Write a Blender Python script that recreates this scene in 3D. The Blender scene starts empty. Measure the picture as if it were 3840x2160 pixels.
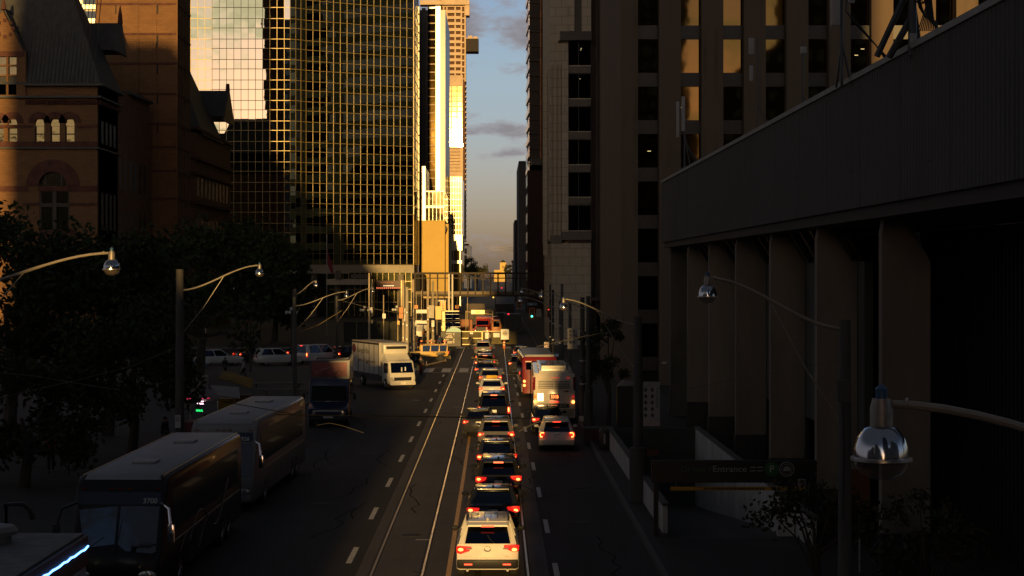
import bpy, math, random
from mathutils import Vector, Matrix, Quaternion
PI = math.pi
R = random.Random(11)
SC = bpy.context.scene
C = SC.collection
H, F, CX, CY = 9.2, 4186.0, 1247.5, 683.5      # eye height; measured image scale used to survey positions
def px(vx, Y): return (vx - CX) * Y / F
def pz(vy, Y): return H - (vy - CY) * Y / F

# ------------------------------------------------------------------ mesh builder
def offset_poly(p, d):
    n = len(p); out = []
    area = sum(p[i][0]*p[(i+1) % n][1] - p[(i+1) % n][0]*p[i][1] for i in range(n))
    s = 1 if area > 0 else -1
    for i in range(n):
        a, b, c = p[i-1], p[i], p[(i+1) % n]
        e1 = (b[0]-a[0], b[1]-a[1]); e2 = (c[0]-b[0], c[1]-b[1])
        l1 = math.hypot(*e1) or 1e-6; l2 = math.hypot(*e2) or 1e-6
        n1 = (-e1[1]/l1*s, e1[0]/l1*s); n2 = (-e2[1]/l2*s, e2[0]/l2*s)
        m = (n1[0]+n2[0], n1[1]+n2[1]); q = max(0.6, (m[0]**2+m[1]**2)/2)
        out.append((b[0]+m[0]/q*d, b[1]+m[1]/q*d))
    return out

class MB:
    def __init__(s): s.v = []; s.f = []; s.m = []; s.s = []; s.g = []
    def add(s, vs, fs, m=0, sm=False):
        o = len(s.v); s.g.append((o, len(s.f))); s.v += [tuple(v) for v in vs]
        for f in fs: s.f.append(tuple(i+o for i in f)); s.m.append(m); s.s.append(sm)
        return s
    def box(s, x0, x1, y0, y1, z0, z1, m=0):
        return s.add([(x0,y0,z0),(x1,y0,z0),(x1,y1,z0),(x0,y1,z0),(x0,y0,z1),(x1,y0,z1),(x1,y1,z1),(x0,y1,z1)],
                     [(0,3,2,1),(4,5,6,7),(0,1,5,4),(1,2,6,5),(2,3,7,6),(3,0,4,7)], m)
    def hexa(s, b, t, m=0):     # four bottom points, four top points
        return s.add(list(b)+list(t), [(3,2,1,0),(4,5,6,7),(0,1,5,4),(1,2,6,5),(2,3,7,6),(3,0,4,7)], m)
    def quad(s, a, b, c, d, m=0): return s.add([a,b,c,d], [(0,1,2,3)], m)
    def slab(s, pts, th, m=0):  # planar polygon given thickness along -normal
        P = [Vector(p) for p in pts]; n = (P[1]-P[0]).cross(P[2]-P[0]).normalized()*th
        k = len(P); vs = P+[p-n for p in P]
        fs = [tuple(range(k)), tuple(range(2*k-1, k-1, -1))]+[(i, i+k, (i+1) % k+k, (i+1) % k) for i in range(k)]
        return s.add(vs, fs, m)
    def put(s, ax, a, p):
        return (a, p[0], p[1]) if ax == 'x' else (p[0], a, p[1]) if ax == 'y' else (p[0], p[1], a)
    def loft(s, rings, m=0, sm=False, cap=True):
        k = len(rings[0]); vs = [p for r in rings for p in r]; fs = []
        for j in range(len(rings)-1):
            for i in range(k):
                a, b = j*k+i, j*k+(i+1) % k
                fs.append((a, b, b+k, a+k))
        s.add(vs, fs, m, sm)
        if cap:
            o = len(s.v)-len(vs); n = len(rings)
            s.f += [tuple(o+i for i in range(k-1, -1, -1)), tuple(o+(n-1)*k+i for i in range(k))]; s.m += [m, m]; s.s += [False, False]
        return s
    def prism(s, poly, ax, a0, a1, m=0):
        return s.loft([[s.put(ax, a, p) for p in poly] for a in (a0, a1)], m)
    def puff(s, poly, ax, a0, a1, bv=.1, m=0, sm=True):   # extrusion with rounded ends
        st = [(a0, bv), (a0+bv*.25, bv*.4), (a0+bv, 0), (a1-bv, 0), (a1-bv*.25, bv*.4), (a1, bv)]
        return s.loft([[s.put(ax, a, p) for p in offset_poly(poly, d)] for a, d in st], m, sm)
    def tube(s, pts, r, n=8, m=0, cap=True):
        P = [Vector(p) for p in pts]; rings = []; k = len(P)
        up = Vector((0,0,1)); rr = r if isinstance(r, (list, tuple)) else [r]*k
        for i in range(k):
            t = (P[min(i+1,k-1)]-P[max(i-1,0)]).normalized()
            u = up if abs(t.dot(up)) < .95 else Vector((1,0,0))
            a = t.cross(u).normalized(); b = t.cross(a)
            rings.append([P[i]+(a*math.cos(2*PI*j/n)+b*math.sin(2*PI*j/n))*rr[i] for j in range(n)])
        return s.loft(rings, m, True, cap)
    def lathe(s, prof, c=(0,0,0), n=16, m=0, ax='z', sm=True):
        rings = []
        for r, z in prof:
            ring = []
            for j in range(n):
                a = 2*PI*j/n; u, w = max(r, 1e-4)*math.cos(a), max(r, 1e-4)*math.sin(a)
                ring.append((c[0]+u, c[1]+w, c[2]+z) if ax == 'z' else (c[0]+z, c[1]+u, c[2]+w) if ax == 'x' else (c[0]+u, c[1]+z, c[2]+w))
            rings.append(ring)
        return s.loft(rings, m, sm)
    def ell(s, c, r, n=12, m=0):
        k = n//2
        pr = [(math.sin(PI*i/k), -math.cos(PI*i/k)) for i in range(k+1)]
        o = len(s.v); s.lathe(pr, (0,0,0), n, m)
        for i in range(o, len(s.v)):
            v = s.v[i]; s.v[i] = (c[0]+v[0]*r[0], c[1]+v[1]*r[1], c[2]+v[2]*r[2])
        return s
    def xf(s, M, o=0):
        for i in range(o, len(s.v)): s.v[i] = tuple(M @ Vector(s.v[i]))
        return s
    def build(s, name, mats, parent=None, world=False, ang=35):
        me = bpy.data.meshes.new(name)
        vs = s.v
        if world and parent is not None:
            q = parent; off = Vector((0,0,0))
            while q is not None: off += q.location; q = q.parent
            vs = [tuple(Vector(v)-off) for v in vs]
        me.from_pydata(vs, [], s.f); me.update()
        for m in (mats if isinstance(mats, (list, tuple)) else [mats]): me.materials.append(m)
        me.polygons.foreach_set('material_index', s.m)
        me.polygons.foreach_set('use_smooth', [True if x else False for x in s.s])
        if any(s.s): me.set_sharp_from_angle(angle=math.radians(ang))
        o = bpy.data.objects.new(name, me); C.objects.link(o)
        if parent is not None: o.parent = parent
        return o
    def each(s, name, mats, parent=None, world=False, limit=100, key=None):     # every piece a part of its own; past the limit the rest is one part
        L = s.g+[(len(s.v), len(s.f))]; items = []
        for (v0, f0), (v1, f1) in zip(L, L[1:]):
            q = MB(); q.v = s.v[v0:v1]; q.f = [tuple(i-v0 for i in f) for f in s.f[f0:f1]]; q.m = s.m[f0:f1]; q.s = s.s[f0:f1]; items.append(q)
        if len(items) > limit: items.sort(key=key or (lambda q: sum(v[2] for v in q.v)/len(q.v)))
        out = [q.build(name, mats, parent, world) for q in items[:limit]]
        if len(items) > limit:
            r = MB()
            for q in items[limit:]:
                o = len(r.v); r.v += q.v; r.f += [tuple(i+o for i in f) for f in q.f]; r.m += q.m; r.s += q.s
            o = r.build(name, mats, parent, world); o['kind'] = 'stuff'; out.append(o)
        return out

def tag(o, label=None, cat=None, group=None, kind=None):
    if label: o['label'] = label
    if cat: o['category'] = cat
    if group: o['group'] = group
    if kind: o['kind'] = kind
    return o
def thing(name, label, cat, loc=(0,0,0), rz=0, group=None):
    o = bpy.data.objects.new(name, None); C.objects.link(o)
    o.location = loc; o.rotation_euler = (0,0,rz); o.empty_display_size = .3
    return tag(o, label, cat, group)
def copy_tree(o, loc=None, rz=None, label=None, group=None, parent=None):
    c = o.copy(); C.objects.link(c); c.parent = parent
    if loc is not None: c.location = loc
    if rz is not None: c.rotation_euler = (0,0,rz)
    if label: c['label'] = label
    if group: c['group'] = group
    for ch in list(o.children): copy_tree(ch, parent=c)
    return c
def struct(name, mb, mat): return tag(mb.build(name, mat), kind='structure')

def text(name, txt, size, mat, parent, loc, rot=(PI/2,0,0), ext=.004, width=None, world=False, extra=None):
    cu = bpy.data.curves.new('t', 'FONT'); cu.body = txt; cu.size = size; cu.extrude = ext
    cu.align_x = 'CENTER'; cu.align_y = 'CENTER'; cu.resolution_u = 3
    if extra: cu.offset = extra
    t = bpy.data.objects.new('t', cu); C.objects.link(t)
    bpy.context.view_layer.update()
    me = bpy.data.meshes.new_from_object(t.evaluated_get(bpy.context.evaluated_depsgraph_get()))
    bpy.data.objects.remove(t); bpy.data.curves.remove(cu)
    if width:
        xs = [v.co.x for v in me.vertices]; k = width/max(1e-3, max(xs)-min(xs))
        for v in me.vertices: v.co.x *= k
    me.materials.clear(); me.materials.append(mat); me.name = name
    o = bpy.data.objects.new(name, me); C.objects.link(o); o.parent = parent
    off = Vector((0,0,0)); q = parent
    while world and q is not None: off += q.location; q = q.parent
    o.location = Vector(loc)-off; o.rotation_euler = rot
    return o

# ------------------------------------------------------------------ materials
def nt(name):
    m = bpy.data.materials.new(name); m.use_nodes = True
    t = m.node_tree; b = t.nodes['Principled BSDF']
    return m, t, b
def nd(t, typ, **kw):
    n = t.nodes.new(typ)
    for k, v in kw.items():
        if k in n.inputs: n.inputs[k].default_value = v
        else: setattr(n, k, v)
    return n
def mul(c, k): return tuple(min(1, x*k) for x in c[:3])+(1,)
def mat(name, col, rough=.6, metal=0., var=.18, scale=1.5, bump=0., bsc=30., spec=.5, coat=0., stretch=(1,1,1), rvar=.0, dirt=0.):
    m, t, b = nt(name)
    b.inputs['Roughness'].default_value = rough; b.inputs['Metallic'].default_value = metal
    b.inputs['Specular IOR Level'].default_value = spec; b.inputs['Coat Weight'].default_value = coat
    b.inputs['Base Color'].default_value = mul(col, 1)
    tc = nd(t, 'ShaderNodeTexCoord')
    mp = nd(t, 'ShaderNodeMapping'); mp.inputs['Scale'].default_value = stretch
    t.links.new(tc.outputs['Object'], mp.inputs['Vector'])
    if var:
        n = nd(t, 'ShaderNodeTexNoise', Scale=scale, Detail=6., Roughness=.65)
        t.links.new(mp.outputs[0], n.inputs['Vector'])
        r = nd(t, 'ShaderNodeValToRGB')
        r.color_ramp.elements[0].position = .3; r.color_ramp.elements[1].position = .7
        r.color_ramp.elements[0].color = mul(col, 1-var); r.color_ramp.elements[1].color = mul(col, 1+var)
        t.links.new(n.outputs['Fac'], r.inputs[0]); t.links.new(r.outputs[0], b.inputs['Base Color'])
        if rvar:
            q = nd(t, 'ShaderNodeMapRange'); q.inputs[3].default_value = max(0, rough-rvar); q.inputs[4].default_value = min(1, rough+rvar)
            t.links.new(n.outputs['Fac'], q.inputs[0]); t.links.new(q.outputs[0], b.inputs['Roughness'])
    if bump:
        n = nd(t, 'ShaderNodeTexNoise', Scale=bsc, Detail=5.)
        t.links.new(mp.outputs[0], n.inputs['Vector'])
        u = nd(t, 'ShaderNodeBump', Strength=bump, Distance=.05)
        t.links.new(n.outputs['Fac'], u.inputs['Height']); t.links.new(u.outputs[0], b.inputs['Normal'])
    return m
def emat(name, col, st, base=(.1,.1,.1)):
    m, t, b = nt(name)
    b.inputs['Base Color'].default_value = mul(base, 1); b.inputs['Roughness'].default_value = .3
    b.inputs['Emission Color'].default_value = mul(col, 1); b.inputs['Emission Strength'].default_value = st
    return m
def glass(name, tint, rough=.03, metal=1., wav=.0, wsc=.6):
    m, t, b = nt(name)
    b.inputs['Base Color'].default_value = mul(tint, 1); b.inputs['Metallic'].default_value = metal; b.inputs['Roughness'].default_value = rough
    if wav:
        tc = nd(t, 'ShaderNodeTexCoord'); n = nd(t, 'ShaderNodeTexNoise', Scale=wsc, Detail=2.)
        t.links.new(tc.outputs['Object'], n.inputs['Vector'])
        u = nd(t, 'ShaderNodeBump', Strength=wav, Distance=.1)
        t.links.new(n.outputs['Fac'], u.inputs['Height']); t.links.new(u.outputs[0], b.inputs['Normal'])
    return m
def wallcoord(t):       # (x+y, z) so that courses run level round axis-aligned walls
    tc = nd(t, 'ShaderNodeTexCoord'); sp = nd(t, 'ShaderNodeSeparateXYZ'); ad = nd(t, 'ShaderNodeMath', operation='ADD'); cb = nd(t, 'ShaderNodeCombineXYZ')
    t.links.new(tc.outputs['Object'], sp.inputs[0]); t.links.new(sp.outputs[0], ad.inputs[0]); t.links.new(sp.outputs[1], ad.inputs[1])
    t.links.new(ad.outputs[0], cb.inputs[0]); t.links.new(sp.outputs[2], cb.inputs[1])
    return cb, tc
def brick(name, c1, c2, mortar, bw, bh, rough=.85, ms=.02, bump=.5, var=.25):
    m, t, b = nt(name); cb, tc = wallcoord(t)
    k = nd(t, 'ShaderNodeTexBrick', Scale=1.)
    k.inputs['Color1'].default_value = mul(c1,1); k.inputs['Color2'].default_value = mul(c2,1); k.inputs['Mortar'].default_value = mul(mortar,1)
    k.inputs['Brick Width'].default_value = bw; k.inputs['Row Height'].default_value = bh; k.inputs['Mortar Size'].default_value = ms
    t.links.new(cb.outputs[0], k.inputs['Vector'])
    n = nd(t, 'ShaderNodeTexNoise', Scale=.35, Detail=8., Roughness=.7); t.links.new(tc.outputs['Object'], n.inputs['Vector'])
    q = nd(t, 'ShaderNodeMapRange'); q.inputs[3].default_value = 1-var*1.6; q.inputs[4].default_value = 1+var*1.2
    t.links.new(n.outputs['Fac'], q.inputs[0])
    x = nd(t, 'ShaderNodeMix', data_type='RGBA', blend_type='MULTIPLY'); x.inputs[0].default_value = 1
    t.links.new(k.outputs['Color'], x.inputs[6]); t.links.new(q.outputs[0], x.inputs[7]); t.links.new(x.outputs[2], b.inputs['Base Color'])
    u = nd(t, 'ShaderNodeBump', Strength=bump, Distance=.03); u.invert = True
    t.links.new(k.outputs['Fac'], u.inputs['Height']); t.links.new(u.outputs[0], b.inputs['Normal'])
    b.inputs['Roughness'].default_value = rough
    return m
def ribbed(name, col, pitch, rough=.9, depth=.04, var=.3):
    m, t, b = nt(name); cb, tc = wallcoord(t)
    w = nd(t, 'ShaderNodeTexWave', Scale=1/pitch/3.2, Distortion=.15, Detail=2.); w.inputs['Detail Scale'].default_value = 3.
    t.links.new(cb.outputs[0], w.inputs['Vector'])
    mp = nd(t, 'ShaderNodeMapping'); mp.inputs['Scale'].default_value = (1.2, .06, 1); t.links.new(cb.outputs[0], mp.inputs[0])
    n = nd(t, 'ShaderNodeTexNoise', Scale=1., Detail=6.); t.links.new(mp.outputs[0], n.inputs['Vector'])
    n2 = nd(t, 'ShaderNodeTexNoise', Scale=.25, Detail=6.); t.links.new(tc.outputs['Object'], n2.inputs['Vector'])
    a = nd(t, 'ShaderNodeMath', operation='ADD'); t.links.new(n.outputs['Fac'], a.inputs[0]); t.links.new(n2.outputs['Fac'], a.inputs[1])
    a2 = nd(t, 'ShaderNodeMath', operation='MULTIPLY_ADD'); a2.inputs[1].default_value = .25
    t.links.new(w.outputs['Fac'], a2.inputs[0]); t.links.new(a.outputs[0], a2.inputs[2])
    r = nd(t, 'ShaderNodeValToRGB'); r.color_ramp.elements[0].position = .7; r.color_ramp.elements[1].position = 1.5 if False else 1.
    r.color_ramp.elements[0].color = mul(col, 1-var); r.color_ramp.elements[1].color = mul(col, 1+var)
    t.links.new(a2.outputs[0], r.inputs[0]); t.links.new(r.outputs[0], b.inputs['Base Color'])
    u = nd(t, 'ShaderNodeBump', Strength=.8, Distance=depth); t.links.new(w.outputs['Fac'], u.inputs['Height']); t.links.new(u.outputs[0], b.inputs['Normal'])
    b.inputs['Roughness'].default_value = rough
    return m
def asphalt(name, col, rough, streak=.35):
    m, t, b = nt(name); tc = nd(t, 'ShaderNodeTexCoord')
    mp = nd(t, 'ShaderNodeMapping'); mp.inputs['Scale'].default_value = (1.3, .05, 1); t.links.new(tc.outputs['Object'], mp.inputs[0])
    n = nd(t, 'ShaderNodeTexNoise', Scale=1., Detail=8., Roughness=.7); t.links.new(mp.outputs[0], n.inputs['Vector'])
    n2 = nd(t, 'ShaderNodeTexNoise', Scale=.22, Detail=8., Roughness=.75); t.links.new(tc.outputs['Object'], n2.inputs['Vector'])
    n3 = nd(t, 'ShaderNodeTexNoise', Scale=40., Detail=3.); t.links.new(tc.outputs['Object'], n3.inputs['Vector'])
    a = nd(t, 'ShaderNodeMath', operation='ADD'); t.links.new(n.outputs['Fac'], a.inputs[0]); t.links.new(n2.outputs['Fac'], a.inputs[1])
    a2 = nd(t, 'ShaderNodeMath', operation='MULTIPLY_ADD'); a2.inputs[1].default_value = .3; t.links.new(n3.outputs['Fac'], a2.inputs[0]); t.links.new(a.outputs[0], a2.inputs[2])
    q = nd(t, 'ShaderNodeMapRange'); q.inputs[1].default_value = .75; q.inputs[2].default_value = 1.55; t.links.new(a2.outputs[0], q.inputs[0])
    r = nd(t, 'ShaderNodeValToRGB'); r.color_ramp.elements[0].color = mul(col, 1-streak); r.color_ramp.elements[1].color = mul(col, 1+streak)
    t.links.new(q.outputs[0], r.inputs[0]); t.links.new(r.outputs[0], b.inputs['Base Color'])
    v = nd(t, 'ShaderNodeTexVoronoi', feature='DISTANCE_TO_EDGE', Scale=.33); t.links.new(tc.outputs['Object'], v.inputs['Vector'])
    u = nd(t, 'ShaderNodeBump', Strength=.35, Distance=.02); t.links.new(n3.outputs['Fac'], u.inputs['Height']); t.links.new(u.outputs[0], b.inputs['Normal'])
    b.inputs['Roughness'].default_value = rough; b.inputs['Specular IOR Level'].default_value = .35
    return m
def pane_mat(name, tint=(.6,.6,.6), through=.8):     # clear glazing one can see through
    m, t, b = nt(name); b.inputs['Base Color'].default_value = mul(tint,1); b.inputs['Metallic'].default_value = 1; b.inputs['Roughness'].default_value = .03
    tr = nd(t, 'ShaderNodeBsdfTransparent'); mx = nd(t, 'ShaderNodeMixShader'); mx.inputs[0].default_value = through
    t.links.new(b.outputs[0], mx.inputs[1]); t.links.new(tr.outputs[0], mx.inputs[2])
    t.links.new(mx.outputs[0], t.nodes['Material Output'].inputs[0])
    return m
# ------------------------------------------------------------------ shared materials
m_asph = asphalt('asphalt', (.037,.035,.034), .8)
m_track = asphalt('track_concrete', (.115,.105,.098), .75, .3)
m_walk = brick('paving', (.038,.037,.036), (.032,.031,.03), (.022,.022,.021), 1.5, 1.5, .85, .02, .3)
m_kerb = mat('kerb_concrete', (.11,.107,.1), .85, var=.25, scale=3)
m_ground = mat('ground_soil', (.08,.075,.065), .95, var=.3, scale=.05)
m_white = mat('white_road_paint', (.62,.6,.55), .6, var=.35, scale=6)
m_yel = mat('yellow_road_paint', (.85,.43,.03), .5, var=.25, scale=5)
m_rail = mat('rail_steel', (.5,.36,.18), .28, 1., var=.12, scale=4, stretch=(1,.1,1))
m_steel = mat('galvanised_steel', (.4,.4,.4), .45, .7, var=.2, scale=5)
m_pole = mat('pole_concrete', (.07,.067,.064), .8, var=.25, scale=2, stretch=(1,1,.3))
m_black = mat('black_metal', (.025,.025,.027), .45, .3, var=.2)
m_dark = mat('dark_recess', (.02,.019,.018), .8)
m_chrome = mat('polished_metal', (.85,.85,.87), .12, 1., var=.05)
m_alu = mat('brushed_aluminium', (.62,.6,.57), .3, .9, var=.1, scale=4)
m_rubber = mat('tyre_rubber', (.018,.018,.018), .85, var=.2, scale=8)
m_rim = mat('wheel_alloy', (.45,.45,.46), .3, .9, var=.1)
m_gold = mat('bronze_anodised', (.26,.2,.09), .4, .4, var=.2, scale=.5)
m_sand = brick('sandstone', (.21,.108,.047), (.18,.09,.039), (.15,.085,.045), .9, .32, .9, .018, .7)
m_redst = mat('red_sandstone', (.095,.037,.026), .9, var=.35, scale=1.2, bump=.3, bsc=6)
m_slate = mat('slate_roof', (.05,.05,.05), .75, var=.35, scale=1.2, stretch=(1.5,1.5,.5), bump=.3, bsc=4)
m_copper = mat('dark_copper', (.06,.065,.06), .6, .3, var=.2)
m_oldglass = glass('old_window_glass', (.17,.145,.08), .06, 1., .15, .8)
m_wood = mat('dark_window_frame', (.05,.035,.025), .6)
m_ribc = ribbed('ribbed_concrete', (.052,.049,.044), .3)
m_conc = mat('board_concrete', (.12,.11,.095), .9, var=.28, scale=.5, stretch=(1,1,.35), bump=.25, bsc=5)
m_conc2 = mat('stained_concrete', (.1,.095,.085), .9, var=.35, scale=.8, stretch=(1,1,.25), bump=.2, bsc=8)
m_granite = mat('dark_granite', (.03,.03,.032), .35, var=.3, scale=6)
m_white_wall = mat('painted_wall', (.52,.51,.48), .85, var=.25, scale=1.2, stretch=(1,1,.5), bump=.1)
m_brown = ribbed('brown_pier_concrete', (.1,.07,.048), .9, .85, .012, .22)
m_ribbr = ribbed('brown_ribbed_stone', (.085,.07,.056), 1.05, .85, .2, .25)
m_lime = brick('limestone_panels', (.5,.42,.32), (.46,.385,.29), (.12,.1,.085), 1.6, 1.1, .75, .02, .2, .12)
m_spandrel = mat('spandrel_panel', (.085,.085,.085), .35, .3, var=.1)
m_tint = glass('tinted_window_glass', (.1,.1,.1), .03, 1., .05, .3)
m_goldglass = glass('bronze_window_glass', (.085,.055,.02), .03, 1., .05, .35)
m_mirror = glass('mirror_curtain_glass', (.46,.46,.38), .012, 1., .04, .22)

# ------------------------------------------------------------------ ground, roads, pavements
RX0, RX1, RY0, RY1 = 5.94, 10.3, 56.5, 86.0             # opening of the underground car park ramp
g = MB()
def with_hole(mb, x0, x1, y0, y1, z):
    for a, b, c, d in ((x0, RX0, y0, y1), (RX1, x1, y0, y1), (RX0, RX1, y0, RY0), (RX0, RX1, RY1, y1)):
        mb.quad((a,c,z),(b,c,z),(b,d,z),(a,d,z))
with_hole(g, -2500, 2500, -1500, 5000, -.02)
struct('ground', g, m_ground)
r = MB()
r.quad((-13,-300,0),(5,-300,0),(5,900,0),(-13,900,0))
r.quad((-320,160,0),(-13,160,0),(-13,199,0),(-320,199,0)); r.quad((5,160,0),(320,160,0),(320,199,0),(5,199,0))
struct('road', r, m_asph)
t_ = MB(); t_.quad((-4.25,-100,.005),(1.62,-100,.005),(1.62,205,.005),(-4.25,205,.005))
struct('tram_track_bed', t_, m_track)
s_ = MB()
for x in (-3.79, -2.24, -.55, .98): s_.box(x-.03, x+.03, -60, 206, -.05, .012)
struct('tram_rails', s_, m_rail)
k_ = MB()
for x in (-3.79, -2.24, -.55, .98):
    for d in (-.085, .055): k_.quad((x+d-.015,-60,.0085),(x+d+.03,-60,.0085),(x+d+.03,206,.0085),(x+d-.015,206,.0085))
struct('rail_groove', k_, m_dark)
w_ = MB()
def strip(x0, x1, y0, y1, z=.009, dx=0): w_.quad((x0,y0,z),(x1,y0,z),(x1+dx,y1,z),(x0+dx,y1,z))
for i in range(-3, 11):
    y = 54.0+9.33*i; strip(-4.74, -4.56, y-1.55, y+1.55)
for i in range(-3, 11):
    y = 50.9+9.25*i; x = 1.85-.003*(y-50); strip(x-.08, x+.09, y-1.6, y+1.6)
for i in range(9): strip(-9.9+1.62*i, -9.05+1.62*i, 152.4, 158.2)
strip(-10.2, 4.6, 151.6, 151.8); strip(-10.2, 4.6, 158.7, 158.9); strip(-1.2, 4.6, 148.6, 149.1)
for i in range(8): strip(-10.5+1.9*i, -9.6+1.9*i, 199.5, 204)
for (x, y) in ((-2.75, 57), (-2.9, 113), (-.95, 121), (-6.0, 119)): strip(x, x+.55, y, y+.16)
struct('white_road_marking', w_, m_white)
y_ = MB(); y_.quad((-1.47,-60,.01),(-1.27,-60,.01),(-1.4,93,.01),(-1.54,93,.01))
struct('yellow_road_line', y_, m_yel)
ps = MB(); ps.quad((-5.5,-60,.004),(-5.3,-60,.004),(-5.2,150,.004),(-5.3,150,.004))
for (x0,x1,y0,y1) in ((-8.6,-6.1,60,74),(2.5,4.3,52,58),(-9.4,-7.2,104,116),(2.2,4.6,62,70)): ps.quad((x0,y0,.003),(x1,y0,.003),(x1,y1,.003),(x0,y1,.003))
struct('asphalt_patch', ps, asphalt('patched_asphalt', (.032,.031,.03), .8))
sw = MB()
with_hole(sw, 5.15, 40, -60, 159, .15)
sw.quad((-150,-60,.15),(-13.15,-60,.15),(-13.15,159,.15),(-150,159,.15))
sw.quad((5.15,200,.15),(60,200,.15),(60,700,.15),(5.15,700,.15)); sw.quad((-150,200,.15),(-13.15,200,.15),(-13.15,700,.15),(-150,700,.15))
struct('sidewalk', sw, m_walk)
kb = MB()
kb.box(4.98,5.15,-60,159,-.02,.154); kb.box(-13.15,-12.98,-60,159,-.02,.154)
kb.box(4.98,5.15,200,700,-.02,.154); kb.box(-13.15,-12.98,200,700,-.02,.154)
kb.box(5.15,40,159,159.2,-.02,.154); kb.box(-150,-13.15,159,159.2,-.02,.154); kb.box(5.15,60,199.8,200,-.02,.154); kb.box(-150,-13.15,199.8,200,-.02,.154)
struct('kerb', kb, m_kerb)

# ------------------------------------------------------------------ car park ramp, walls and its sign
rp = MB(); rp.hexa([(RX0,RY0,-.3),(RX1,RY0,-.3),(RX1,RY1,-4.3),(RX0,RY1,-4.3)], [(RX0,RY0,.14),(RX1,RY0,.14),(RX1,RY1,-2.9),(RX0,RY1,-2.9)])
struct('ramp', rp, asphalt('ramp_concrete', (.07,.068,.065), .85))
pk = thing('parking_ramp_wall', 'low white painted parapet walls round the car park ramp beside the kerb', 'wall', (8,58,0))
w = MB(); w.box(5.78, 5.94, 57.6, 86.2, -3.2, 1.12); w.build('parapet', m_white_wall, pk, True)
w = MB(); w.box(5.74, 5.98, 57.5, 86.2, 1.12, 1.2); w.build('coping', m_kerb, pk, True)
w = MB(); w.box(10.3, 10.5, 54.5, 86.2, -3.2, 1.12); w.build('parapet', m_white_wall, pk, True)
w = MB(); w.box(10.26, 10.54, 54.4, 86.2, 1.12, 1.2); w.build('coping', m_kerb, pk, True)
w = MB(); w.box(5.94, 10.3, 86, 86.25, -3.2, 1.1); w.build('end_wall', mat('green_hoarding', (.02,.035,.032), .6), pk, True)
w = MB(); w.box(6.6, 8.4, 85.9, 85.97, -.3, .0); w.build('red_clearance_board', mat('dull_red_board', (.16,.03,.03), .6), pk, True)
for x0, y0 in ((9.7,57.2),):
    w = MB(); w.box(x0, x0+.55, y0, y0+1.6, .1, .95); w.build('plinth', m_white_wall, pk, True)
m_sgn = mat('sign_black', (.012,.012,.013), .4)
m_green = mat('sign_green', (.02,.11,.045), .5); m_lett = mat('sign_lettering', (.36,.36,.36), .5, var=.05); m_lettg = mat('dark_green_lettering', (.03,.1,.045), .5, var=.05)
sg = thing('parking_sign', 'black overhead beam sign reading Green P Entrance across the car park ramp', 'sign', (8.2,57.2,0))
w = MB(); w.box(5.35, 11.0, 57.05, 57.35, pz(1213,57.2), pz(1158,57.2)); w.build('beam', m_sgn, sg, True)
w = MB(); w.box(5.42,5.58,57.1,57.3,.14,1.9); w.build('post', m_sgn, sg, True)
w = MB(); w.box(10.75,10.95,57.1,57.3,.14,1.9); w.build('post', m_sgn, sg, True)
zc = pz(1179,57.2)
text('lettering', 'Green P', .3, m_lettg, sg, (px(1752,57.2),57.04,zc), width=px(1797,57.2)-px(1715,57.2)-.0, world=True)
text('lettering', 'Entrance', .3, m_lett, sg, (px(1834,57.2),57.04,zc), width=px(1876,57.2)-px(1792,57.2), world=True)
w = MB()
for i in range(2):
    for j in range(2):
        x = px(1885+18*j,57.2); w.box(x, x+.2, 57.03, 57.05, zc+.05-.12*i, zc+.08-.12*i)
w.build('small_print', m_lett, sg, True)
w = MB(); w.lathe([(0,-.02),(.25,-.02),(.25,.02),(0,.02)], (px(1939,57.2),57.03,zc), 28, ax='y'); d1 = w.build('disc', m_green, sg, True)
text('letter', 'P', .34, mat('pale_letter', (.5,.55,.5), .5), sg, (px(1939,57.2),57.0,zc), world=True)
w = MB()
w.tube([(px(1977,57.2)+.24*math.cos(a*PI/14), 57.03, zc+.24*math.sin(a*PI/14)) for a in range(29)], .018, 6)
w.tube([(px(1977,57.2)+.17*math.cos(a*PI/14), 57.03, zc+.17*math.sin(a*PI/14)) for a in range(29)], .01, 6)
w.build('ring', m_lett, sg, True)
w = MB(); w.prism([(-.12,-.06),(.12,-.06),(.12,.03),(.05,.1),(-.05,.1),(-.12,.03)], 'y', 57.0, 57.03); w.xf(Matrix.Translation((px(1977,57.2),0,zc))); w.build('emblem', m_lett, sg, True)
w = MB(); w.box(px(2005,57.2), px(2024,57.2), 57.0, 57.04, pz(1221,57.2), pz(1203,57.2)); sq = w.build('small_square_sign', m_lett, sg, True)
w = MB(); w.tube([(px(2014.5,57.2)+.09*math.cos(a*PI/10), 56.99, pz(1212,57.2)+.09*math.sin(a*PI/10)) for a in range(21)], .014, 6); w.build('prohibition_ring', mat('dull_red', (.2,.04,.04), .5), sg, True)
hb = thing('clearance_bar', 'yellow clearance bar hanging under the black car park sign', 'height bar', (8.2,57,1.7))
w = MB(); w.box(px(1686,57), px(2025,57), 56.9, 57.0, pz(1233,57), pz(1224,57)); w.build('bar', mat('safety_yellow', (.5,.26,.02), .5), hb, True)
w = MB()
for i in range(22): w.box(px(1770+7*i,57), px(1774+7*i,57), 56.885, 56.9, pz(1231,57), pz(1226,57))
w.build('clearance_marking', m_black, hb, True)
w = MB()
for x in (1700, 1850, 2010): w.tube([(px(x,57),56.95,pz(1224,57)),(px(x,57),57.1,pz(1213,57))], .012, 6)
w.each('chain', m_steel, hb, True)

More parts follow.
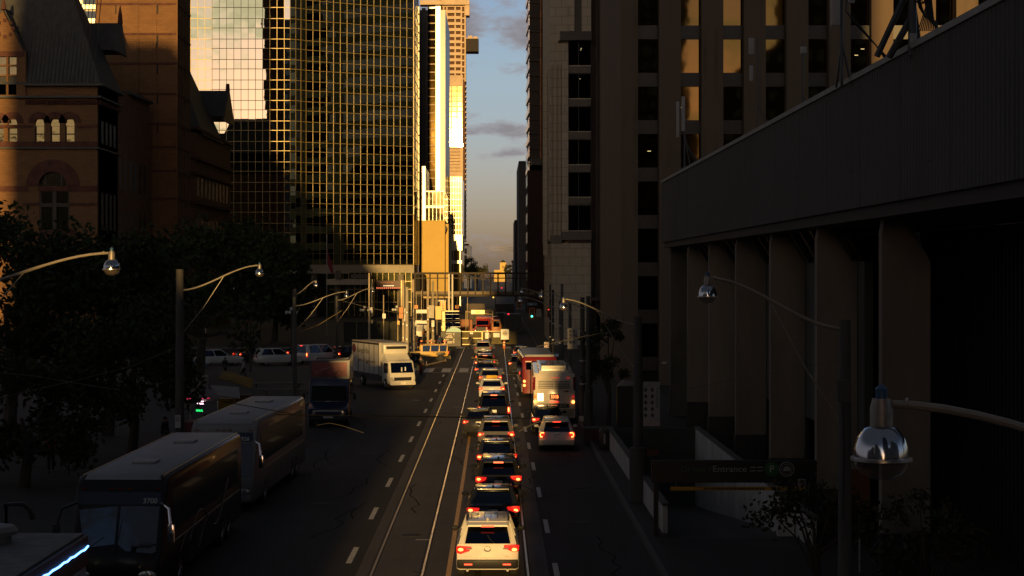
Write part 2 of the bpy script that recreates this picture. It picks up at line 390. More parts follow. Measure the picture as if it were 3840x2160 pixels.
# ------------------------------------------------------------------ low ribbed concrete block on the south side
cb = thing('concrete_block', 'low concrete building with a deep blank ribbed fascia over slanted pillars', 'building', (11,60,0))
XF = 10.5; ZT, ZB = H+.534*XF, H+.177*XF
w = MB(); w.box(XF, XF+.5, 18, 105.3, ZB, ZT); w.build('fascia', m_ribc, cb, True)
w = MB(); w.box(XF-.06, XF+.62, 17.9, 105.4, ZT, ZT+.16); w.build('coping', mat('pale_coping', (.3,.29,.26), .8), cb, True)
w = MB()
for k in range(17): w.box(XF-.004, XF-.001, 24+4.8*k, 24.05+4.8*k, ZB, ZT-.01)
w.each('panel_joint', m_dark, cb, True)
w = MB(); w.box(XF+.5, 30, 18, 105, ZT-.5, ZT-.2); w.build('roof', m_conc2, cb, True)
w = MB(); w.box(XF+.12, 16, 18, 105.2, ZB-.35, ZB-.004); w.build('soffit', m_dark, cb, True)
w = MB(); w.box(XF+.5, 30, 104.6, 105.2, 0, ZT-.52); w.build('end_wall', m_conc, cb, True)
w = MB()
w.box(12.4, 12.7, 56, 104.5, 3.4, 9.55)
for i in range(5): w.box(12.4, 12.7, 57.6+9.6*i, 63.0+9.6*i, .15, 3.4)
w.build('wall', m_conc2, cb, True)
w = MB()
for i in range(5): w.box(12.62, 12.66, 63.0+9.6*i, 67.2+9.6*i, .15, 3.4)
w.build('glazing', m_tint, cb, True)
w = MB(); w.quad((12.3,56,9.6),(12.3,104.5,9.6),(11.55,104.5,10.9),(11.55,56,10.9)); w.build('skylight', m_goldglass, cb, True)
w = MB()
for i in range(24):
    y = 56.8+2.0*i
    w.hexa([(12.2,y,9.55),(12.34,y,9.62),(12.34,y+.3,9.62),(12.2,y+.3,9.55)], [(11.35,y,10.92),(11.5,y,10.98),(11.5,y+.3,10.98),(11.35,y+.3,10.92)])
w.each('skylight_bar', m_black, cb, True)
m_fin = mat('pillar_concrete', (.2,.17,.135), .88, var=.3, scale=.45, stretch=(1,1,.3), bump=.2)
fin0 = None
for k in range(1, 8):
    y = 37.8+9.6*k
    prof = [(11.0,1.74),(12.38,1.74),(12.38,9.5),(11.72,10.68),(11.06,10.68),(11.0,10.3)]
    w = MB(); w.prism(prof, 'y', y, y+.42); w.build('pillar', m_fin, cb, True)
    w = MB(); w.box(10.96, 12.39, y-.03, y+.45, .15, 1.738); w.build('pillar_base', m_granite, cb, True)
w = MB()
for i in range(70):
    y = 34+.4*i; w.box(15.9, 16.0+.02*(i % 3), y, y+.22, .15, 10.6)
w.box(16.05, 16.3, 30, 63, .15, 10.7)
w.build('slatted_wall', m_black, cb, True)
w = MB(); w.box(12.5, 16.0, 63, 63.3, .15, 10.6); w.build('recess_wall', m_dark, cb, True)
w = MB()
for k in range(6): w.box(XF-.01, XF+.0, 40+9*k, 40.5+9*k, ZB+.8+.3*(k % 3), ZB+.86+.3*(k % 3))
w.each('tie_hole', m_dark, cb, True)
# wall camera on the building corner
for (vx, vy, Y, lab) in ((2362,523,47.5,'small white security camera under the deep concrete fascia'), (1672,913,98,'small white camera on the last concrete pillar before the brown tower')):
    cm = thing('security_camera', lab, 'camera', (px(vx,Y),Y,pz(vy,Y)))
    w = MB(); w.box(-.16,.1,-.06,.06,-.05,.07); w.build('housing', mat('white_plastic', (.5,.5,.5), .4), cm)
    w = MB(); w.tube([(.08,.0,.03),(.3,.3,.12)], .03, 6); w.build('bracket', m_steel, cm)

# ------------------------------------------------------------------ brown tower with tall piers (south side)
bt = thing('pier_tower', 'brown office tower of tall plain piers and dark window columns behind the concrete block', 'building', (30,140,0))
YB = 132.6; X0 = 11.3; PIT = 3.385; PW = 1.74
w = MB(); w.box(px(1605,YB), 62, YB+1.3, 158, .15, 75); w.build('core_wall', m_dark, bt, True)
w = MB(); w.box(px(1561,YB), px(1605,YB), YB, 158.3, .15, 75); w.build('corner_pier', m_brown, bt, True)
NP = 15
for i in range(NP):
    x = px(1658,YB)+PIT*i - 0.0
    w = MB(); w.box(x, x+PW, YB, YB+1.2, .15, 75); w.build('pier', m_brown, bt, True)
w = MB()
for i in range(-1, NP-1):
    x0 = px(1658,YB)+PIT*i+PW; x1 = x0+PIT-PW
    for j in range(17): w.box(x0, x1, YB+.82, YB+1.1, 9.4-7.6+3.8*j-.55, 9.4-7.6+3.8*j+.55)
w.each('spandrel', m_granite, bt, True)
rw = random.Random(5)
w = MB()
for i in range(-1, NP-1):
    x0 = px(1658,YB)+PIT*i+PW; x1 = x0+PIT-PW
    for j in range(16):
        z0 = 1.8+3.8*j+.55; t1, t2 = rw.uniform(-.003,.003), rw.uniform(-.004,.004)
        w.quad((x0,YB+.95+t1,z0),(x1,YB+.95-t1,z0),(x1,YB+.95-t1+t2,z0+2.7),(x0,YB+.95+t1+t2,z0+2.7))
w.each('window_pane', m_goldglass, bt, True)
for (i, j, dx, dz) in ((-1,6,.8,1.3),(0,7,.1,1.0),(4,8,.5,1.4),(4,8,1.0,1.9)):     # lit ceiling lamps behind the glass
    x0 = px(1658,YB)+PIT*i+PW+dx; z0 = 1.8+3.8*(j-2)+.55+dz
    w = MB(); w.box(x0, x0+.28, YB+.93, YB+.94, z0, z0+.05); w.build('lit_lamp', emat('office_lamp', (1,.75,.3), 1.1), bt, True)

# ribbed tower east of the side street
rt = thing('ribbed_tower', 'dark brown tower clad in narrow vertical stone ribs beside the limestone block', 'building', (16,210,0))
w = MB(); w.box(px(1484,207), 40, 207, 250, .15, 95); w.build('wall', m_ribbr, rt, True)
w = MB()
for i in range(26): w.box(px(1486,207)+.62*i, px(1486,207)+.62*i+.2, 206.65, 206.99, 4.5, 95)
w.each('rib', m_ribbr, rt, True)
w = MB(); w.box(px(1484,207)-.3, 20, 205.4, 206.6, pz(756,206), pz(748,206)); w.build('canopy', m_granite, rt, True)
w = MB()
for i in range(6): w.box(px(1500,207)+2*i, px(1500,207)+2*i+1.3, 206.6, 206.63, .3, 4.2)
w.each('shop_window', m_tint, rt, True)

# limestone block on the corner
lb = thing('limestone_block', 'pale limestone office block with stacked square windows on the street corner', 'building', (9,205,0))
YL = 205.
fx = lambda v: px(v, YL)
w = MB(); w.box(fx(1430), fx(1486), YL+.5, 236, .15, 80); w.build('wall', m_granite, lb, True)
w = MB()
zs = [pz(y,YL) for y in (581, 497, 415, 332, 249, 166)]
w.box(fx(1383), fx(1430), YL+.1, 236, pz(604,YL), 80)
w.build('pier', m_lime, lb, True)
w = MB()
for a in (1384, 1396, 1407): w.box(fx(a), fx(a+4), YL-.12, YL+.09, pz(604,YL), pz(160,YL))
w.box(fx(1413), fx(1429), YL-.3, YL+.09, pz(604,YL), pz(110,YL)); w.each('pilaster', m_lime, lb, True)
w = MB()
for z in zs: w.box(fx(1430), fx(1486), YL+.12, YL+.5, z-.85, z-.02)
w.each('spandrel', m_spandrel, lb, True)
w = MB()
for z in zs: w.box(fx(1429), fx(1487), YL+.02, YL+.5, z-.02, z+.1)
w.each('sill', m_lime, lb, True)
for z in zs:
    w = MB(); w.quad((fx(1430.5),YL+.4,z+.1),(fx(1485.5),YL+.4,z+.1),(fx(1485.5),YL+.4,z+3.1),(fx(1430.5),YL+.4,z+3.1)); wn = w.build('window', m_tint, lb, True)
    w = MB(); w.box(fx(1430.5),fx(1485.5),YL+.3,YL+.39,z+3.1,z+3.25); w.box(fx(1456)-.04,fx(1456)+.04,YL+.3,YL+.39,z+.1,z+3.1); w.build('window_frame', m_black, wn, True)
w = MB()
for (x, j, dz) in ((1461,5,2.2),(1460,5,2.0),(1458,4,2.5)): w.box(fx(x), fx(x)+.14, YL+.37, YL+.39, zs[j]+dz, zs[j]+dz+.05)
w.each('lit_lamp', emat('office_lamp_2', (1,.8,.4), 1.0), lb, True)
w = MB(); w.box(fx(1408), fx(1487), YL-.8, YL+.1, pz(103,YL), pz(81,YL)); w.build('cornice', m_granite, lb, True)
w = MB(); w.prism([(YL-.75,pz(84,YL)),(YL-.75,pz(103,YL)),(YL+30,pz(103,YL)-10.5),(YL+30,pz(84,YL)-10.5)], 'x', fx(1404), fx(1408)); 
w.build('cornice', m_lime, lb, True)
w = MB(); w.box(fx(1413), fx(1487), YL-.5, YL+.1, pz(604,YL), pz(583,YL)); w.box(fx(1383), fx(1413), YL-.2, YL+.1, pz(612,YL), pz(592,YL)); w.each('belt_course', m_spandrel, lb, True)
w = MB(); w.box(fx(1388), fx(1486), YL-.05, 236, .15, pz(612,YL)); w.build('base_wall', m_lime, lb, True)
w = MB(); w.box(fx(1372), fx(1382), YL+8, YL+10, pz(640,YL), pz(155,YL)); w.build('corner_fin', m_lime, lb, True)
w = MB(); w.box(fx(1430), fx(1445), YL-.1, YL+.49, pz(78,YL), 80); w.box(fx(1464), fx(1487), YL+.1, YL+.49, pz(78,YL), 80); w.each('upper_pier', m_lime, lb, True)

# dark tower still being clad, far down the south side
dt = thing('scaffolded_tower', 'tall dark tower under construction with thin slab edges over the red brick base', 'building', (11,366,0))
YD = 365.
w = MB(); w.box(px(1332,YD), 30, YD+.4, 395, pz(415,YD), 125); w.build('wall', mat('dark_brown_cladding', (.03,.022,.02), .6, var=.3, scale=.3), dt, True)
w = MB()
for j in range(38): w.box(px(1330.5,YD), 26, YD-.1, 394, pz(415,YD)+.3+3.2*j, pz(415,YD)+.5+3.2*j)
w.each('floor_slab', mat('slab_concrete', (.09,.08,.075), .9), dt, True)
w = MB()
for j in range(40):
    z = pz(430,YD)+3.2*j; w.hexa([(px(1326,YD),YD+18,z),(px(1326,YD)+.25,YD+18,z),(px(1332,YD),YD+.2,z),(px(1332,YD)-.15,YD+.2,z)], [(px(1326,YD),YD+18,z+.9),(px(1326,YD)+.25,YD+18,z+.9),(px(1332,YD),YD+.2,z+2.2),(px(1332,YD)-.15,YD+.2,z+2.2)])
w.each('balcony_glass', glass('balcony_glazing', (.55,.55,.52), .15), dt, True)
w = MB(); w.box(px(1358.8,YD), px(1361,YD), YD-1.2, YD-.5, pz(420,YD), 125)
w.build('hoist_mast', mat('sun_glimmer_mast', (.3,.12,.04), .45, .5, var=.6, scale=.8), dt, True)  # orange mottling stands in for sun glimmers on the mast
w = MB(); w.box(px(1336,YD), px(1395,YD), YD-5, YD+.3, pz(418,YD), pz(402,YD)); w.build('scaffold_deck', m_black, dt, True)
w = MB(); w.box(px(1327,YD), 30, YD-2, 395, .15, pz(430,YD)); w.build('brick_base', brick('dark_red_brick', (.06,.024,.018), (.05,.02,.016), (.03,.02,.018), .6,.2), dt, True)
w = MB()
for j in range(8):
    for i in range(2): w.quad((px(1327,YD)-.02, YD+3+9*i, 3+4.2*j),(px(1327,YD)-.02,YD+7+9*i,3+4.2*j),(px(1327,YD)-.02,YD+7+9*i,5.4+4.2*j),(px(1327,YD)-.02,YD+3+9*i,5.4+4.2*j))
w.each('window_pane', glass('street_side_glass', (.5,.48,.45), .08), dt, True)
b2 = thing('slab_block', 'plain dark slab block just past the tower under construction', 'building', (8,470,0))
w = MB(); w.box(px(1305,470), 30, 470, 520, .15, pz(405,470)); w.build('wall', mat('grey_brick', (.07,.065,.06), .8, var=.2, scale=.4), b2, True)
w = MB(); w.box(px(1303,470)-.6, 30, 500, 540, .15, pz(545,470)); w.box(px(1306,470), 29, 469.7, 469.98, pz(411,470), pz(405,470)); w.each('annex', mat('grey_brick_2', (.06,.055,.05), .8), b2, True)
b3 = thing('shop_terrace', 'low dark terrace with a corniced roof ending the south side of the street', 'building', (6,600,0))
w = MB(); w.box(px(1291,600), 30, 600, 640, .15, pz(655,600)); w.box(px(1294,600), 30, 601, 640, pz(655,600), pz(645,600)); w.build('wall', m_redst, b3, True)
w = MB(); w.box(px(1288,600), 30, 599.5, 640, pz(659,600), pz(655,600)); w.build('cornice', m_granite, b3, True)
w = MB(); w.box(px(1296,600), 30, 605, 640, pz(645,600), pz(627,600)); w.build('roof_box', m_granite, b3, True)

m_iron = mat('cast_iron', (.03,.028,.026), .7, .1, var=.3, scale=20, bump=.4, bsc=25)
for (x, y, r_, lab) in ((-7.0,66,.33,'round iron manhole cover in the dark lane before the open top bus'),(-6.4,84,.33,'iron manhole cover further along the same dark lane'),(-2.95,58,.3,'iron cover between the rails of the empty track'),(3.1,61,.33,'iron manhole cover in the kerb lane behind the white estate car'),(-3.0,108,.32,'iron cover between the rails short of the crosswalk'),(-8.6,112,.34,'iron manhole cover in front of the box truck'),(3.6,71,.3,'small iron cover near the kerb by the ramp wall')):
    w = MB(); w.lathe([(r_+.05,.0),(r_+.05,.012),(r_,.014),(0,.014)], (0,0,0), 24); o = w.build('manhole_cover', m_iron); o.location = (x,y,.004); tag(o, lab, 'manhole cover', 'iron covers in the road')
ck = MB(); rk = random.Random(8)
for k in range(26):
    x, y = rk.uniform(-9.5,4.6), rk.uniform(40,140); n = rk.randint(5,12); P = []
    for i in range(n): P.append((x,y)); x += rk.gauss(0,.22); y += rk.uniform(.5,1.5)
    for a, b in zip(P, P[1:]): ck.quad((a[0]-.025,a[1],.0065),(a[0]+.025,a[1],.0065),(b[0]+.025,b[1],.0065),(b[0]-.025,b[1],.0065))
struct('road_crack', ck, mat('crack_tar', (.012,.012,.012), 1., spec=.1))
# ------------------------------------------------------------------ sandstone hall with tall square tower (north side)
m_sideglass = mat('dull_side_glass', (.025,.024,.022), .45, var=.2)
hall = thing('stone_hall', 'old sandstone hall with a tall square tower, round arches and steep slate roofs', 'building', (-52,225,0))
YH = 205.
hx = lambda v: px(v, YH); hz = lambda v: pz(v, YH)
XC = hx(245)
def arch(mb, cx, cz, r0, r1, y0, y1, n=18, a0=0, a1=PI):
    for i in range(n):
        a, b = a0+(a1-a0)*i/n, a0+(a1-a0)*(i+1)/n
        P = lambda r, t, y: (cx+r*math.cos(t), y, cz+r*math.sin(t))
        mb.hexa([P(r0,a,y0),P(r1,a,y0),P(r1,a,y1),P(r0,a,y1)], [P(r0,b,y0),P(r1,b,y0),P(r1,b,y1),P(r0,b,y1)])
# west front: wall pieces are kept clear of the window openings by setting windows in shallow boxes proud of a recess
holes = []
def wall_with_holes(x0, x1, z0, z1, hs, y, th=.5):
    xs = sorted({x0, x1, *[h[0] for h in hs], *[h[1] for h in hs]}); zz = sorted({z0, z1, *[h[2] for h in hs], *[h[3] for h in hs]})
    mb = MB()
    for i in range(len(xs)-1):
        for j in range(len(zz)-1):
            cx, cz = (xs[i]+xs[i+1])/2, (zz[j]+zz[j+1])/2
            if any(h[0] < cx < h[1] and h[2] < cz < h[3] for h in hs): continue
            mb.box(xs[i], xs[i+1], y, y+th, zz[j], zz[j+1])
    return mb
aw = [(hx(a), hx(b)) for a, b in ((-40,-17),(-8,9),(20,43),(88,111),(127,150),(164,187))]
hs = [(a, b, hz(358), hz(300)) for a, b in aw]
hs += [(hx(99), hx(175), hz(578), hz(482)), (hx(99), hx(167), hz(468), hz(431))]
wall_with_holes(hx(-150), XC, .15, hz(213), hs, YH).build('wall', m_sand, hall, True)
w = MB(); w.box(hx(-150), XC, YH+.5, 216, .15, hz(213)); w.build('inner_wall', m_dark, hall, True)
w = MB(); w.box(XC-.5, XC, YH+.51, 216, .15, hz(213)); w.build('side_wall', m_sand, hall, True)
m_blind = mat('drawn_window_blind', (.5,.46,.36), .8, var=.15)
for a, b in aw:
    w = MB(); w.quad((a,YH+.4,hz(358)),(b,YH+.4,hz(358)),(b,YH+.4,hz(300)),(a,YH+.4,hz(300))); wn = w.build('window', m_oldglass, hall, True)
    w = MB(); w.box(a,a+.08,YH+.3,YH+.39,hz(358),hz(300)); w.box(b-.08,b,YH+.3,YH+.39,hz(358),hz(300))
    for z in (358,338,317): w.box(a+.08,b-.08,YH+.3,YH+.39,hz(z),hz(z)+.13)
    w.build('window_frame', m_wood, wn, True)
    w = MB(); arch(w, (a+b)/2, hz(309), (b-a)/2, (b-a)/2+.02+hx(16)-hx(0), YH-.14, YH+.02); w.build('arch', m_redst, hall, True)
    w = MB()        # tympanum above the sash
    w.box(a, b, YH+.2, YH+.3, hz(317), hz(300)); w.build('fanlight', m_oldglass, wn, True)
# big arched window
cx, cz = hx(133), hz(467)
w = MB(); arch(w, cx, cz, hx(35)-hx(0), hx(66)-hx(0), YH-.2, YH+.3, 24); w.build('arch', m_redst, hall, True)
w = MB(); w.quad((hx(99),YH+.4,hz(468)),(hx(167),YH+.4,hz(468)),(hx(167),YH+.4,hz(431)),(hx(99),YH+.4,hz(431))); fw = w.build('arched_window', m_oldglass, hall, True)
w = MB()
for i in range(13): w.box(hx(104+5*i)-.015,hx(104+5*i)+.015,YH+.33,YH+.39,hz(466),hz(432))
for i in range(6): w.box(hx(100),hx(166),YH+.34,YH+.385,hz(464-6*i)-.015,hz(464-6*i)+.015)
for v in (113,153): w.box(hx(v)-.1,hx(v)+.1,YH+.28,YH+.4,hz(466),hz(432))
w.build('window_frame', m_wood, fw, True)
w = MB()
for (a,b,c,d) in ((103,131,510,482),(141,171,510,482),(104,131,577,521),(143,171,577,521)):
    w.quad((hx(a),YH+.4,hz(c)),(hx(b),YH+.4,hz(c)),(hx(b),YH+.4,hz(d)),(hx(a),YH+.4,hz(d)))
lw = w.build('tall_window', m_oldglass, hall, True)
w = MB()
w.box(hx(99),hx(103.5),YH+.1,YH+.45,hz(578),hz(482)); w.box(hx(171),hx(175),YH+.1,YH+.45,hz(578),hz(482)); w.box(hx(132),hx(142),YH-.02,YH+.45,hz(578),hz(482))
w.box(hx(103.6),hx(131.9),YH+.0,YH+.44,hz(520),hz(511)); w.box(hx(142.1),hx(170.9),YH+.0,YH+.44,hz(520),hz(511))
w.build('window_frame', m_wood, lw, True)
w = MB()
for (a,b,c,d,e) in ((-150,245,370,356,.1),(-150,70,482,468,.1),(175,245,482,468,.1),(95,175,481,469,.16),(55,98,518,510,.1),(176,245,518,510,.1),(-150,82,322,314,.08),(192,245,322,314,.08),(100,190,612,579,.12)):
    w.box(hx(a),hx(b),YH-e,YH-.003,hz(c),hz(d))
w.each('string_course', m_redst, hall, True)
w = MB()
w.box(hx(-150),XC+.35,YH-.5,YH-.12,hz(375),hz(371)); w.box(hx(-150),XC+.6,YH-.7,YH-.02,hz(247),hz(242)); w.box(hx(62),XC+.9,YH-.9,YH+.0,hz(217),hz(212))
w.box(XC+.02,XC+.6,YH+.01,216,hz(247),hz(242)); w.box(XC+.02,XC+.9,YH+.01,216.5,hz(217),hz(212)); w.box(XC+.02,XC+.35,YH+.01,216,hz(375),hz(371))
w.build('cornice', m_copper, hall, True)
w = MB()
for i in range(40): w.box(hx(65+4.6*i),hx(67.4+4.6*i),YH-.4,YH-.004,hz(262),hz(252))
for i in range(22): w.box(XC+.004,XC+.4,YH+.2+.5*i,YH+.45+.5*i,hz(262),hz(252))
w.each('dentil', m_redst, hall, True)
w = MB()
for i in range(4):
    for (a, b) in ((hz(358),hz(300)),(hz(577),hz(482))): w.quad((XC+.01,YH+2.0+2.2*i,a),(XC+.01,YH+3.2+2.2*i,a),(XC+.01,YH+3.2+2.2*i,b),(XC+.01,YH+2.0+2.2*i,b))
w.each('window_pane', m_sideglass, hall, True)
# gabled dormer on the west front
w = MB(); gp = [(hx(-45),hz(240)),(hx(62),hz(240)),(hx(62),hz(128)),(hx(10),hz(24)),(hx(-45),hz(128))]
hs2 = [(hx(-30),hx(46),hz(239),hz(143))]
wall_with_holes(hx(-45), hx(66), hz(241.5), hz(130), hs2, YH-.3).build('wall', m_sand, hall, True)
w = MB(); w.prism([(hx(-46),hz(130)),(hx(60),hz(130)),(hx(8),hz(26))], 'y', YH-.3, YH+.3); w.build('gable', m_sand, hall, True)
w = MB(); w.box(hx(-45), hx(62), YH-.42, YH-.301, hz(143), hz(130))
for a in range(8): w.box(hx(14)+1.0*math.cos(a*PI/4)-.22, hx(14)+1.0*math.cos(a*PI/4)+.22, YH-.36, YH-.301, hz(73)+1.0*math.sin(a*PI/4)-.22, hz(73)+1.0*math.sin(a*PI/4)+.22)
w.each('string_course', m_redst, hall, True)
w = MB(); w.quad((hx(-30),YH,hz(239)),(hx(46),YH,hz(239)),(hx(46),YH,hz(143)),(hx(-30),YH,hz(143))); wn = w.build('window', m_oldglass, hall, True)
w = MB()
for v in (-30,17,43): w.box(hx(v),hx(v)+.28,YH-.28,YH-.02,hz(239),hz(143))
for v in (190,165): w.box(hx(-28),hx(46),YH-.22,YH-.04,hz(v)-.1,hz(v)+.1)
w.build('mullion', m_sand, wn, True)
w = MB(); w.prism([(hx(-50),hz(132)),(hx(64),hz(132)),(hx(8),hz(18))], 'y', YH+.31, YH+4.5); w.build('dormer_roof', m_slate, hall, True)
w = MB(); w.tube([(hx(9),YH,hz(24)),(hx(9),YH,hz(-4))], [.35,.1], 8); w.tube([(hx(98),YH+.3,hz(215)),(hx(98),YH+.3,hz(190))],[.1,.1],6); w.each('finial', m_redst, hall, True)
def hip(x0, x1, y0, y1, z0, d, z1):
    mb = MB(); mb.hexa([(x0,y0,z0),(x1,y0,z0),(x1,y1,z0),(x0,y1,z0)], [(x0+d,y0+d,z1),(x1-d,y0+d,z1),(x1-d,y1-d,z1),(x0+d,y1-d,z1)]); return mb
hip(-76, XC+.5, YH-.4, 216.6, hz(213), 5.2, hz(213)+13.4).build('roof', m_slate, hall, True)
w = MB()
for i in range(18):     # standing seams running up the slope
    x = hx(70)+ (XC-hx(70))*i/18; w.tube([(x,YH-.42,hz(212)),(x-.02*i*0,YH+4.5,hz(213)+12.4)], .05, 4)
w.build('roof_seams', m_copper, hall, True)
# south dormer
w = MB(); ys0, ys1 = 214.5, 219.5; xm = -49.1
w.prism([(ys0,pz(132,217)),(ys1,pz(132,217)),(217,pz(58,217))], 'x', -56, xm); w.build('dormer_roof', m_slate, hall, True)
w = MB(); w.prism([(ys0-.3,pz(132,217)-.2),(ys1+.3,pz(132,217)-.2),(217,pz(54,217))], 'x', xm+.01, xm+.35); w.build('gable', m_copper, hall, True)
w = MB(); w.tube([(xm+.1,217,pz(60,217)),(xm+.1,217,pz(40,217)),(xm+.1,217,pz(14,217))], [.35,.28,.06], 8); w.each('finial', m_redst, hall, True)
w = MB(); w.box(-60, xm-.02, 214.3, 236, .15, pz(215,225)-1.5); w.build('side_wall', m_sand, hall, True)
w = MB()
for i in range(6):
    for (a,b) in ((4,9),(12,17),(20,24)): w.quad((xm-.01,217+3*i,a),(xm-.01,218.4+3*i,a),(xm-.01,218.4+3*i,b),(xm-.01,217+3*i,b))
w.each('window_pane', m_sideglass, hall, True)
w = MB(); w.box(-60, xm+.5, 222, 236, pz(215,225)-1.5, pz(215,225)-1.1); w.build('cornice', m_copper, hall, True)
# clock tower
TX0, TX1, TY0, TY1 = -57.2, -46.0, 239., 250.
tw = MB(); tw.box(TX0, TX1, TY0, TY1, .15, 78); tower = tw.build('tower', m_sand, hall, True)
w = MB()
for z in [pz(v,TY0) for v in (10,86,160,236,312,370,430,500)]+[52,56.5,61,65,70,74]:
    w.box(TX0-.12,TX1+.12,TY0-.14,TY1+.14,z-.16,z+.16)
w.each('string_course', m_redst, tower, True)
w = MB()
for f in (0,.27,.5,.73,1): 
    x = TX0+(TX1-TX0)*f; w.box(x-.3,x+.3,TY0-.1,TY0-.002,.2,77)
    y = TY0+(TY1-TY0)*f; w.box(TX1+.002,TX1+.1,max(TY0,y-.3),min(TY1,y+.3),.2,77)
w.each('pilaster_strip', m_sand, tower, True)
w = MB()
for v in (293,345,395):
    for q in (20,98,172,248,320):
        if v == 293 and q > 60: continue
        x = px(v,TY0); w.box(x-.17,x+.17,TY0-.03,TY0-.001,pz(q+15,TY0),pz(q-13,TY0))
for q in range(-6,6):
    for f in (.3,.6): y = TY0+11*f; w.box(TX1+.001,TX1+.03,y-.16,y+.16,30+4.4*q-.9,30+4.4*q+.8)
w.each('slit_window', m_dark, tower, True)
w = MB(); w.lathe([(2.4,0),(2.9,.0),(2.9,.25),(2.4,.25)], (TX1,244.5,68), 32, ax='x'); w.build('clock_rim', m_copper, tower, True)
w = MB(); w.lathe([(0,0),(2.4,0),(2.4,.12),(0,.12)], (TX1,244.5,68), 32, ax='x'); w.build('clock_face', m_blind, tower, True)
hip(TX0-.4, TX1+.4, TY0-.4, TY1+.4, 78, 4.8, 100).build('tower_roof', m_copper, hall, True)
# second pavilion behind the tower
PX1 = -46.6
w = MB(); w.box(-64, PX1, 258, 292, .15, pz(338,262)); w.build('wall', m_sand, hall, True)
hip(-66, PX1+.4, 262, 283, pz(338,262), 5.6, pz(135,268)).build('roof', m_slate, hall, True)
w = MB(); w.prism([(280.5,pz(300,286)),(291.5,pz(300,286)),(286,pz(228,286))], 'x', -62, PX1+.4); w.build('dormer_roof', m_slate, hall, True)
w = MB(); w.prism([(280,pz(310,286)),(292,pz(310,286)),(286,pz(224,286))], 'x', PX1+.41, PX1+.8); w.build('gable', m_copper, hall, True)
w = MB(); w.tube([(PX1+.5,286,pz(230,286)),(PX1+.5,286,pz(211,286))], [.4,.3], 8); w.tube([(-52,267.6,pz(140,268)),(-52,267.6,pz(120,268))],[.15,.3],6); w.each('finial', m_redst, hall, True)
w = MB()
for z in (pz(345,275), pz(415,275), pz(450,275), pz(520,275)): w.box(-64,PX1+.45,257.6,292.3,z-.22,z+.22)
w.build('cornice', m_redst, hall, True)
w = MB()
for i in range(9):
    for (a,b) in ((5,9.5),(13,17.5),(21,24)): w.quad((PX1+.01,259.5+3.5*i,a),(PX1+.01,261.2+3.5*i,a),(PX1+.01,261.2+3.5*i,b),(PX1+.01,259.5+3.5*i,b))
for i in range(5):
    for (a,b) in ((13,17.5),(21,24)): w.quad((PX1-2-3*i,257.98,a),(PX1-.8-3*i,257.98,a),(PX1-.8-3*i,257.98,b),(PX1-2-3*i,257.98,b))
w.each('window_pane', m_sideglass, hall, True)

# ------------------------------------------------------------------ mirror glass tower
gt = thing('glass_tower', 'mirror glass office tower with a fine gold grid of mullions and a rounded corner', 'building', (-35,345,0))
pts = [(px(425,330),330.),(px(715,330),330.)]
cxr = px(716,330)
for k, (v, y) in enumerate(((730,330.15),(744,330.6),(757,331.3),(770,332.3))): pts.append((px(v,y), y))
pts.append((px(1040,344),344.)); pts.append((px(1054,366),366.))
Z0, Z1 = pz(665,335), 84.
rows = []; z = Z0; k = 0
while z < Z1: rows.append(z); z += 1.86 if k % 2 else 2.2; k += 1
rows.append(Z1)
seg = [16, 1, 1, 1, 1, 16, 8]
gl, ml, mh = MB(), MB(), MB()
rg = random.Random(3)
for s in range(len(pts)-1):
    a, b = Vector((*pts[s],0)), Vector((*pts[s+1],0)); L = (b-a).length; n = seg[s]
    u = (b-a)/L; nrm = Vector((u.y,-u.x,0))
    for i in range(n):
        p, q = a+u*L*i/n, a+u*L*(i+1)/n
        for j in range(len(rows)-1):
            e = [rg.gauss(0,.0026) for _ in range(3)]
            gl.quad(p+nrm*(e[0])+Vector((0,0,rows[j])), q+nrm*(e[1])+Vector((0,0,rows[j])), q+nrm*(e[1]+e[2])+Vector((0,0,rows[j+1])), p+nrm*(e[0]+e[2])+Vector((0,0,rows[j+1])))
        c = p+nrm*.06
        ml.hexa([c-u*.042-nrm*.09,c-u*.042,c+u*.042,c+u*.042-nrm*.09], [v+Vector((0,0,Z1)) for v in (c-u*.042-nrm*.09,c-u*.042,c+u*.042,c+u*.042-nrm*.09)])
    for zr in rows:
        d0, d1 = -.02, .055
        o0, o1 = a-u*.02, b+u*.02
        B = [o0-nrm*.05, o0+nrm*d1, o1+nrm*d1, o1-nrm*.05]
        ml.hexa([v+Vector((0,0,zr-.055)) for v in B], [v+Vector((0,0,zr+.055)) for v in B])
for i in range(len(ml.v)):
    if ml.v[i][2] < Z0-.2: ml.v[i] = (ml.v[i][0], ml.v[i][1], Z0-.1)
gl.build('curtain_glass', m_mirror, gt, True)
ml.build('mullion_grid', m_gold, gt, True)
ring = pts
def band(mb, off, z0, z1, P=None, m=0):
    P = P or pts
    for s in range(len(P)-1):
        a, b = Vector((*P[s],0)), Vector((*P[s+1],0)); u = (b-a).normalized(); n = Vector((u.y,-u.x,0))
        mb.hexa([a-n*.4+Vector((0,0,z0)),a+n*off+Vector((0,0,z0)),b+n*off+Vector((0,0,z0)),b-n*.4+Vector((0,0,z0))],[a-n*.4+Vector((0,0,z1)),a+n*off+Vector((0,0,z1)),b+n*off+Vector((0,0,z1)),b-n*.4+Vector((0,0,z1))])
w = MB(); band(w, .3, pz(688,335), Z0-.12, pts[1:7]); w.build('stone_band', mat('pale_band_stone', (.42,.38,.3), .6, var=.12), gt, True)
w = MB(); P2 = [(x+1.2, y+3.) for x, y in pts]; band(w, .0, .15, pz(688,335), P2); w.build('base_wall', m_dark, gt, True)
w = MB(); w.box(px(440,331), px(1040,344)-1, 345, 375, Z1-.5, Z1); w.box(px(440,331), px(1035,344), 347, 372, .15, Z1-.6); w.build('core', m_dark, gt, True)
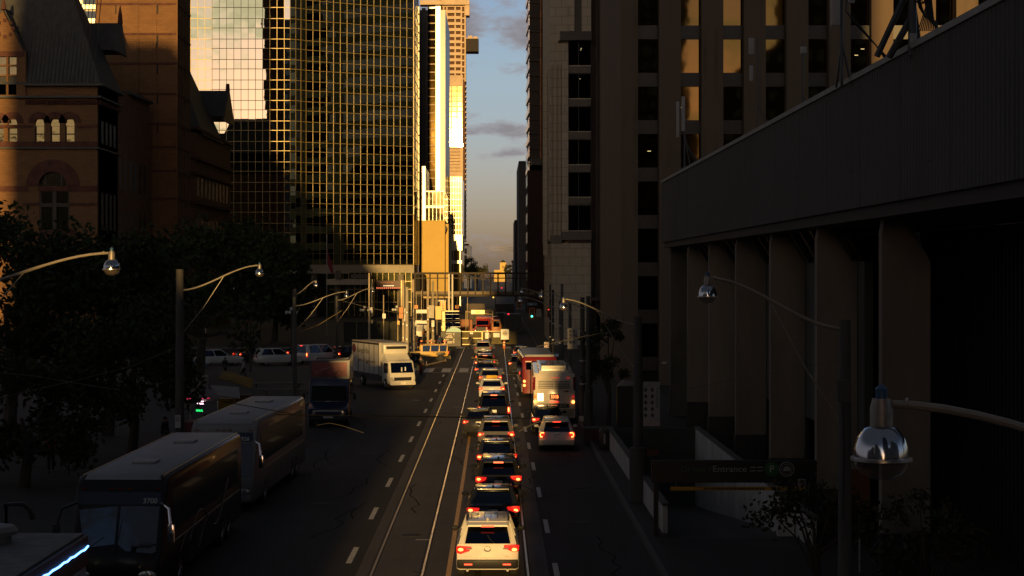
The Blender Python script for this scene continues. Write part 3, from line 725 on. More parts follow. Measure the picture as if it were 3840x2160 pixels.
w = MB()
for v in (790, 850, 1008): w.lathe([(.7,.15),(.7,pz(690,337))], (px(v,334.5),334.5,0), 20)
w.each('column', m_fin, gt, True)
w = MB(); w.lathe([(.42,.3),(.42,pz(702,331)-.0)], (px(937.5,331),331,0), 24); w.build('polished_column', mat('polished_bronze', (.95,.8,.5), .16, 1., var=.04), gt, True)
w = MB(); w.box(px(826,333), px(932,333), 330.5, 334, pz(716,333), pz(702,333)); w.build('canopy', mat('canopy_panels', (.5,.44,.33), .5, var=.15), gt, True)
w = MB(); w.box(px(826,334)-1, px(1036,334), 336.6, 337, .15, 9); w.build('lobby_glass', glass('green_lobby_glass', (.13,.14,.07), .06, 1., .1, .5), gt, True)
w = MB()
for i in range(14): w.box(px(845,334)+1.15*i, px(845,334)+1.15*i+.09, 336.45, 336.59, .2, 9)
for z in (3.,5.6,7.2): w.box(px(826,334), px(1036,334), 336.4, 336.58, z, z+.12)
w.each('lobby_mullion', m_gold, gt, True)
w = MB(); w.box(px(845,330), px(857,330), 329.5, 331, pz(702,330), 9.4); w.box(px(880,330)+.2, px(926,330), 330.2, 330.5, pz(700,331), pz(690,331)); w.build('soffit_panels', m_granite, gt, True)
es = thing('entrance_sign', 'dark theatre style entrance sign edged with a row of little lamps under the glass tower', 'sign', (px(980,329),329,6))
w = MB(); w.box(px(947,329), px(1012,329), 328.4, 330, pz(724,329), pz(706,329)); w.build('board', mat('sign_dark_red', (.06,.02,.012), .5), es, True)
w = MB(); w.box(px(957,329), px(992,329), 328.34, 328.39, pz(712.5,329), pz(709,329)); w.build('dim_line', mat('dim_red_letters', (.25,.06,.03), .5), es, True)
w = MB()
for i in range(9): w.box(px(965+3*i,329), px(967.2+3*i,329), 328.34, 328.39, pz(720,329), pz(717.3,329))
w.each('lit_letter', emat('sign_glow', (1,.75,.4), .9), es, True)
for i in range(14):
    w = MB(); w.ell((px(949+4.8*i,329),328.3,pz(724.5,329)), (.14,.1,.14), 8); w.build('marquee_lamp', emat('marquee_bulb', (1,.2,.08), 1.2), es, True)
w = MB(); w.box(px(1009,329), px(1014,329), 328.2, 329.2, 1.0, pz(705,329)); w.build('end_post', m_gold, es, True)

# ------------------------------------------------------------------ sunlit buildings at the end of the street
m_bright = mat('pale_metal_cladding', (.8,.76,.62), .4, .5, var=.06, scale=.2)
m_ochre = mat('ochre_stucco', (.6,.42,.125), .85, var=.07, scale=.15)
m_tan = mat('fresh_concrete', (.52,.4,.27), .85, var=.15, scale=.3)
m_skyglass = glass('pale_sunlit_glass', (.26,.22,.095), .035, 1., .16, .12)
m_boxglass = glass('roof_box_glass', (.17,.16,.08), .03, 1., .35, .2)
ht = thing('slab_tower', 'slender tower with pale metal flank and striped dark window column behind the ochre block', 'building', (px(1090,410),420,0))
YT = 410.; tx = lambda v: px(v,YT); tz = lambda v: pz(v,YT)
w = MB(); w.box(tx(1053), tx(1120), YT+.8, 450, .15, tz(24)); w.build('core', mat('dark_cladding', (.03,.032,.035), .3, .3), ht, True)
w = MB(); w.box(tx(1061), tx(1070.5), YT+.0, YT+.79, 20, tz(20)); w.build('grey_strip', mat('grey_cladding', (.09,.085,.085), .5), ht, True)
w = MB()
z = tz(470); k = 0
while z < tz(20): w.box(tx(1076), tx(1096), YT+.1, YT+.79, z, z+.26); z += 1.6+.42 if k % 2 else 2.0; k += 1
w.each('white_bar', m_tan, ht, True)
w = MB(); w.box(tx(1076), tx(1096), YT+.6, YT+.78, 20, tz(22)); w.build('window_glass', m_goldglass, ht, True)
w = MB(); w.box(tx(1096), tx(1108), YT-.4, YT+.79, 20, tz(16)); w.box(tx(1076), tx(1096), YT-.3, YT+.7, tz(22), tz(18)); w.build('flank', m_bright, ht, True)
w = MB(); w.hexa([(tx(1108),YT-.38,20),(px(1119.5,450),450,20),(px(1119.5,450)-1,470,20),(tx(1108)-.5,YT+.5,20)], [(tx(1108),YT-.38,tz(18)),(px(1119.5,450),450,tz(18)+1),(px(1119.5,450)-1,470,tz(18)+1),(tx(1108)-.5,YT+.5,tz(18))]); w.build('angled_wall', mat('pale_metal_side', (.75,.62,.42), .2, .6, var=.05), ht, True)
w = MB()
for f in (.25,.45,.65):
    x = tx(1108)+(px(1119.5,450)-tx(1108))*f; y = YT-.38+40*f; w.box(x-.05,x+.12,y-1,y+1.2,40-20*f,tz(50))
w.each('slit_window', m_dark, ht, True)
ob = thing('ochre_block', 'plain ochre rendered block with a glass box on its roof above the footbridge', 'building', (px(1090,374),378,0))
YO = 374.; ox = lambda v: px(v,YO); oz = lambda v: pz(v,YO)
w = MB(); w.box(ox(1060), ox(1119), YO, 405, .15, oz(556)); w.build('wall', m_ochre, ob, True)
w = MB(); w.box(ox(1059.5), ox(1119.5), YO-.15, 405.1, oz(557), oz(554.5)); w.box(ox(1060), ox(1119), YO-.04, YO-.001, oz(634.5), oz(633.5)); w.box(ox(1119)+.02, ox(1127), YO+4, 405, .15, oz(562)); w.build('parapet_cap', m_ochre, ob, True)
w = MB(); w.box(ox(1061), ox(1117), YO+2, 404, oz(554), oz(481)); w.build('glass_box', m_boxglass, ob, True)
w = MB()
for v in (1060.5,1070,1079,1088.5,1098,1107.5,1116): w.box(px(v,376)-.03, px(v,376)+.05, YO+1.85, YO+1.99, oz(554), oz(480))
for v in (480,517.5,521): w.box(ox(1060.5), ox(1117.3), YO+1.8, YO+1.98, oz(v)-.08, oz(v)+.06)
w.box(ox(1060), ox(1069), YO+1.7, YO+1.98, oz(554), oz(417))
w.build('frame', m_bright, ob, True)
w = MB(); w.box(ox(1062), ox(1068), YO+2.5, 400, oz(481), oz(417)); w.build('stair_tower', m_bright, ob, True)
w = MB(); w.prism([(ox(1118.5),oz(566)),(ox(1124),oz(570)),(ox(1124),oz(575)),(ox(1118.5),oz(588))], 'y', YO+.2, YO+2); w.build('bracket', m_wood, ob, True)
ct = thing('concrete_tower', 'tower under construction with bare floors stacked above a glazed lower part', 'building', (px(1145,820),830,0))
YC = 820.; kx = lambda v: px(v,YC); kz = lambda v: pz(v,YC)
w = MB(); w.box(kx(1100), kx(1170), YC+1.5, 850, kz(600), kz(-8)); w.build('core', mat('shaded_floor_interior', (.1,.05,.03), .9), ct, True)
w = MB()
v = 200; k = 0
while v > -6:
    w.box(kx(1112), kx(1171.5), YC-.3, YC+1.4, kz(v), kz(v)+.75); w.box(kx(1112), kx(1160), YC, YC+1.3, kz(v)+.76, kz(v)+1.5); v -= 15.2; k += 1
w.each('floor_slab', m_tan, ct, True)
w = MB()
for a in (1116,1124,1145,1160.5,1170): w.box(kx(a)-.35, kx(a)+.35, YC-.05, YC+1.3, kz(205), kz(-6))
w.each('column', m_tan, ct, True)
w = MB(); w.box(kx(1057), kx(1181), YC-3, YC+4, kz(14), kz(3)); w.box(kx(1170), kx(1181), YC-2, YC+6, kz(40), kz(14.5)); w.build('formwork_deck', m_tan, ct, True)
w = MB(); w.box(kx(1172.5), kx(1204), YC-4, YC+6, kz(132), kz(100)); lp = w.build('loading_platform', mat('dark_steel_platform', (.02,.016,.014), .8), ct, True)
w = MB(); w.box(kx(1172.5), kx(1203), YC-3.5, YC+5, kz(99.5), kz(97)); w.box(kx(1178),kx(1188),YC-2,YC+1,kz(97),kz(91)); w.box(kx(1192),kx(1200),YC-2,YC+1,kz(97),kz(93)); w.build('stacked_material', m_tan, lp, True)
w = MB()
for j in range(32): w.box(kx(1165), kx(1173), YC+2, YC+9, kz(205+13*j), kz(205+13*j)+.7)
w.box(kx(1164.5), kx(1166), YC+1.6, YC+3, kz(600), kz(200)); w.each('balcony_slab', m_tan, ct, True)
w = MB(); w.box(kx(1120), kx(1164), YC-2, YC+1.6, kz(370), kz(192)); w.build('lower_glazing', m_skyglass, ct, True)
w = MB()
for a in (1120,1128,1136,1150,1163.5): w.box(kx(a)-.25, kx(a)+.25, YC-2.3, YC-2.01, kz(360), kz(190))
w.box(kx(1121), kx(1162.5), YC-2.5, YC-2, kz(217), kz(191))
for j in range(12): w.box(kx(1120), kx(1164), YC-2.25, YC-2.02, kz(217+13*j)-.2, kz(217+13*j)+.2)
w.build('glazing_frame', m_tan, ct, True)
w = MB()
for j in range(8): w.box(kx(1118), kx(1157), YC-3.6, YC-2, kz(375+8*j), kz(371+8*j))
w.box(kx(1118), kx(1165), YC-2, YC+2, kz(700), kz(371)); w.each('screen_panel', m_tan, ct, True)
gm = thing('glazed_block', 'sunlit glass mid rise block standing below the tower under construction', 'building', (px(1145,440),445,0))
YG = 440.; gx = lambda v: px(v,YG); gz = lambda v: pz(v,YG)
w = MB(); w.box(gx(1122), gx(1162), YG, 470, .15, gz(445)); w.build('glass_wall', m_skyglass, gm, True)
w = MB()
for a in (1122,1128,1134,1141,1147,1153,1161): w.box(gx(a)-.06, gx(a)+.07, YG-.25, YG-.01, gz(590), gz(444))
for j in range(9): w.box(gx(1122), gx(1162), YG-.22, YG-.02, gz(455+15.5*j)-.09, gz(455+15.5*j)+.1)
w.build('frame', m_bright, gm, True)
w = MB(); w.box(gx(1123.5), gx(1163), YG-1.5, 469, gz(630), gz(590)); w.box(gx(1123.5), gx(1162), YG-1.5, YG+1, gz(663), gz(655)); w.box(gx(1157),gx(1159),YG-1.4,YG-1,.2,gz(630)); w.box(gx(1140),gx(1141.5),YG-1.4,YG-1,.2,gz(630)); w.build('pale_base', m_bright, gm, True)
sb = thing('corner_block', 'small pale glazed block above the trees where the street meets the sky', 'building', (px(1174,900),900,0))
w = MB(); w.box(px(1163,900), px(1185,900), 900, 930, .15, pz(618,900)); w.build('wall', m_bright, sb, True)
w = MB()
for v in (625,643,661):
    for a in (1164,1169.5): w.quad((px(a,900),899.9,pz(v+13,900)),(px(a+4.5,900),899.9,pz(v+13,900)),(px(a+4.5,900),899.9,pz(v,900)),(px(a,900),899.9,pz(v,900)))
w.each('window_pane', m_skyglass, sb, True)
w = MB(); w.box(px(1164,900), px(1179,900), 902, 915, pz(617.5,900), pz(613,900)); w.build('roof_unit', m_redst, sb, True)
st = thing('small_clock_tower', 'tiny sunlit square tower with a pyramid roof far down the street', 'tower', (px(1265,1500),1500,0))
w = MB(); w.box(px(1257.5,1500), px(1273,1500), 1500, 1505.5, .1, pz(660,1500)); w.box(px(1243,1500), px(1262,1500), 1503, 1520, .1, pz(679,1500)); w.build('wall', m_ochre, st, True)
w = MB(); x0, x1 = px(1256.5,1500), px(1274,1500); w.hexa([(x0,1499.5,pz(660,1500)),(x1,1499.5,pz(660,1500)),(x1,1506,pz(660,1500)),(x0,1506,pz(660,1500))],[((x0+x1)/2-.1,1502.6,pz(653.5,1500)),((x0+x1)/2+.1,1502.6,pz(653.5,1500)),((x0+x1)/2+.1,1502.9,pz(653.5,1500)),((x0+x1)/2-.1,1502.9,pz(653.5,1500))]); w.build('roof', m_copper, st, True)
w = MB(); w.box(px(1264,1500), px(1266.5,1500), 1499.9, 1499.99, pz(675,1500), pz(669,1500)); w.build('clock_face', m_redst, st, True)
cr = thing('tower_crane', 'distant lattice crane jib reaching over the end of the street', 'crane', (px(1291,1100),1100,0))
w = MB()
j0, j1 = Vector((px(1222,1100),1100,pz(627,1100))), Vector((px(1300,1100),1100,pz(632.5,1100)))
w.tube([j0,j1], .14, 5); w.tube([j0+Vector((0,0,1.6)),j1+Vector((0,0,2.2))], .14, 5)
for i in range(14):
    a = j0.lerp(j1,i/14); b = j0.lerp(j1,(i+.5)/14); w.tube([a,b+Vector((0,0,1.8)),j0.lerp(j1,(i+1)/14)], .09, 4)
w.build('jib', mat('crane_steel', (.35,.32,.28), .6), cr, True)
w = MB(); w.box(px(1296,1100), px(1296,1100)+2, 1099, 1101, .1, pz(620,1100)); w.build('mast', m_black, cr, True)
pb = thing('balcony_tower', 'pale apartment tower with white balconies glimpsed beside the slate roof', 'building', (px(225,360),362,0))
w = MB(); w.box(px(150,360), px(245.5,360), 360, 380, .15, 85); w.build('wall', m_bright, pb, True)
w = MB()
for j in range(14): w.box(px(232,360)-2, px(245,360), 359.9, 359.99, 52+3*j, 53.6+3*j)
w.each('window_pane', m_tint, pb, True)
w = MB()
for j in range(14): w.box(px(150,360), px(245.6,360), 358.6, 359.8, 50.8+3*j, 51.2+3*j)
w.each('balcony', m_bright, pb, True)

# ------------------------------------------------------------------ skywalk across the street
sk = thing('skywalk', 'glazed steel footbridge spanning the street above the traffic lights', 'footbridge', (-2,300,5))
YS = 300.; qx = lambda v: px(v,YS); qz = lambda v: pz(v,YS)
m_brz = mat('dark_bridge_steel', (.035,.023,.013), .7, 0., var=.15)
w = MB(); w.box(qx(1040), qx(1372), YS, YS+3.2, qz(690)-.0, qz(685)); w.box(qx(1040), qx(1372), YS, YS+3.2, qz(746), qz(741)); w.build('chord', m_brz, sk, True)
w = MB(); w.box(qx(1041), qx(1371), YS+.02, YS+.12, qz(740.5), qz(733)); w.build('sill_panel', mat('cream_panel', (.15,.11,.06), .6), sk, True)
for i in range(18):
    v = 1042+19*i; w = MB(); w.box(qx(v), qx(v+3.6), YS-.12, YS-.002, qz(746), qz(685)); w.build('post', m_brz, sk, True)
w = MB()
for i in range(17):
    v = 1046+19*i; w.quad((qx(v),YS+.1,qz(732.5)),(qx(v+15),YS+.1,qz(732.5)),(qx(v+15),YS+.1,qz(691)),(qx(v),YS+.1,qz(691)))
w.each('glass_panel', pane_mat('bridge_glass', (.12,.12,.13), .88), sk, True)
w = MB(); w.box(qx(1040), qx(1372), YS-.06, YS-.004, qz(701), qz(698.5)); w.build('handrail', m_brz, sk, True)
# ------------------------------------------------------------------ vehicles
m_cglass = glass('car_window_glass', (.045,.06,.085), .03, 1.)
m_red_on = emat('lit_brake_lens', (1,.05,.02), 2.2, (.3,.02,.02))
m_red_core = emat('bright_brake_bulb', (1,.28,.06), 5., (.3,.02,.02))
m_red_dim = emat('dim_tail_lens', (1,.03,.03), .35, (.25,.01,.01))
m_red_lens = emat('glowing_tail_lens', (1,.02,.012), .8, (.3,.02,.02))
m_red_off = mat('unlit_red_lens', (.22,.02,.015), .3, var=0)
m_plate = mat('number_plate', (.62,.62,.6), .4, var=.05)
m_head = mat('headlamp_lens', (.6,.6,.58), .12, .6, var=.1)
m_amber = emat('amber_lens', (1,.35,.05), .25, (.5,.2,.03))
_pc = {}
def paint(c, rough=.25):
    k = tuple(c)
    if k not in _pc: _pc[k] = mat('car_paint', c, .16 if sum(c) < .3 else rough, 0., var=.06, scale=3, coat=.5, spec=.2 if sum(c) < .3 else .5)
    return _pc[k]
def wheel(parent, x, y, r=.34, wd=.24, side=1, rim=True):
    w = MB(); w.lathe([(r*.62,-wd/2),(r*.9,-wd/2),(r,-wd*.36),(r,wd*.36),(r*.9,wd/2),(r*.62,wd/2)], (x,y,r), 18, ax='x'); o = w.build('wheel', m_rubber, parent)
    if rim:
        w = MB(); f = x+side*wd*.42
        w.lathe([(0,-.02),(r*.63,-.02),(r*.63,.03),(r*.5,.0),(0,.01)], (f,y,r), 16, ax='x')
        for k in range(5):
            a = 2*PI*k/5; w.tube([(f+side*.02,y,r),(f+side*.02,y+r*.58*math.cos(a),r+r*.58*math.sin(a))], .035, 4)
        w.build('rim', m_rim, o)
    return o
CAR = {
 'suv':   dict(out=lambda L: [(.1,.3),(0,.42),(0,.64),(.06,.7),(.09,.98),(.14,1.07),(L-1.3,1.08),(L-.9,1.03),(L-.2,.93),(L-.02,.76),(L,.45),(L-.12,.28)], b=(.15,1.2,1.04), t=(.5,2.05), Ht=1.68, zl=.93),
 'wagon': dict(out=lambda L: [(.1,.3),(0,.42),(0,.62),(.06,.68),(.09,.92),(.14,.98),(L-1.35,.98),(L-.9,.95),(L-.2,.86),(L-.02,.72),(L,.45),(L-.12,.26)], b=(.15,1.3,.95), t=(.62,2.15), Ht=1.6, zl=.88),
 'sedan': dict(out=lambda L: [(.1,.26),(0,.4),(0,.62),(.04,.9),(.1,.98),(.7,1.0),(L-1.35,.94),(L-.9,.9),(L-.2,.78),(L-.02,.64),(L,.42),(L-.12,.24)], b=(.45,1.3,.95), t=(1.3,2.15), Ht=1.45, zl=.84),
 'van':   dict(out=lambda L: [(.06,.3),(0,.42),(0,.9),(.03,1.05),(.06,1.1),(L-1.0,1.1),(L-.55,1.02),(L-.1,.9),(L,.7),(L,.45),(L-.1,.28)], b=(.06,.9,1.06), t=(.14,1.75), Ht=1.9, zl=1.0),
}
def car(label, kind, col, x, y, L=4.6, W=1.85, rz=0., Ht=None, lamp='corner', on=True, cat='car', group=None, rails=False, cladding=False, plate=True, detail=True, name='parked_car', hi=True, roofcol=None):
    d = CAR[kind]; Ht = Ht or d['Ht']; hw = W/2; p = paint(col)
    o = thing(name, label, cat, (x,y,0), rz, group)
    out = d['out'](L)
    w = MB(); w.puff(out, 'x', -hw, hw, .09); w.build('body', p, o)
    b0, b1, bz = d['b']; t0, t1 = d['t']; b1 = L-b1; t1 = L-t1
    hb, htp = hw*.92, hw*.72
    def ring(f, grow=0.):
        e = f**.85; h = hb+(htp-hb)*f+grow; z = bz+(Ht-.06-bz)*f; y0 = b0+(t0-b0)*f-grow; y1 = b1+(t1-b1)*e+grow; c = .12
        return [(-h+c,y0,z),(h-c,y0,z),(h,y0+c,z),(h,y1-c*2,z),(h-c,y1,z),(-h+c,y1,z),(-h,y1-c*2,z),(-h,y0+c,z)]
    w = MB(); w.loft([ring(0),ring(.5),ring(1)], 0, True); w.build('window_glass', m_cglass, o)
    rf = [(-htp+.1,t0-.06),(htp-.1,t0-.06),(htp,t0+.05),(htp,t1-.15),(htp-.12,t1),(-htp+.12,t1),(-htp,t1-.15),(-htp,t0+.05)]
    w = MB(); w.puff(rf, 'z', Ht-.1, Ht, .035)
    sp = .2 if kind in ('suv','wagon') else 0     # roof spoiler above the rear window
    if sp: w.hexa([(-htp+.06,t0-.3,Ht-.13),(htp-.06,t0-.3,Ht-.13),(htp-.02,t0,Ht-.1),(-htp+.02,t0,Ht-.1)],[(-htp+.08,t0-.3,Ht-.08),(htp-.08,t0-.3,Ht-.08),(htp-.03,t0,Ht-.01),(-htp+.03,t0,Ht-.01)])
    w.build('roof', roofcol or p, o)
    w = MB()
    for s in (-1,1):
        def q(f, dy, k=1.): 
            r0 = ring(f, .012); return Vector((s*(hb+(htp-hb)*f+.012), (b0+(t0-b0)*f)*(1-k)+ (b1+(t1-b1)*f**.85)*k+dy, bz+(Ht-.06-bz)*f))
        pw = .34 if kind in ('suv','wagon') else .3
        w.slab([q(0,.05,0), q(0,pw,0), q(1,pw,0), q(1,.05,0)][::s], .03)
        w.slab([q(0,-.02,0)+Vector((-s*.16,-.03,0)), q(0,.06,0), q(1,.06,0), q(1,-.02,0)+Vector((-s*.1,-.03,0))][::s], .03)
        w.slab([q(0,-.12), q(0,-.04), q(1,-.04), q(1,-.14)][::s], .03)
        m1 = .52
        w.slab([q(0,-.04,m1), q(0,.04,m1), q(1,.04,m1), q(1,-.04,m1)][::s], .02)
    w.each('roof_pillar', p, o)
    ly = .02 if kind != 'sedan' else -.01; zl = d['zl']
    for s in (-1,1):
        w = MB()
        if lamp == 'bar':       # wide lamp reaching in towards the plate
            w.slab([(s*hw*.99,.12,zl-.07),(s*hw*.86,ly,zl-.09),(s*hw*.58,ly+.0,zl+.0),(s*hw*.52,ly+.02,zl+.07),(s*hw*.9,ly+.03,zl+.09),(s*hw*1.0,.16,zl+.06)][::s], .06)
        elif lamp == 'tall': w.slab([(s*hw*.98,.08,zl-.28),(s*hw*.82,ly,zl-.28),(s*hw*.8,ly,zl+.12),(s*hw*.96,.1,zl+.12)][::s], .06)
        elif lamp == 'c': w.slab([(s*hw*1.0,.14,zl-.14),(s*hw*.8,ly,zl-.15),(s*hw*.66,ly,zl+.0),(s*hw*.66,ly,zl+.08),(s*hw*.95,ly+.05,zl+.1)][::s], .06)
        else: w.slab([(s*hw*1.0,.14,zl-.1),(s*hw*.86,ly,zl-.1),(s*hw*.64,ly,zl+.02),(s*hw*.64,ly,zl+.07),(s*hw*.95,.1,zl+.1)][::s], .06)
        for i in range(len(w.v)): w.v[i] = (w.v[i][0], w.v[i][1]-.03, w.v[i][2])
        tl = w.build('taillight', m_red_lens if on else m_red_off, o)
        if on:
            w = MB()
            if lamp == 'c':
                pts_ = [(s*hw*.72,-.07,zl+.08),(s*hw*.88,-.07,zl+.08),(s*hw*.93,-.06,zl),(s*hw*.9,-.07,zl-.12),(s*hw*.8,-.07,zl-.13)]
                w.tube(pts_, .03, 6)
            elif lamp == 'tall': w.ell((s*hw*.88,-.04,zl-.05), (.06,.03,.16), 8)
            else: w.ell((s*hw*.86,-.035,zl-.01), (.085,.03,.05), 8)
            w.build('brake_lamp', m_red_core, tl)
    if hi:
        w = MB()
        if kind in ('suv','wagon'): w.box(-.2,.2,t0-.335,t0-.3,Ht-.14,Ht-.09)
        elif kind == 'van': w.box(-.12,.12,-.02,.05,Ht-.12,Ht-.06)
        else: w.box(-.2,.2,.75,.79,1.02,1.07)
        w.build('high_brake_light', m_red_on if on else m_red_dim, o)
    if plate:
        w = MB(); zc_ = .78 if kind != 'van' else .8; w.box(-.16,.16,-.035 if kind=='sedan' else .035,-.02 if kind=='sedan' else .09,zc_-.08,zc_+.08); w.build('license_plate', m_plate, o)
    w = MB(); w.puff([(.02,.34),(-.03,.42),(-.03,.6),(.05,.66),(.2,.6),(.2,.34)], 'x', -hw*.98, hw*.98, .06); w.build('rear_bumper', m_black if cladding else p, o)
    if on and cladding:
        for s in (-1,1):
            w = MB(); w.box(s*hw*.62-.12, s*hw*.62+.12, -.05, -.02, .46, .5); w.build('reflector', m_red_on, o)
    for s in (-1,1):
        w = MB(); w.ell((s*(hw+.12),b1-.45,bz+.08), (.14,.09,.085), 8); w.tube([(s*(hw-.05),b1-.42,bz+.02),(s*(hw+.1),b1-.45,bz+.05)], .03, 5); w.build('side_mirror', m_black if cladding else p, o)
        for yy in (.95, L-.9): wheel(o, s*(hw-.13), yy, .345 if kind != 'sedan' else .32, .23, s, detail)
    if rails:
        for s in (-1,1):
            w = MB(); w.tube([(s*htp*.93,t0+.1,Ht),(s*htp*.93,t0+.2,Ht+.06),(s*htp*.93,t1-.3,Ht+.06),(s*htp*.93,t1-.2,Ht)], .02, 6); w.build('roof_rail', m_black, o)
    if detail:
        w = MB(); w.tube([(0,t0+.2,Ht-.005),(0,t0+.1,Ht+.06),(0,t0+.02,Ht+.09)], [.05,.035,.01], 6); w.build('antenna', p, o)
        for s in (-1,1):
            w = MB(); w.ell((s*hw*.78,L-.06,.72), (.18,.08,.07), 8); w.build('headlight', m_head, o)
            w = MB(); w.box(s*hw*1.0-.015,s*hw*1.0+.005,L*.42,L*.42+.16,bz-.14,bz-.11); w.build('door_handle', p, o)
    return o
Wh, Bk, Gy, Sv, Bl = (.78,.76,.73), (.012,.013,.016), (.085,.085,.09), (.42,.42,.42), (.02,.03,.06)
G1 = 'cars queued in the centre lane'
rv = car('white sport utility vehicle at the tail of the queue, sunlit tailgate and black bumper', 'suv', Wh, -.25, 49.6, 4.55, 1.86, rz=.0, lamp='bar', rails=True, cladding=True, group=G1, name='queued_car', Ht=1.7)
# tailgate furniture of the nearest vehicle
w = MB(); w.tube([(.16*math.cos(a*PI/8)*.6,.02,.93+.07*math.sin(a*PI/8)) for a in range(17)], .012, 5); w.build('emblem', m_chrome, rv)
for s, wd in ((-1,.17),(1,.12)):
    w = MB()
    for i in range(4): w.box(s*.56+wd*(i-2)/3, s*.56+wd*(i-2)/3+.03, .03, .05, .7, .725)
    w.build('badge', m_chrome, rv)
w = MB(); w.tube([(0,.28,1.3),(.1,.2,1.15),(.2,.14,1.1)], .012, 4); w.build('rear_wiper', m_black, rv)
w = MB()
for i in range(6): w.box(-.5+.2*i-.01, -.5+.2*i+.01, .9, 2.2, 1.698, 1.712)
w.build('roof_grooves', m_black, rv)
for s in (-1,1):
    w = MB(); w.lathe([(.035,-.05),(.04,.1),(.03,.1)], (s*.6,.02,.3), 10, ax='y'); w.build('exhaust_pipe', m_chrome, rv)
    w = MB(); w.ell((s*.55,-.055,.95), (.1,.02,.025), 8); w.build('reverse_lamp', m_head, rv)
car('glossy black sedan directly ahead of the white sport utility vehicle', 'sedan', Bk, -.1, 58.4, 4.7, 1.85, lamp='bar', group=G1, name='queued_car')
car('black sport utility vehicle second ahead of the white one, with a row of chrome letters', 'suv', Bk, .1, 66.4, 4.6, 1.83, lamp='bar', group=G1, name='queued_car')
car('dark sedan with a boot lip between the black and grey sport utility vehicles', 'sedan', (.02,.022,.03), .03, 75.2, 4.7, 1.82, lamp='bar', group=G1, name='queued_car')
car('dark grey sport utility vehicle with a wide plate recess and silver roof in the queue', 'suv', (.1,.1,.105), 0, 84.6, 4.6, 1.86, rails=True, group=G1, name='queued_car')
car('small dark car pulled out to the yellow line beside the grey sport utility vehicle', 'sedan', (.03,.03,.035), -.95, 92.6, 4.4, 1.78, rz=.02, group=G1, name='queued_car')
car('large black sport utility vehicle with tall upright lamps behind the taxi', 'suv', Bk, -.12, 100.4, 5.1, 2.0, Ht=1.85, lamp='tall', group=G1, name='queued_car')
tx_ = car('white taxi with a yellow roof sign in the queue', 'sedan', (.6,.6,.6), -.3, 119., 4.8, 1.85, group=G1, cat='taxi', name='taxi')
w = MB(); w.hexa([(-.42,1.95,1.45),(.42,1.95,1.45),(.42,2.25,1.45),(-.42,2.25,1.45)],[(-.36,2.05,1.66),(.36,2.05,1.66),(.36,2.15,1.66),(-.36,2.15,1.66)]); w.build('roof_sign', mat('taxi_yellow', (.7,.42,.03), .4), tx_)
car('grey sedan ahead of the white taxi in the queue', 'sedan', (.16,.16,.165), -.45, 131.5, 4.7, 1.82, group=G1, name='queued_car', detail=False)
car('blue black sedan stopped at the crosswalk under the gold wire fitting', 'sedan', Bl, -.9, 142.5, 4.7, 1.85, group=G1, name='queued_car', detail=False)
car('silver car crossing the junction towards the construction gate', 'suv', (.16,.16,.16), -1.4, 180., 4.5, 1.9, group=G1, name='queued_car', detail=False, on=False)
car('dark sport utility vehicle just beyond the crosswalk in the queue', 'suv', (.03,.03,.035), -1.0, 151.5, 4.7, 1.88, group=G1, name='queued_car', detail=False)
car('dark saloon between the crosswalk and the silver car', 'sedan', (.025,.025,.03), -1.1, 163, 4.6, 1.84, group=G1, name='queued_car', detail=False)
G2 = 'vehicles in the kerb lane'
ow = car('white estate car with c shaped brake lights behind the city bus', 'wagon', (.55,.54,.52), 3.12, 85.2, 4.8, 1.84, rz=-.02, lamp='c', rails=True, cladding=False, group=G2, name='queued_car')
w = MB(); w.ell((0,.02,.9),(.07,.02,.045),10); w.build('emblem', m_chrome, ow)
car('black sedan squeezed between the white estate car and the bus', 'sedan', Bk, 2.95, 94.2, 4.7, 1.85, lamp='bar', group=G2, name='queued_car')
car('dark hatchback ahead of the red bus showing one red lamp', 'suv', (.03,.03,.035), 2.05, 150, 4.5, 1.85, group=G2, name='queued_car', detail=False)
car('dark car with a bluish roof turning beyond the crosswalk', 'suv', (.03,.05,.09), 3.6, 163, 4.6, 1.9, rz=-.5, group=G2, name='queued_car', detail=False)
car('dark saloon waiting just past the junction in the kerb lane', 'sedan', (.03,.025,.03), 2.7, 172, 4.6, 1.85, group=G2, name='queued_car', detail=False)
G3 = 'vehicles waiting on the cross street'
car('white sport utility vehicle side on, behind the tall concrete pole on the cross street', 'suv', (.5,.5,.5), px(640,163), 163, 4.6, 1.85, rz=-PI/2+.35, on=False, group=G3, name='waiting_car', hi=False)
car('pearl grey saloon side on beyond the food stalls on the cross street', 'wagon', (.45,.45,.47), px(490,162), 162, 4.7, 1.85, rz=-PI/2+.4, on=False, group=G3, name='waiting_car', hi=False)
car('white delivery van with red tail lamps on the cross street', 'van', (.6,.6,.6), px(760,167), 166, 4.9, 1.9, rz=-PI/2+.9, lamp='tall', group=G3, cat='van', name='delivery_van')
car('dark car with one red lamp between the two pale cars on the cross street', 'sedan', (.03,.03,.03), px(592,168), 169, 4.5, 1.8, rz=-PI/2+.6, group=G3, name='waiting_car', detail=False)
car('dark car just behind the white van on the cross street', 'sedan', (.025,.025,.03), px(715,172), 172, 4.5, 1.8, rz=-PI/2+.6, group=G3, name='waiting_car', detail=False)
car('bluish low car beside the food stalls, half hidden by the tree', 'sedan', (.1,.13,.18), px(395,155), 155, 4.6, 1.8, rz=-PI/2+.3, on=False, group=G3, name='waiting_car', detail=False)
car('dark car with a red lamp behind the box truck on the cross street', 'suv', (.03,.03,.03), px(842,168), 168, 4.5, 1.8, rz=-PI/2+.7, group=G3, name='waiting_car', detail=False)

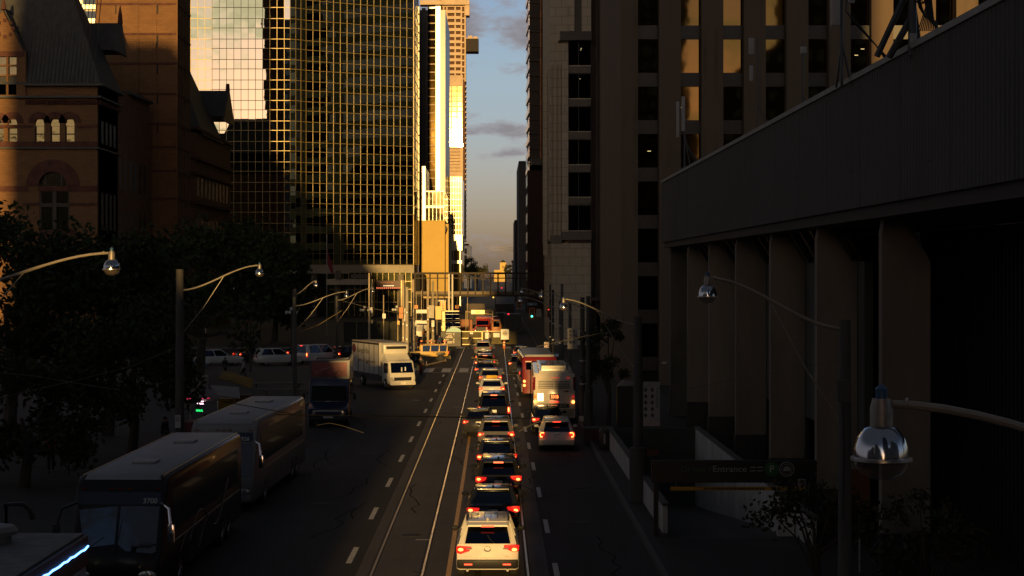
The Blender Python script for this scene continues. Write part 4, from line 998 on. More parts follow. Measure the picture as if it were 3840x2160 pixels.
# city buses -----------------------------------------------------------------
def bus_body(o, W, L, Ht, mats, zb=.32, front=0., rear=.0, bv=.14):
    w = MB(); w.puff([(0.0+rear,zb),(0,.7),(.03,Ht*.55),(.1,Ht-.25),(.25,Ht-.03),(L-.3,Ht),(L-.05,Ht-.3),(L,1.2),(L,zb)], 'x', -W/2, W/2, bv); return w.build('body', mats, o)
m_busw = mat('bus_white', (.62,.58,.52), .22, 0., var=.08, scale=1.5, coat=.5)
m_busr = mat('bus_red', (.17,.01,.01), .3, 0., var=.1, coat=.5)
b = thing('city_bus', 'white backed city bus with a lit 501B route number, sun on its rear', 'bus', (3.55,101.2,0), -.012, 'city buses in the kerb lane')
bus_body(b, 2.56, 12.2, 3.05, m_busw)
w = MB(); w.puff([(.5,2.9),(.6,3.16),(11.6,3.2),(11.7,2.9)], 'x', -.95, .95, .1); w.box(-.75,.75,1.5,4.2,3.15,3.4); w.build('roof_pod', m_busw, b)
for s in (-1,1):
    w = MB(); w.box(s*1.285-.012, s*1.285+.012, .55, 12.0, 1.2, 2.5); w.build('side_window', m_cglass, b)
    w = MB(); w.box(s*1.28-.02, s*1.28+.02, .2, 12.1, 2.52, 2.84); w.build('red_band', m_busr, b)
    w = MB(); w.slab([(s*1.16,-.012,2.0),(s*1.27,.08,2.0),(s*1.27,.2,2.78),(s*1.14,.09,2.78)][::-s], .03); w.build('red_corner', m_busr, b)
w = MB()
for i in range(5): w.box(-.98,-.05,.0+.018*i,.06+.018*i,2.1+.1*i,2.145+.1*i); w.box(.02,.95,.0+.018*i,.06+.018*i,2.1+.1*i,2.145+.1*i)
w.build('engine_grille', m_black, b)
w = MB(); w.box(-.28,.32,-.03,.02,1.42,1.76); rb = w.build('route_display', m_black, b)
text('route_number', '501B', .3, emat('led_orange', (1,.2,.04), 3.), rb, (.02,-.04,1.59), width=.46, extra=.006)
w = MB(); w.box(-.26,.24,-.04,.02,1.25,1.31); w.build('high_brake_light', m_red_on, b)
for (x, z, m_, r_) in ((-1.17,1.62,m_amber,.09),(-1.17,1.3,m_red_core,.09),(1.15,1.6,m_red_dim,.08),(1.15,1.28,m_red_core,.09)):
    w = MB(); w.lathe([(0,-.05),(r_,-.03),(r_*1.1,.03)], (x,-.0,z), 14, ax='y'); w.build('tail_lamp', m_, b)
w = MB(); w.box(-1.0,.92,-.03,.02,.92,1.18); ad = w.build('advert_panel', mat('advert_black', (.02,.02,.02), .4), b)
text('advert_lettering', 'PRESZLER', .24, mat('advert_letter', (.35,.33,.28), .5), ad, (-.05,-.04,1.05), width=1.6)
w = MB()
for s in (-1,1):
    for k in (0,1): w.box(s*.9-.09*k-.05, s*.9-.09*k+.03, .05, .09, 2.72, 2.78)
w.box(-.25,.3,.06,.1,2.72,2.77); w.each('marker_lamp', m_red_dim, b)
w = MB(); w.box(.5,1.0,-.01,.01,1.92,1.95); w.prism([(.62,1.88),(.88,1.88),(.75,2.02)], 'y', -.012, .01); w.build('operator_emblem', m_busr, b)
w = MB(); w.puff([(-.05,.38),(-.08,.5),(-.06,.85),(.1,.88),(.1,.38)], 'x', -1.2, 1.2, .05); w.build('rear_bumper', mat('bus_bumper', (.3,.26,.2), .4, var=.15), b)
w = MB(); w.box(-1.28,-.9,-.05,.05,.34,.85); w.box(.9,1.25,-.05,.05,.34,.7); w.build('skirt_panel', m_busw, b)
w = MB(); w.box(-1.26,1.26,-.03,.1,.28,.36); w.build('red_skirt', m_busr, b)
for s in (-1,1):
    for yy in (2.6, 9.4): wheel(b, s*1.08, yy, .48, .3, s)
w = MB(); w.box(-1.01,-.66,-.021,.02,1.34,1.8); w.build('sun_square', mat('sun_square_sheen', (.9,.88,.8), .28, .8, var=.05), b)  # pale plate stands in for the sun's reflection on the bus back
b2_ = thing('city_bus', 'red city bus with a grey roof queued ahead of the white backed bus', 'bus', (3.2,121.5,0), .02, 'city buses in the kerb lane')
bus_body(b2_, 2.56, 12.2, 3.0, m_busr)
w = MB(); w.puff([(.4,2.9),(.5,3.12),(11.6,3.14),(11.7,2.9)], 'x', -1.1, 1.1, .1); w.build('roof_pod', mat('bus_roof_grey', (.3,.3,.3), .5, var=.15), b2_)
w = MB(); w.box(-1.0,.95,.02,.09,2.05,2.65); w.build('rear_window', m_cglass, b2_)
w = MB(); w.box(.2,.75,.0,.02,2.4,2.56); w.box(-1.05,-.6,.0,.02,2.6,2.68); w.build('dim_display', emat('dim_led', (1,.12,.03), .5), b2_)
for s in (-1,1):
    w = MB(); w.box(s*1.285-.012, s*1.285+.012, .55, 12.0, 1.3, 2.5); w.build('side_window', m_cglass, b2_)
    w = MB(); w.box(s*1.283-.012, s*1.283+.012, .3, 12.0, .4, 1.0); w.build('white_panel', m_busw, b2_)
    for z in (1.2, .9):
        w = MB(); w.lathe([(0,-.06),(.09,-.04),(.1,.03)], (s*1.12,.0,z), 12, ax='y'); w.build('tail_lamp', m_red_core, b2_)
    for yy in (2.6, 9.4): wheel(b2_, s*1.08, yy, .48, .3, s, False)
w = MB(); w.ell((-1.3,5.0,1.5),(.04,.12,.12),8); w.build('side_lamp', m_red_on, b2_)

# motor coaches --------------------------------------------------------------
def coach(label, x, y, rz, col, roofc, number, L=13.7, W=2.6, Ht=3.42, dark_front=True, swoosh=False):
    o = thing('motor_coach', label, 'coach', (x,y,0), rz, 'motor coaches parked along the kerb')
    pcol = mat('coach_paint', col, .3, 0., var=.08, scale=1.2, coat=.1, spec=.3); rcol = mat('coach_roof', roofc, .5, 0., var=.1, scale=1.5)
    out = [(.12,.34),(.02,.5),(0,1.15),(.12,1.35),(.66,2.62),(.76,2.9),(.88,3.2),(1.2,Ht),(L-.25,Ht),(L-.03,Ht-.3),(L,1.3),(L-.05,.34)]
    w = MB(); w.puff(out, 'x', -W/2, W/2, .16); w.build('body', pcol, o)
    w = MB(); w.puff([(1.0,Ht-.12),(1.22,Ht+.02),(L-.3,Ht+.02),(L-.2,Ht-.12)], 'x', -W/2+.2, W/2-.2, .07); rf = w.build('roof', rcol, o)
    for yy in (4.0, 10.0):
        w = MB(); w.puff([(-.35,yy-.4),(.35,yy-.4),(.35,yy+.4),(-.35,yy+.4)], 'z', Ht, Ht+.1, .05); w.build('roof_hatch', rcol, rf)
    w = MB()
    for s in (-1,1): w.tube([(s*(W/2-.16),1.15,Ht-.02),(s*(W/2-.16),L-.2,Ht-.02)], .035, 6)
    w.build('roof_rail', mat('gutter_trim', (.5,.42,.25), .3, .6), o)
    def fp(x, z): return (x, .12+.54*(z-1.35)/1.27-.02, z)     # a point on the sloping front
    for s in (-1,1):
        x0, x1 = (s*.04, s*(W/2-.17)) if s > 0 else (s*(W/2-.17), s*.04)
        w = MB()
        if s > 0 and dark_front: P = [fp(x0,1.6),fp(x0+.25,1.42),fp(x1-.1,1.36),fp(x1,1.42),fp(x1,2.6),fp(x0,2.6)]
        elif dark_front: P = [fp(x0+.25,1.5),fp(x1,1.6),fp(x1,2.6),fp(x0,2.5)]
        else: P = [fp(x0,1.38),fp(x1,1.38),fp(x1,2.6),fp(x0,2.6)]
        w.slab(P, .03); w.build('windshield', glass('windshield_glass', (.13,.135,.14), .03, 1., .05, .9), o)
    w = MB(); w.slab([fp(-W/2+.14,2.64),fp(W/2-.14,2.64),(W/2-.16,.78,2.98),(-W/2+.16,.78,2.98)], .03); hd = w.build('header_panel', mat('coach_header', (.012,.02,.045), .25), o)
    for xx in number[1]:
        q = fp(xx, 2.74); text('fleet_number', number[0], .21, mat('fleet_digits', (.45,.46,.48), .5, var=0), hd, (q[0], q[1]-.03, q[2]), (PI/2-.4,0,0), width=.4, extra=.004)
    w = MB()
    for xx in (-1.05,-.25,0,.25,1.05): w.box(xx-.07,xx+.07,.79,.87,3.05,3.09)
    w.each('marker_lamp', m_red_off, o)
    for s in (-1,1):
        w = MB(); w.box(s*W/2-.02, s*W/2+.012, 1.5, L-1.0, 1.75, 2.95); w.build('side_window', mat('coach_side_glass', (.01,.01,.011), .06, 0., var=0, spec=.22), o)
        w = MB(); w.ell((s*(W/2-.38),.02,.78),(.26,.06,.13),10); w.build('headlight', m_head, o)
        w = MB(); w.tube([(s*(W/2-.1),.6,2.7),(s*(W/2+.2),.12,2.6),(s*(W/2+.28),-.04,2.2)], .04, 6); w.puff([(-.1,-.25),(.1,-.25),(.1,.25),(-.1,.25)], 'y', -.06, .06, .03)
        n0 = len(w.v)-6*4
        for i in range(n0, len(w.v)): v = w.v[i]; w.v[i] = (v[0]+s*(W/2+.3), v[1]-.06, v[2]+1.95)
        w.build('side_mirror', m_chrome if s > 0 else m_black, o)
        for yy in (2.6, 9.7, 10.9): wheel(o, s*(W/2-.16), yy, .5, .32, s)
        for j in range(4):
            w = MB(); w.box(s*W/2-.02, s*W/2+.008, 3.6+1.4*j, 4.95+1.4*j, .45, 1.3); w.build('luggage_door', pcol, o)
        w = MB(); w.tube([(s*(W/2+.01),1.4,1.45),(s*(W/2+.01),L-.6,1.45)], .015, 4); w.build('trim_line', m_alu, o)
        if swoosh and s > 0:
            w = MB(); P = [(W/2+.012, 4+.32*i, 1.1+.55*math.sin(i*.34)+.03*i) for i in range(22)]; w.tube(P, .03, 4); w.tube([(W/2+.012, 2.6+.3*i, .6+.8*abs(math.sin(i*.28+.5))) for i in range(18)], .02, 4); w.build('painted_swoosh', mat('swoosh_grey', (.12,.11,.1), .4), o)
    w = MB(); w.box(-.02,.02,.1,.16,1.3,1.4)
    w.tube([fp(.0,1.4),fp(.12,2.25)], .014, 4); w.tube([fp(-.9,1.4),fp(-.35,1.78)], .014, 4); w.build('wiper', m_black, o)
    w = MB(); w.puff([(-.02,.4),(-.05,.5),(0,.66),(.2,.66),(.2,.4)], 'x', -W/2+.1, W/2-.1, .06); w.build('front_bumper', pcol, o)
    w = MB(); w.box(-.25,.25,-.06,-.03,.48,.6); w.build('license_plate', m_black, o)
    return o
coach('black coach with pale roof and fleet number 3700 on its dark brow', -10.6, 46.2, -.012, (.013,.013,.017), (.27,.275,.29), ('3700', (.86,)), swoosh=True)
coach('white coach numbered 1926 on its brow behind the black coach', -10.55, 63.6, -.03, (.22,.22,.225), (.3,.305,.32), ('1926', (-.92,.8)), dark_front=False)

# open top tour bus ----------------------------------------------------------
tb = thing('tour_bus', 'blue open top double deck tour bus with a red picture panel behind the white coach', 'tour bus', (-9.9,98.2,0), .06)
m_tb = mat('tour_bus_blue', (.018,.035,.085), .35, 0., var=.15, coat=.3)
w = MB(); w.puff([(.1,.35),(.0,.5),(.02,1.1),(.5,1.25),(1.6,1.4),(1.75,2.4),(1.9,2.75),(10.2,2.75),(10.3,.35)], 'x', -1.2, 1.2, .12); w.build('body', m_tb, tb)
w = MB(); w.box(-1.2,1.2,1.85,1.95,2.76,3.85); w.box(-1.2,-1.14,1.95,10.2,2.76,3.6); w.box(1.14,1.2,1.95,10.2,2.76,3.6); w.box(-1.14,1.14,10.1,10.2,2.76,3.6); w.build('upper_deck', m_tb, tb)
w = MB(); w.box(-1.05,1.05,1.8,1.845,2.9,3.75); pp = w.build('picture_panel', mat('picture_red', (.22,.05,.06), .5, var=.7, scale=1.6), tb)
w = MB(); w.tube([(-.85,1.79,3.1),(-.3,1.79,3.3),(.1,1.79,3.45)], .06, 5); w.tube([(.3,1.79,3.15),(.6,1.79,3.35),(.8,1.79,3.2)], .09, 5); w.build('picture_figures', mat('picture_pale', (.35,.18,.16), .5, var=.5, scale=3), pp)
w = MB(); w.tube([(-1.17,10.1,3.65),(-1.17,2.6,3.65),(-1.1,1.9,3.9),(1.1,1.9,3.9),(1.17,2.6,3.95),(1.17,10.1,3.95)], .03, 6); w.build('guard_rail', m_alu, tb)
w = MB(); w.box(1.16,1.205,2.0,10.0,3.0,3.9); w.build('side_screen', glass('sun_tint_screen', (.3,.2,.12), .1), tb)  # amber tint stands in for the gold reflection along the upper deck
w = MB(); w.slab([(-1.05,1.56,1.46),(1.05,1.56,1.46),(1.02,1.62,2.36),(-1.02,1.62,2.36)], .03); w.build('windshield', mat('tour_windshield', (.014,.018,.018), .7, spec=.15, var=.1), tb)
for s in (-1,1):
    w = MB(); w.box(s*1.2-.01,s*1.2+.012,2.2,9.9,1.5,2.4); w.build('side_window', glass('tour_side_glass', (.3,.26,.2), .04), tb)
    w = MB(); w.lathe([(0,-.03),(.12,-.02),(.13,.05)], (s*.85,.0,.85), 12, ax='y'); w.build('headlight', m_head, tb)
    w = MB(); w.tube([(s*1.15,1.5,2.0),(s*1.5,1.2,1.9)], .03, 5); w.ell((s*1.52,1.2,1.75),(.1,.06,.22),8); w.build('side_mirror', m_black, tb)
    for yy in (1.2, 7.6): wheel(tb, s*1.05, yy, .45, .28, s)
w = MB(); w.box(-.9,.9,-.03,.02,.95,1.02); w.box(-.3,.3,-.06,-.02,.52,.66); w.build('license_plate', m_plate, tb)
w = MB(); w.puff([(-.1,.4),(-.12,.5),(0,.64),(.15,.6),(.15,.4)], 'x', -1.15, 1.15, .05); w.build('front_bumper', m_black, tb)

# box truck ------------------------------------------------------------------
bx_ = thing('box_truck', 'white refrigerated box truck turning out of the cross street, cab front in the sun', 'truck', (px(1014,130),129.6,0), .42)
m_bxw = mat('truck_white', (.6,.58,.52), .35, 0., var=.1, scale=1.)
w = MB(); w.box(-1.2,1.2,2.1,8.6,1.0,3.55); bo = w.build('cargo_box', mat('box_panel', (.42,.41,.4), .5, var=.12, scale=.8), bx_)
w = MB()
for y in (2.15,3.2,4.35,5.6,7.0,8.5): w.box(-1.225,-1.2,y,y+.06,1.02,3.5)
w.box(-1.23,-1.2,2.1,8.6,3.42,3.56); w.box(-1.23,-1.2,2.1,8.6,1.0,1.1); w.box(-1.26,-1.2,4.6,4.95,1.85,1.95); w.build('panel_seams', m_black, bo)
m_fade = mat('faded_lettering', (.12,.11,.11), .6, var=.2)
text('lettering', 'Hungarfac', .62, m_fade, bo, (-1.235,5.9,2.85), (PI/2,0,-PI/2), width=3.4)
text('lettering', 'Service Live Foods', .34, m_fade, bo, (-1.235,5.0,2.05), (PI/2,0,-PI/2), width=4.2)
w = MB(); w.lathe([(0,-.03),(.36,-.03),(.36,.0),(0,.0)], (-1.21,8.0,2.95), 18, ax='x'); w.build('logo_disc', mat('logo_red', (.1,.02,.03), .5), bo)
w = MB(); w.box(-1.19,1.19,2.12,8.58,3.56,3.6); w.build('roof', mat('box_roof', (.5,.42,.3), .5, var=.15), bo)
w = MB(); w.puff([(1.5,2.75),(1.45,2.95),(1.5,3.45),(1.75,3.6),(2.1,3.6),(2.1,2.75)], 'x', -1.05, 1.05, .12); ru = w.build('refrigeration_unit', m_bxw, bx_)
w = MB(); w.puff([(-.8,3.12),(.8,3.12),(.85,3.22),(.8,3.34),(-.8,3.34),(-.85,3.22)], 'y', 1.4, 1.5, .02); w.build('fan_grille', m_black, ru)
w = MB(); w.hexa([(-1.0,1.0,2.3),(1.0,1.0,2.3),(1.05,2.0,2.3),(-1.05,2.0,2.3)],[(-.95,1.6,2.78),(.95,1.6,2.78),(1.05,2.0,2.78),(-1.05,2.0,2.78)]); w.box(-.01,.01,1.0,1.02,2.3,2.4); w.build('wind_deflector', m_bxw, bx_)
w = MB(); w.puff([(.12,.45),(.0,.6),(.0,1.1),(.1,1.3),(.4,2.12),(.58,2.28),(1.85,2.32),(1.9,.45)], 'x', -1.05, 1.05, .1); w.build('cab', m_bxw, bx_)
w = MB(); w.slab([(-.93,.07,1.33),(.93,.07,1.33),(.88,.36,2.1),(-.88,.36,2.1)], .03); ws = w.build('windshield', m_cglass, bx_)
w = MB(); w.box(-.1,.0,.1,.12,1.42,1.75); w.box(.2,.3,.1,.12,1.47,1.78); w.build('painted_glint', m_plate, ws)  # pale bars stand in for glints on the windshield
w = MB(); w.box(-1.06,-1.04,.5,1.4,1.3,2.05); w.box(1.04,1.06,.5,1.4,1.3,2.05); w.build('door_window', m_cglass, bx_)
w = MB(); w.box(-.72,.72,-.03,.02,.72,.98); gr_ = w.build('grille', m_black, bx_)
w = MB()
for z in (.78,.86,.94): w.box(-.7,.7,-.045,-.03,z-.012,z+.012)
w.build('grille_bar', m_chrome, gr_)
for s in (-1,1):
    w = MB(); w.puff([(s*.74,.68),(s*1.0,.7),(s*1.02,1.02),(s*.82,.98)][::s], 'y', -.05, .05, .02); w.build('headlight', mat('clear_headlamp', (.85,.85,.82), .15, .5, var=.05), bx_)
    w = MB(); w.tube([(s*1.05,.4,1.9),(s*1.35,.25,1.9),(s*1.35,.25,1.4)], .02, 5); w.box(s*1.35-.1,s*1.35+.1,.2,.26,1.45,1.85); w.build('side_mirror', m_black, bx_)
    for yy in (1.0, 6.4): wheel(bx_, s*.98, yy, .42, .26, s)
w = MB(); w.puff([(-.1,.38),(-.12,.5),(-.04,.66),(.2,.66),(.2,.38)], 'x', -1.05, 1.05, .06); w.build('front_bumper', m_bxw, bx_)
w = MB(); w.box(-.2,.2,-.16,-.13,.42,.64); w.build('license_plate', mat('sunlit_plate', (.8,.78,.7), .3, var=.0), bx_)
w = MB(); w.box(-1.0,1.0,2.0,8.4,.55,.98); w.build('chassis', m_black, bx_)

# yellow off road car --------------------------------------------------------
jp = thing('offroad_car', 'yellow boxy off road car with a spare wheel on its tail crossing the junction', 'car', (px(1127,172),170.,0), PI/2+.12)
m_jy = mat('yellow_paint', (.62,.4,.09), .35, 0., var=.08, coat=.4)
w = MB(); w.puff([(0,.6),(0,1.1),(2.9,1.12),(4.1,1.05),(4.15,.65),(3.9,.55)], 'x', -.8, .8, .06); w.build('body', m_jy, jp)
w = MB(); w.hexa([(-.78,.05,1.1),(.78,.05,1.1),(.78,2.9,1.1),(-.78,2.9,1.1)],[(-.68,.12,1.72),(.68,.12,1.72),(.68,2.5,1.72),(-.68,2.5,1.72)]); w.build('window_glass', m_cglass, jp)
w = MB(); w.puff([(-.7,.05),(.7,.05),(.7,2.55),(-.7,2.55)], 'z', 1.7, 1.8, .04)
for s in (-1,1):
    for (a, b) in ((.05,.2),(.85,1.0),(1.75,1.9),(2.6,2.85)): w.slab([(s*.8,a,1.1),(s*.8,b,1.1),(s*.7,b-.1,1.72),(s*.7,a,1.72)][::s], .04)
w.build('roof', m_jy, jp)
for s in (-1,1):
    for yy in (.75, 3.3): wheel(jp, s*.75, yy, .42, .28, s)
    w = MB(); w.puff([(.25,.75),(.35,1.0),(1.15,1.0),(1.25,.75)], 'x', s*.88-.1, s*.88+.1, .03); w.puff([(2.8,.75),(2.9,1.0),(3.75,1.0),(3.85,.75)], 'x', s*.88-.1, s*.88+.1, .03); w.each('wheel_arch', m_black, jp)
    w = MB(); w.box(s*.7-.09,s*.7+.09,-.05,.0,.85,1.1); w.build('taillight', m_red_on, jp)
    w = MB(); w.box(s*.8-.004,s*.8+.012,1.3,1.55,.98,1.02); w.build('door_handle', m_black, jp)
w = MB(); w.lathe([(.15,-.12),(.38,-.13),(.42,-.06),(.42,.08),(.3,.12),(.0,.1)], (.1,-.18,1.05), 20, ax='y'); w.build('spare_wheel', m_rubber, jp)
w = MB(); w.box(-.85,.85,-.25,-.05,.5,.66); w.build('rear_bumper', m_black, jp)

# red work truck beyond the gate --------------------------------------------
rt_ = thing('work_truck', 'red heavy work truck facing the street behind the construction gate', 'truck', (px(1210,228),228,0), -.15)
m_rd = mat('truck_red', (.35,.03,.02), .35, 0., var=.1, coat=.3)
w = MB(); w.puff([(0,.8),(0,1.6),(1.2,1.75),(1.35,1.78),(1.6,2.5),(1.8,2.7),(3.2,2.7),(3.2,.8)], 'x', -.95, .95, .12); w.build('cab', m_rd, rt_)
w = MB(); w.slab([(-.85,1.33,1.85),(.85,1.33,1.85),(.8,1.58,2.45),(-.8,1.58,2.45)], .03); w.build('windshield', m_cglass, rt_)
w = MB(); w.box(-.55,.55,-.06,.0,.75,1.6); w.build('grille', m_black, rt_)
for s in (-1,1):
    w = MB(); w.box(s*.62-.07,s*.62+.07,-.09,.0,.7,1.62); w.build('grille_trim', m_chrome, rt_)
    w = MB(); w.ell((s*.85,-.02,1.1),(.14,.08,.14),8); w.build('headlight', m_head, rt_)
    w = MB(); w.puff([(.1,.9),(.2,1.3),(1.2,1.35),(1.3,.9)], 'x', s*1.05-.2, s*1.05+.2, .06); w.build('fender', m_rd, rt_)
    for yy in (.75, 5.2): wheel(rt_, s*1.0, yy, .5, .3, s, False)
w = MB(); w.box(-1.15,1.15,-.25,-.07,.5,.75); w.box(-.15,.15,-.28,-.25,.5,.68); w.build('front_bumper', m_chrome, rt_)
w = MB(); w.box(-1.2,1.2,3.4,8.5,1.0,2.9); w.build('dump_body', m_rd, rt_)
# food truck -----------------------------------------------------------------
ft = thing('food_truck', 'food truck roof with vents and a bright blue light strip along its eave', 'truck', (-10.6,30.2,.0), 0)
m_ftw = mat('food_truck_white', (.3,.3,.3), .5, var=.2)
w = MB(); w.puff([(-1.35,.35),(1.35,.35),(1.38,3.08),(1.3,3.26),(-1.3,3.26),(-1.38,3.08)], 'y', 0, 7.3, .06); w.build('body', m_ftw, ft)
w = MB(); w.box(-1.33,1.32,.05,7.25,3.26,3.32); w.build('roof', mat('food_truck_roof', (.13,.13,.13), .7, var=.4, scale=2.5), ft)
rr = random.Random(2)
w = MB(); P = [(1.41+.006*rr.random(), 7.28-.3*i, 3.02-.012*abs(math.sin(i*1.3))*3) for i in range(25)]; w.tube(P, .022, 6); w.build('light_strip', emat('blue_led', (.12,.35,1), 6.), ft)
w = MB(); w.box(1.39,1.405,0,7.3,2.6,3.26); w.build('dark_eave', m_black, ft)
w = MB(); w.lathe([(.3,0),(.3,.16),(.42,.18),(.44,.26),(.36,.36),(.05,.42)], (-.25,6.0,3.31), 20); w.build('roof_vent', mat('vent_grey', (.2,.2,.2), .5), ft)
w = MB(); w.lathe([(.28,0),(.28,.5),(.34,.5),(.34,.56),(.0,.6)], (-1.0,4.9,3.31), 18); w.lathe([(.2,.6),(.2,.75),(.3,.78),(0,.85)], (-1.0,4.9,3.31), 18); w.build('exhaust_fan', m_black, ft)
w = MB(); w.tube([(-.35,7.0,3.31),(-.35,7.0,4.0),(.05,7.0,4.0),(.2,7.0,3.86),(.25,7.0,3.66)], .06, 6); w.build('exhaust_pipe', m_black, ft)
w = MB(); w.box(1.385,1.4,2.0,6.6,1.3,2.5); w.build('serving_hatch', m_black, ft)
for s in (-1,1):
    for yy in (1.5, 5.8): wheel(ft, s*1.2, yy, .4, .26, s, False)
w = MB(); w.box(-1.2,1.2,7.25,7.34,.4,.6); w.build('bumper', m_black, ft)
# ------------------------------------------------------------------ street lamps
m_arm = mat('lamp_arm_paint', (.3,.27,.23), .45, .3, var=.15, scale=3)
m_dome = mat('lamp_dome_mirror', (.5,.52,.56), .12, 1., var=.1, scale=12)
def bowl_mat():
    m, t, b = nt('lamp_bowl_glass'); b.inputs['Base Color'].default_value = (.12,.1,.09,1); b.inputs['Roughness'].default_value = .12; b.inputs['Metallic'].default_value = .0
    tr = nd(t, 'ShaderNodeBsdfTransparent'); mx = nd(t, 'ShaderNodeMixShader'); mx.inputs[0].default_value = .6
    t.links.new(b.outputs[0], mx.inputs[1]); t.links.new(tr.outputs[0], mx.inputs[2]); t.links.new(mx.outputs[0], t.nodes['Material Output'].inputs[0]); return m
m_bowl = bowl_mat(); m_cell = mat('photocell_blue', (.04,.1,.2), .3)
m_neck = mat('dull_lamp_metal', (.26,.24,.22), .5, .5, var=.25, scale=14)
def street_lamp(label, pole, ptop, lum, drop, zr, k=1., base=True, group='street lamps along the kerbs', poler=.15, brace=True, fat=False):
    (x, y), (lx, ly) = pole, lum
    o = thing('street_lamp', label, 'street lamp', (x,y,.15), 0, group)
    w = MB()
    if fat: w.tube([(0,0,0),(0,0,2.1),(0,0,2.15),(0,0,ptop-.15)], [poler*1.7,poler*1.7,poler,poler*.8], 12)
    else: w.tube([(0,0,0),(0,0,ptop-.15)], [poler,poler*.72], 12)
    w.build('pole', m_pole, o)
    dx, dy = lx-x, ly-y; R_ = .178*k
    za = zr+.35*k          # height of the arm where it meets the lamp neck
    P = []
    for i in range(19):
        t = i/18; s = t*t*(3-2*t); P.append((dx*(1-t)+ (.0 if t < 1 else 0), dy*(1-t), za-drop*s-.15))
    P[0] = (dx-math.copysign(.07,dx), dy, za-.15)
    w = MB(); w.tube(P, [.026*k]+[.03*k]*6+[.036]*12, 8); w.tube([(dx*.955-.0,dy*.955,za-.15),(dx-math.copysign(.1,dx)*1.6,dy,za-.148)], .042*k, 8); w.build('arm', m_arm, o)
    if brace:
        w = MB(); a = P[8]; w.tube([a, (a[0]*.55, a[1]*.55, a[2]-drop*.9-.35), (a[0]*.04, 0, a[2]-drop*1.5-.9)], .014, 5); w.build('brace', m_arm, o)
    c = (dx, dy, zr-.15)
    w = MB(); w.lathe([(R_*.42,.2*k),(R_*.42,.32*k),(R_*.36,.36*k),(R_*.34,.385*k),(.0,.385*k)], c, 18); lm = w.build('lamp_neck', m_neck, o)
    w = MB(); w.lathe([(R_*.22,.385*k),(R_*.22,.43*k),(R_*.24,.45*k),(0,.485*k)], c, 14); w.build('photocell', m_cell, lm)
    w = MB(); w.lathe([(R_,.0),(R_*.985,.06*k),(R_*.86,.13*k),(R_*.62,.185*k),(R_*.42,.205*k)], c, 28); w.build('dome', m_dome, o)
    w = MB(); w.lathe([(R_*1.0,.0),(R_*1.13,-.004),(R_*1.13,-.022),(R_*1.0,-.022)], c, 28); w.build('rim', m_alu, o)
    w = MB(); w.lathe([(R_*1.0,-.024),(R_*.97,-.06*k),(R_*.75,-.115*k),(R_*.4,-.145*k),(0,-.155*k)], c, 24); w.build('bowl', m_bowl, o)
    return o
SL = [
 ('large street lamp with chrome dome and tan arm overhanging the car park ramp', (6.3,11), 7.6, (px(2217,11),11), 1.0, pz(1149,11), 1., False),
 ('street lamp on the tall pole before the pillared concrete block', (6.5,31), 8.3, (px(1780,31),31), .95, pz(744,31), .95, True),
 ('street lamp whose pole carries the vertical patterned banner', (5.6,65.6), 7.45, (px(1417.5,65.6),65.6), 1.0, pz(773,65.6), .9, True),
 ('street lamp over the white backed bus with the arm lit gold', (4.98+.35,96), 7.8, (px(1362.5,96),96), 1.0, pz(746,96), .9, True),
 ('small street lamp before the orange signal near the junction, lower of the far pair', (5.3,119), 7.0, (px(1308.5,119),119), .95, pz(757.5,119), .85, True),
 ('small street lamp above the orange signal, upper of the far pair', (5.4,136), 8.2, (px(1312.5,136),136), .95, pz(735,136), .85, True),
 ('street lamp over the coaches with its globe just under the arched sandstone windows', (-11.6-1.3,37), 8.6, (px(281,37),37), 1.0, pz(676,37), 1., True),
 ('street lamp on the thick dark pole behind the white coach', (-13.3,70), 9.3, (px(653,70),70), 1.05, pz(688,70), .98, True),
 ('street lamp on the pole beside the open top bus, high gold globe', (px(741,126),126), 7.9, (px(795,126),126), 1.0, pz(718,126), .9, True),
 ('street lamp over the box truck with a long arm from the same kerb', (px(740,118),118.), 7.4, (px(872,118),118), 1.0, pz(745,118), .9, True),
 ('street lamp before the glowing bronze column beyond the box truck', (px(847,150),150), 7.0, (px(938,150),150), 1.1, pz(733,150), .85, True),
]
for i, (lab, po, pt, lu, dr, zr, k, br) in enumerate(SL): street_lamp(lab, po, pt, lu, dr, zr, k, brace=br, fat=(i in (2,3,7)), poler=.2 if i in (2,7,8) else .15)
# twin globe lamp on the square and cluster globes
tl_ = thing('twin_lamp', 'slim double armed lamp pole with small globes beside the cross street', 'street lamp', (px(630,150),150,.15))
w = MB(); w.tube([(0,0,0),(0,0,pz(697,150)-.15)], [.1,.06], 8); w.build('pole', m_black, tl_)
for (v, y, s) in ((590,727,-1),(677,715,1)):
    gx_, gz_ = px(v,150)-px(630,150), pz(y,150)-.15
    w = MB(); w.tube([(0,0,gz_-.7),(gx_*.4,0,gz_-.55),(gx_*.65,0,gz_+.1),(gx_,0,gz_+.28)], .03, 6); w.build('arm', m_arm, tl_)
    w = MB(); w.ell((gx_,0,gz_),(.17,.17,.17),12); w.build('globe', m_dome, tl_)
m_globe = mat('opal_globe', (.55,.55,.52), .2, var=.0)
def cluster(label, vx, vy, Y, n):
    o = thing('globe_lamp', label, 'street lamp', (px(vx,Y),Y,.15), 0, 'globe cluster lamps')
    z = pz(vy,Y)-.15
    w = MB(); w.tube([(0,0,0),(0,0,z+.2)], .06, 8); w.tube([(-.5,0,z-.25),(.5,0,z-.25)], .03, 6); w.build('pole', m_black, o)
    for dx, dz in ((0,.35),(-.45,0),(-.15,0),(.45,0))[:n]:
        w = MB(); w.ell((dx,0,z+dz),(.17,.17,.17),10); w.build('globe', m_globe, o)
cluster('globe cluster lamp in front of the trees beside the slim twin lamp', 655, 747, 170, 4)
cluster('globe cluster lamp left of the pole near the open top bus', 733, 786, 160, 4)
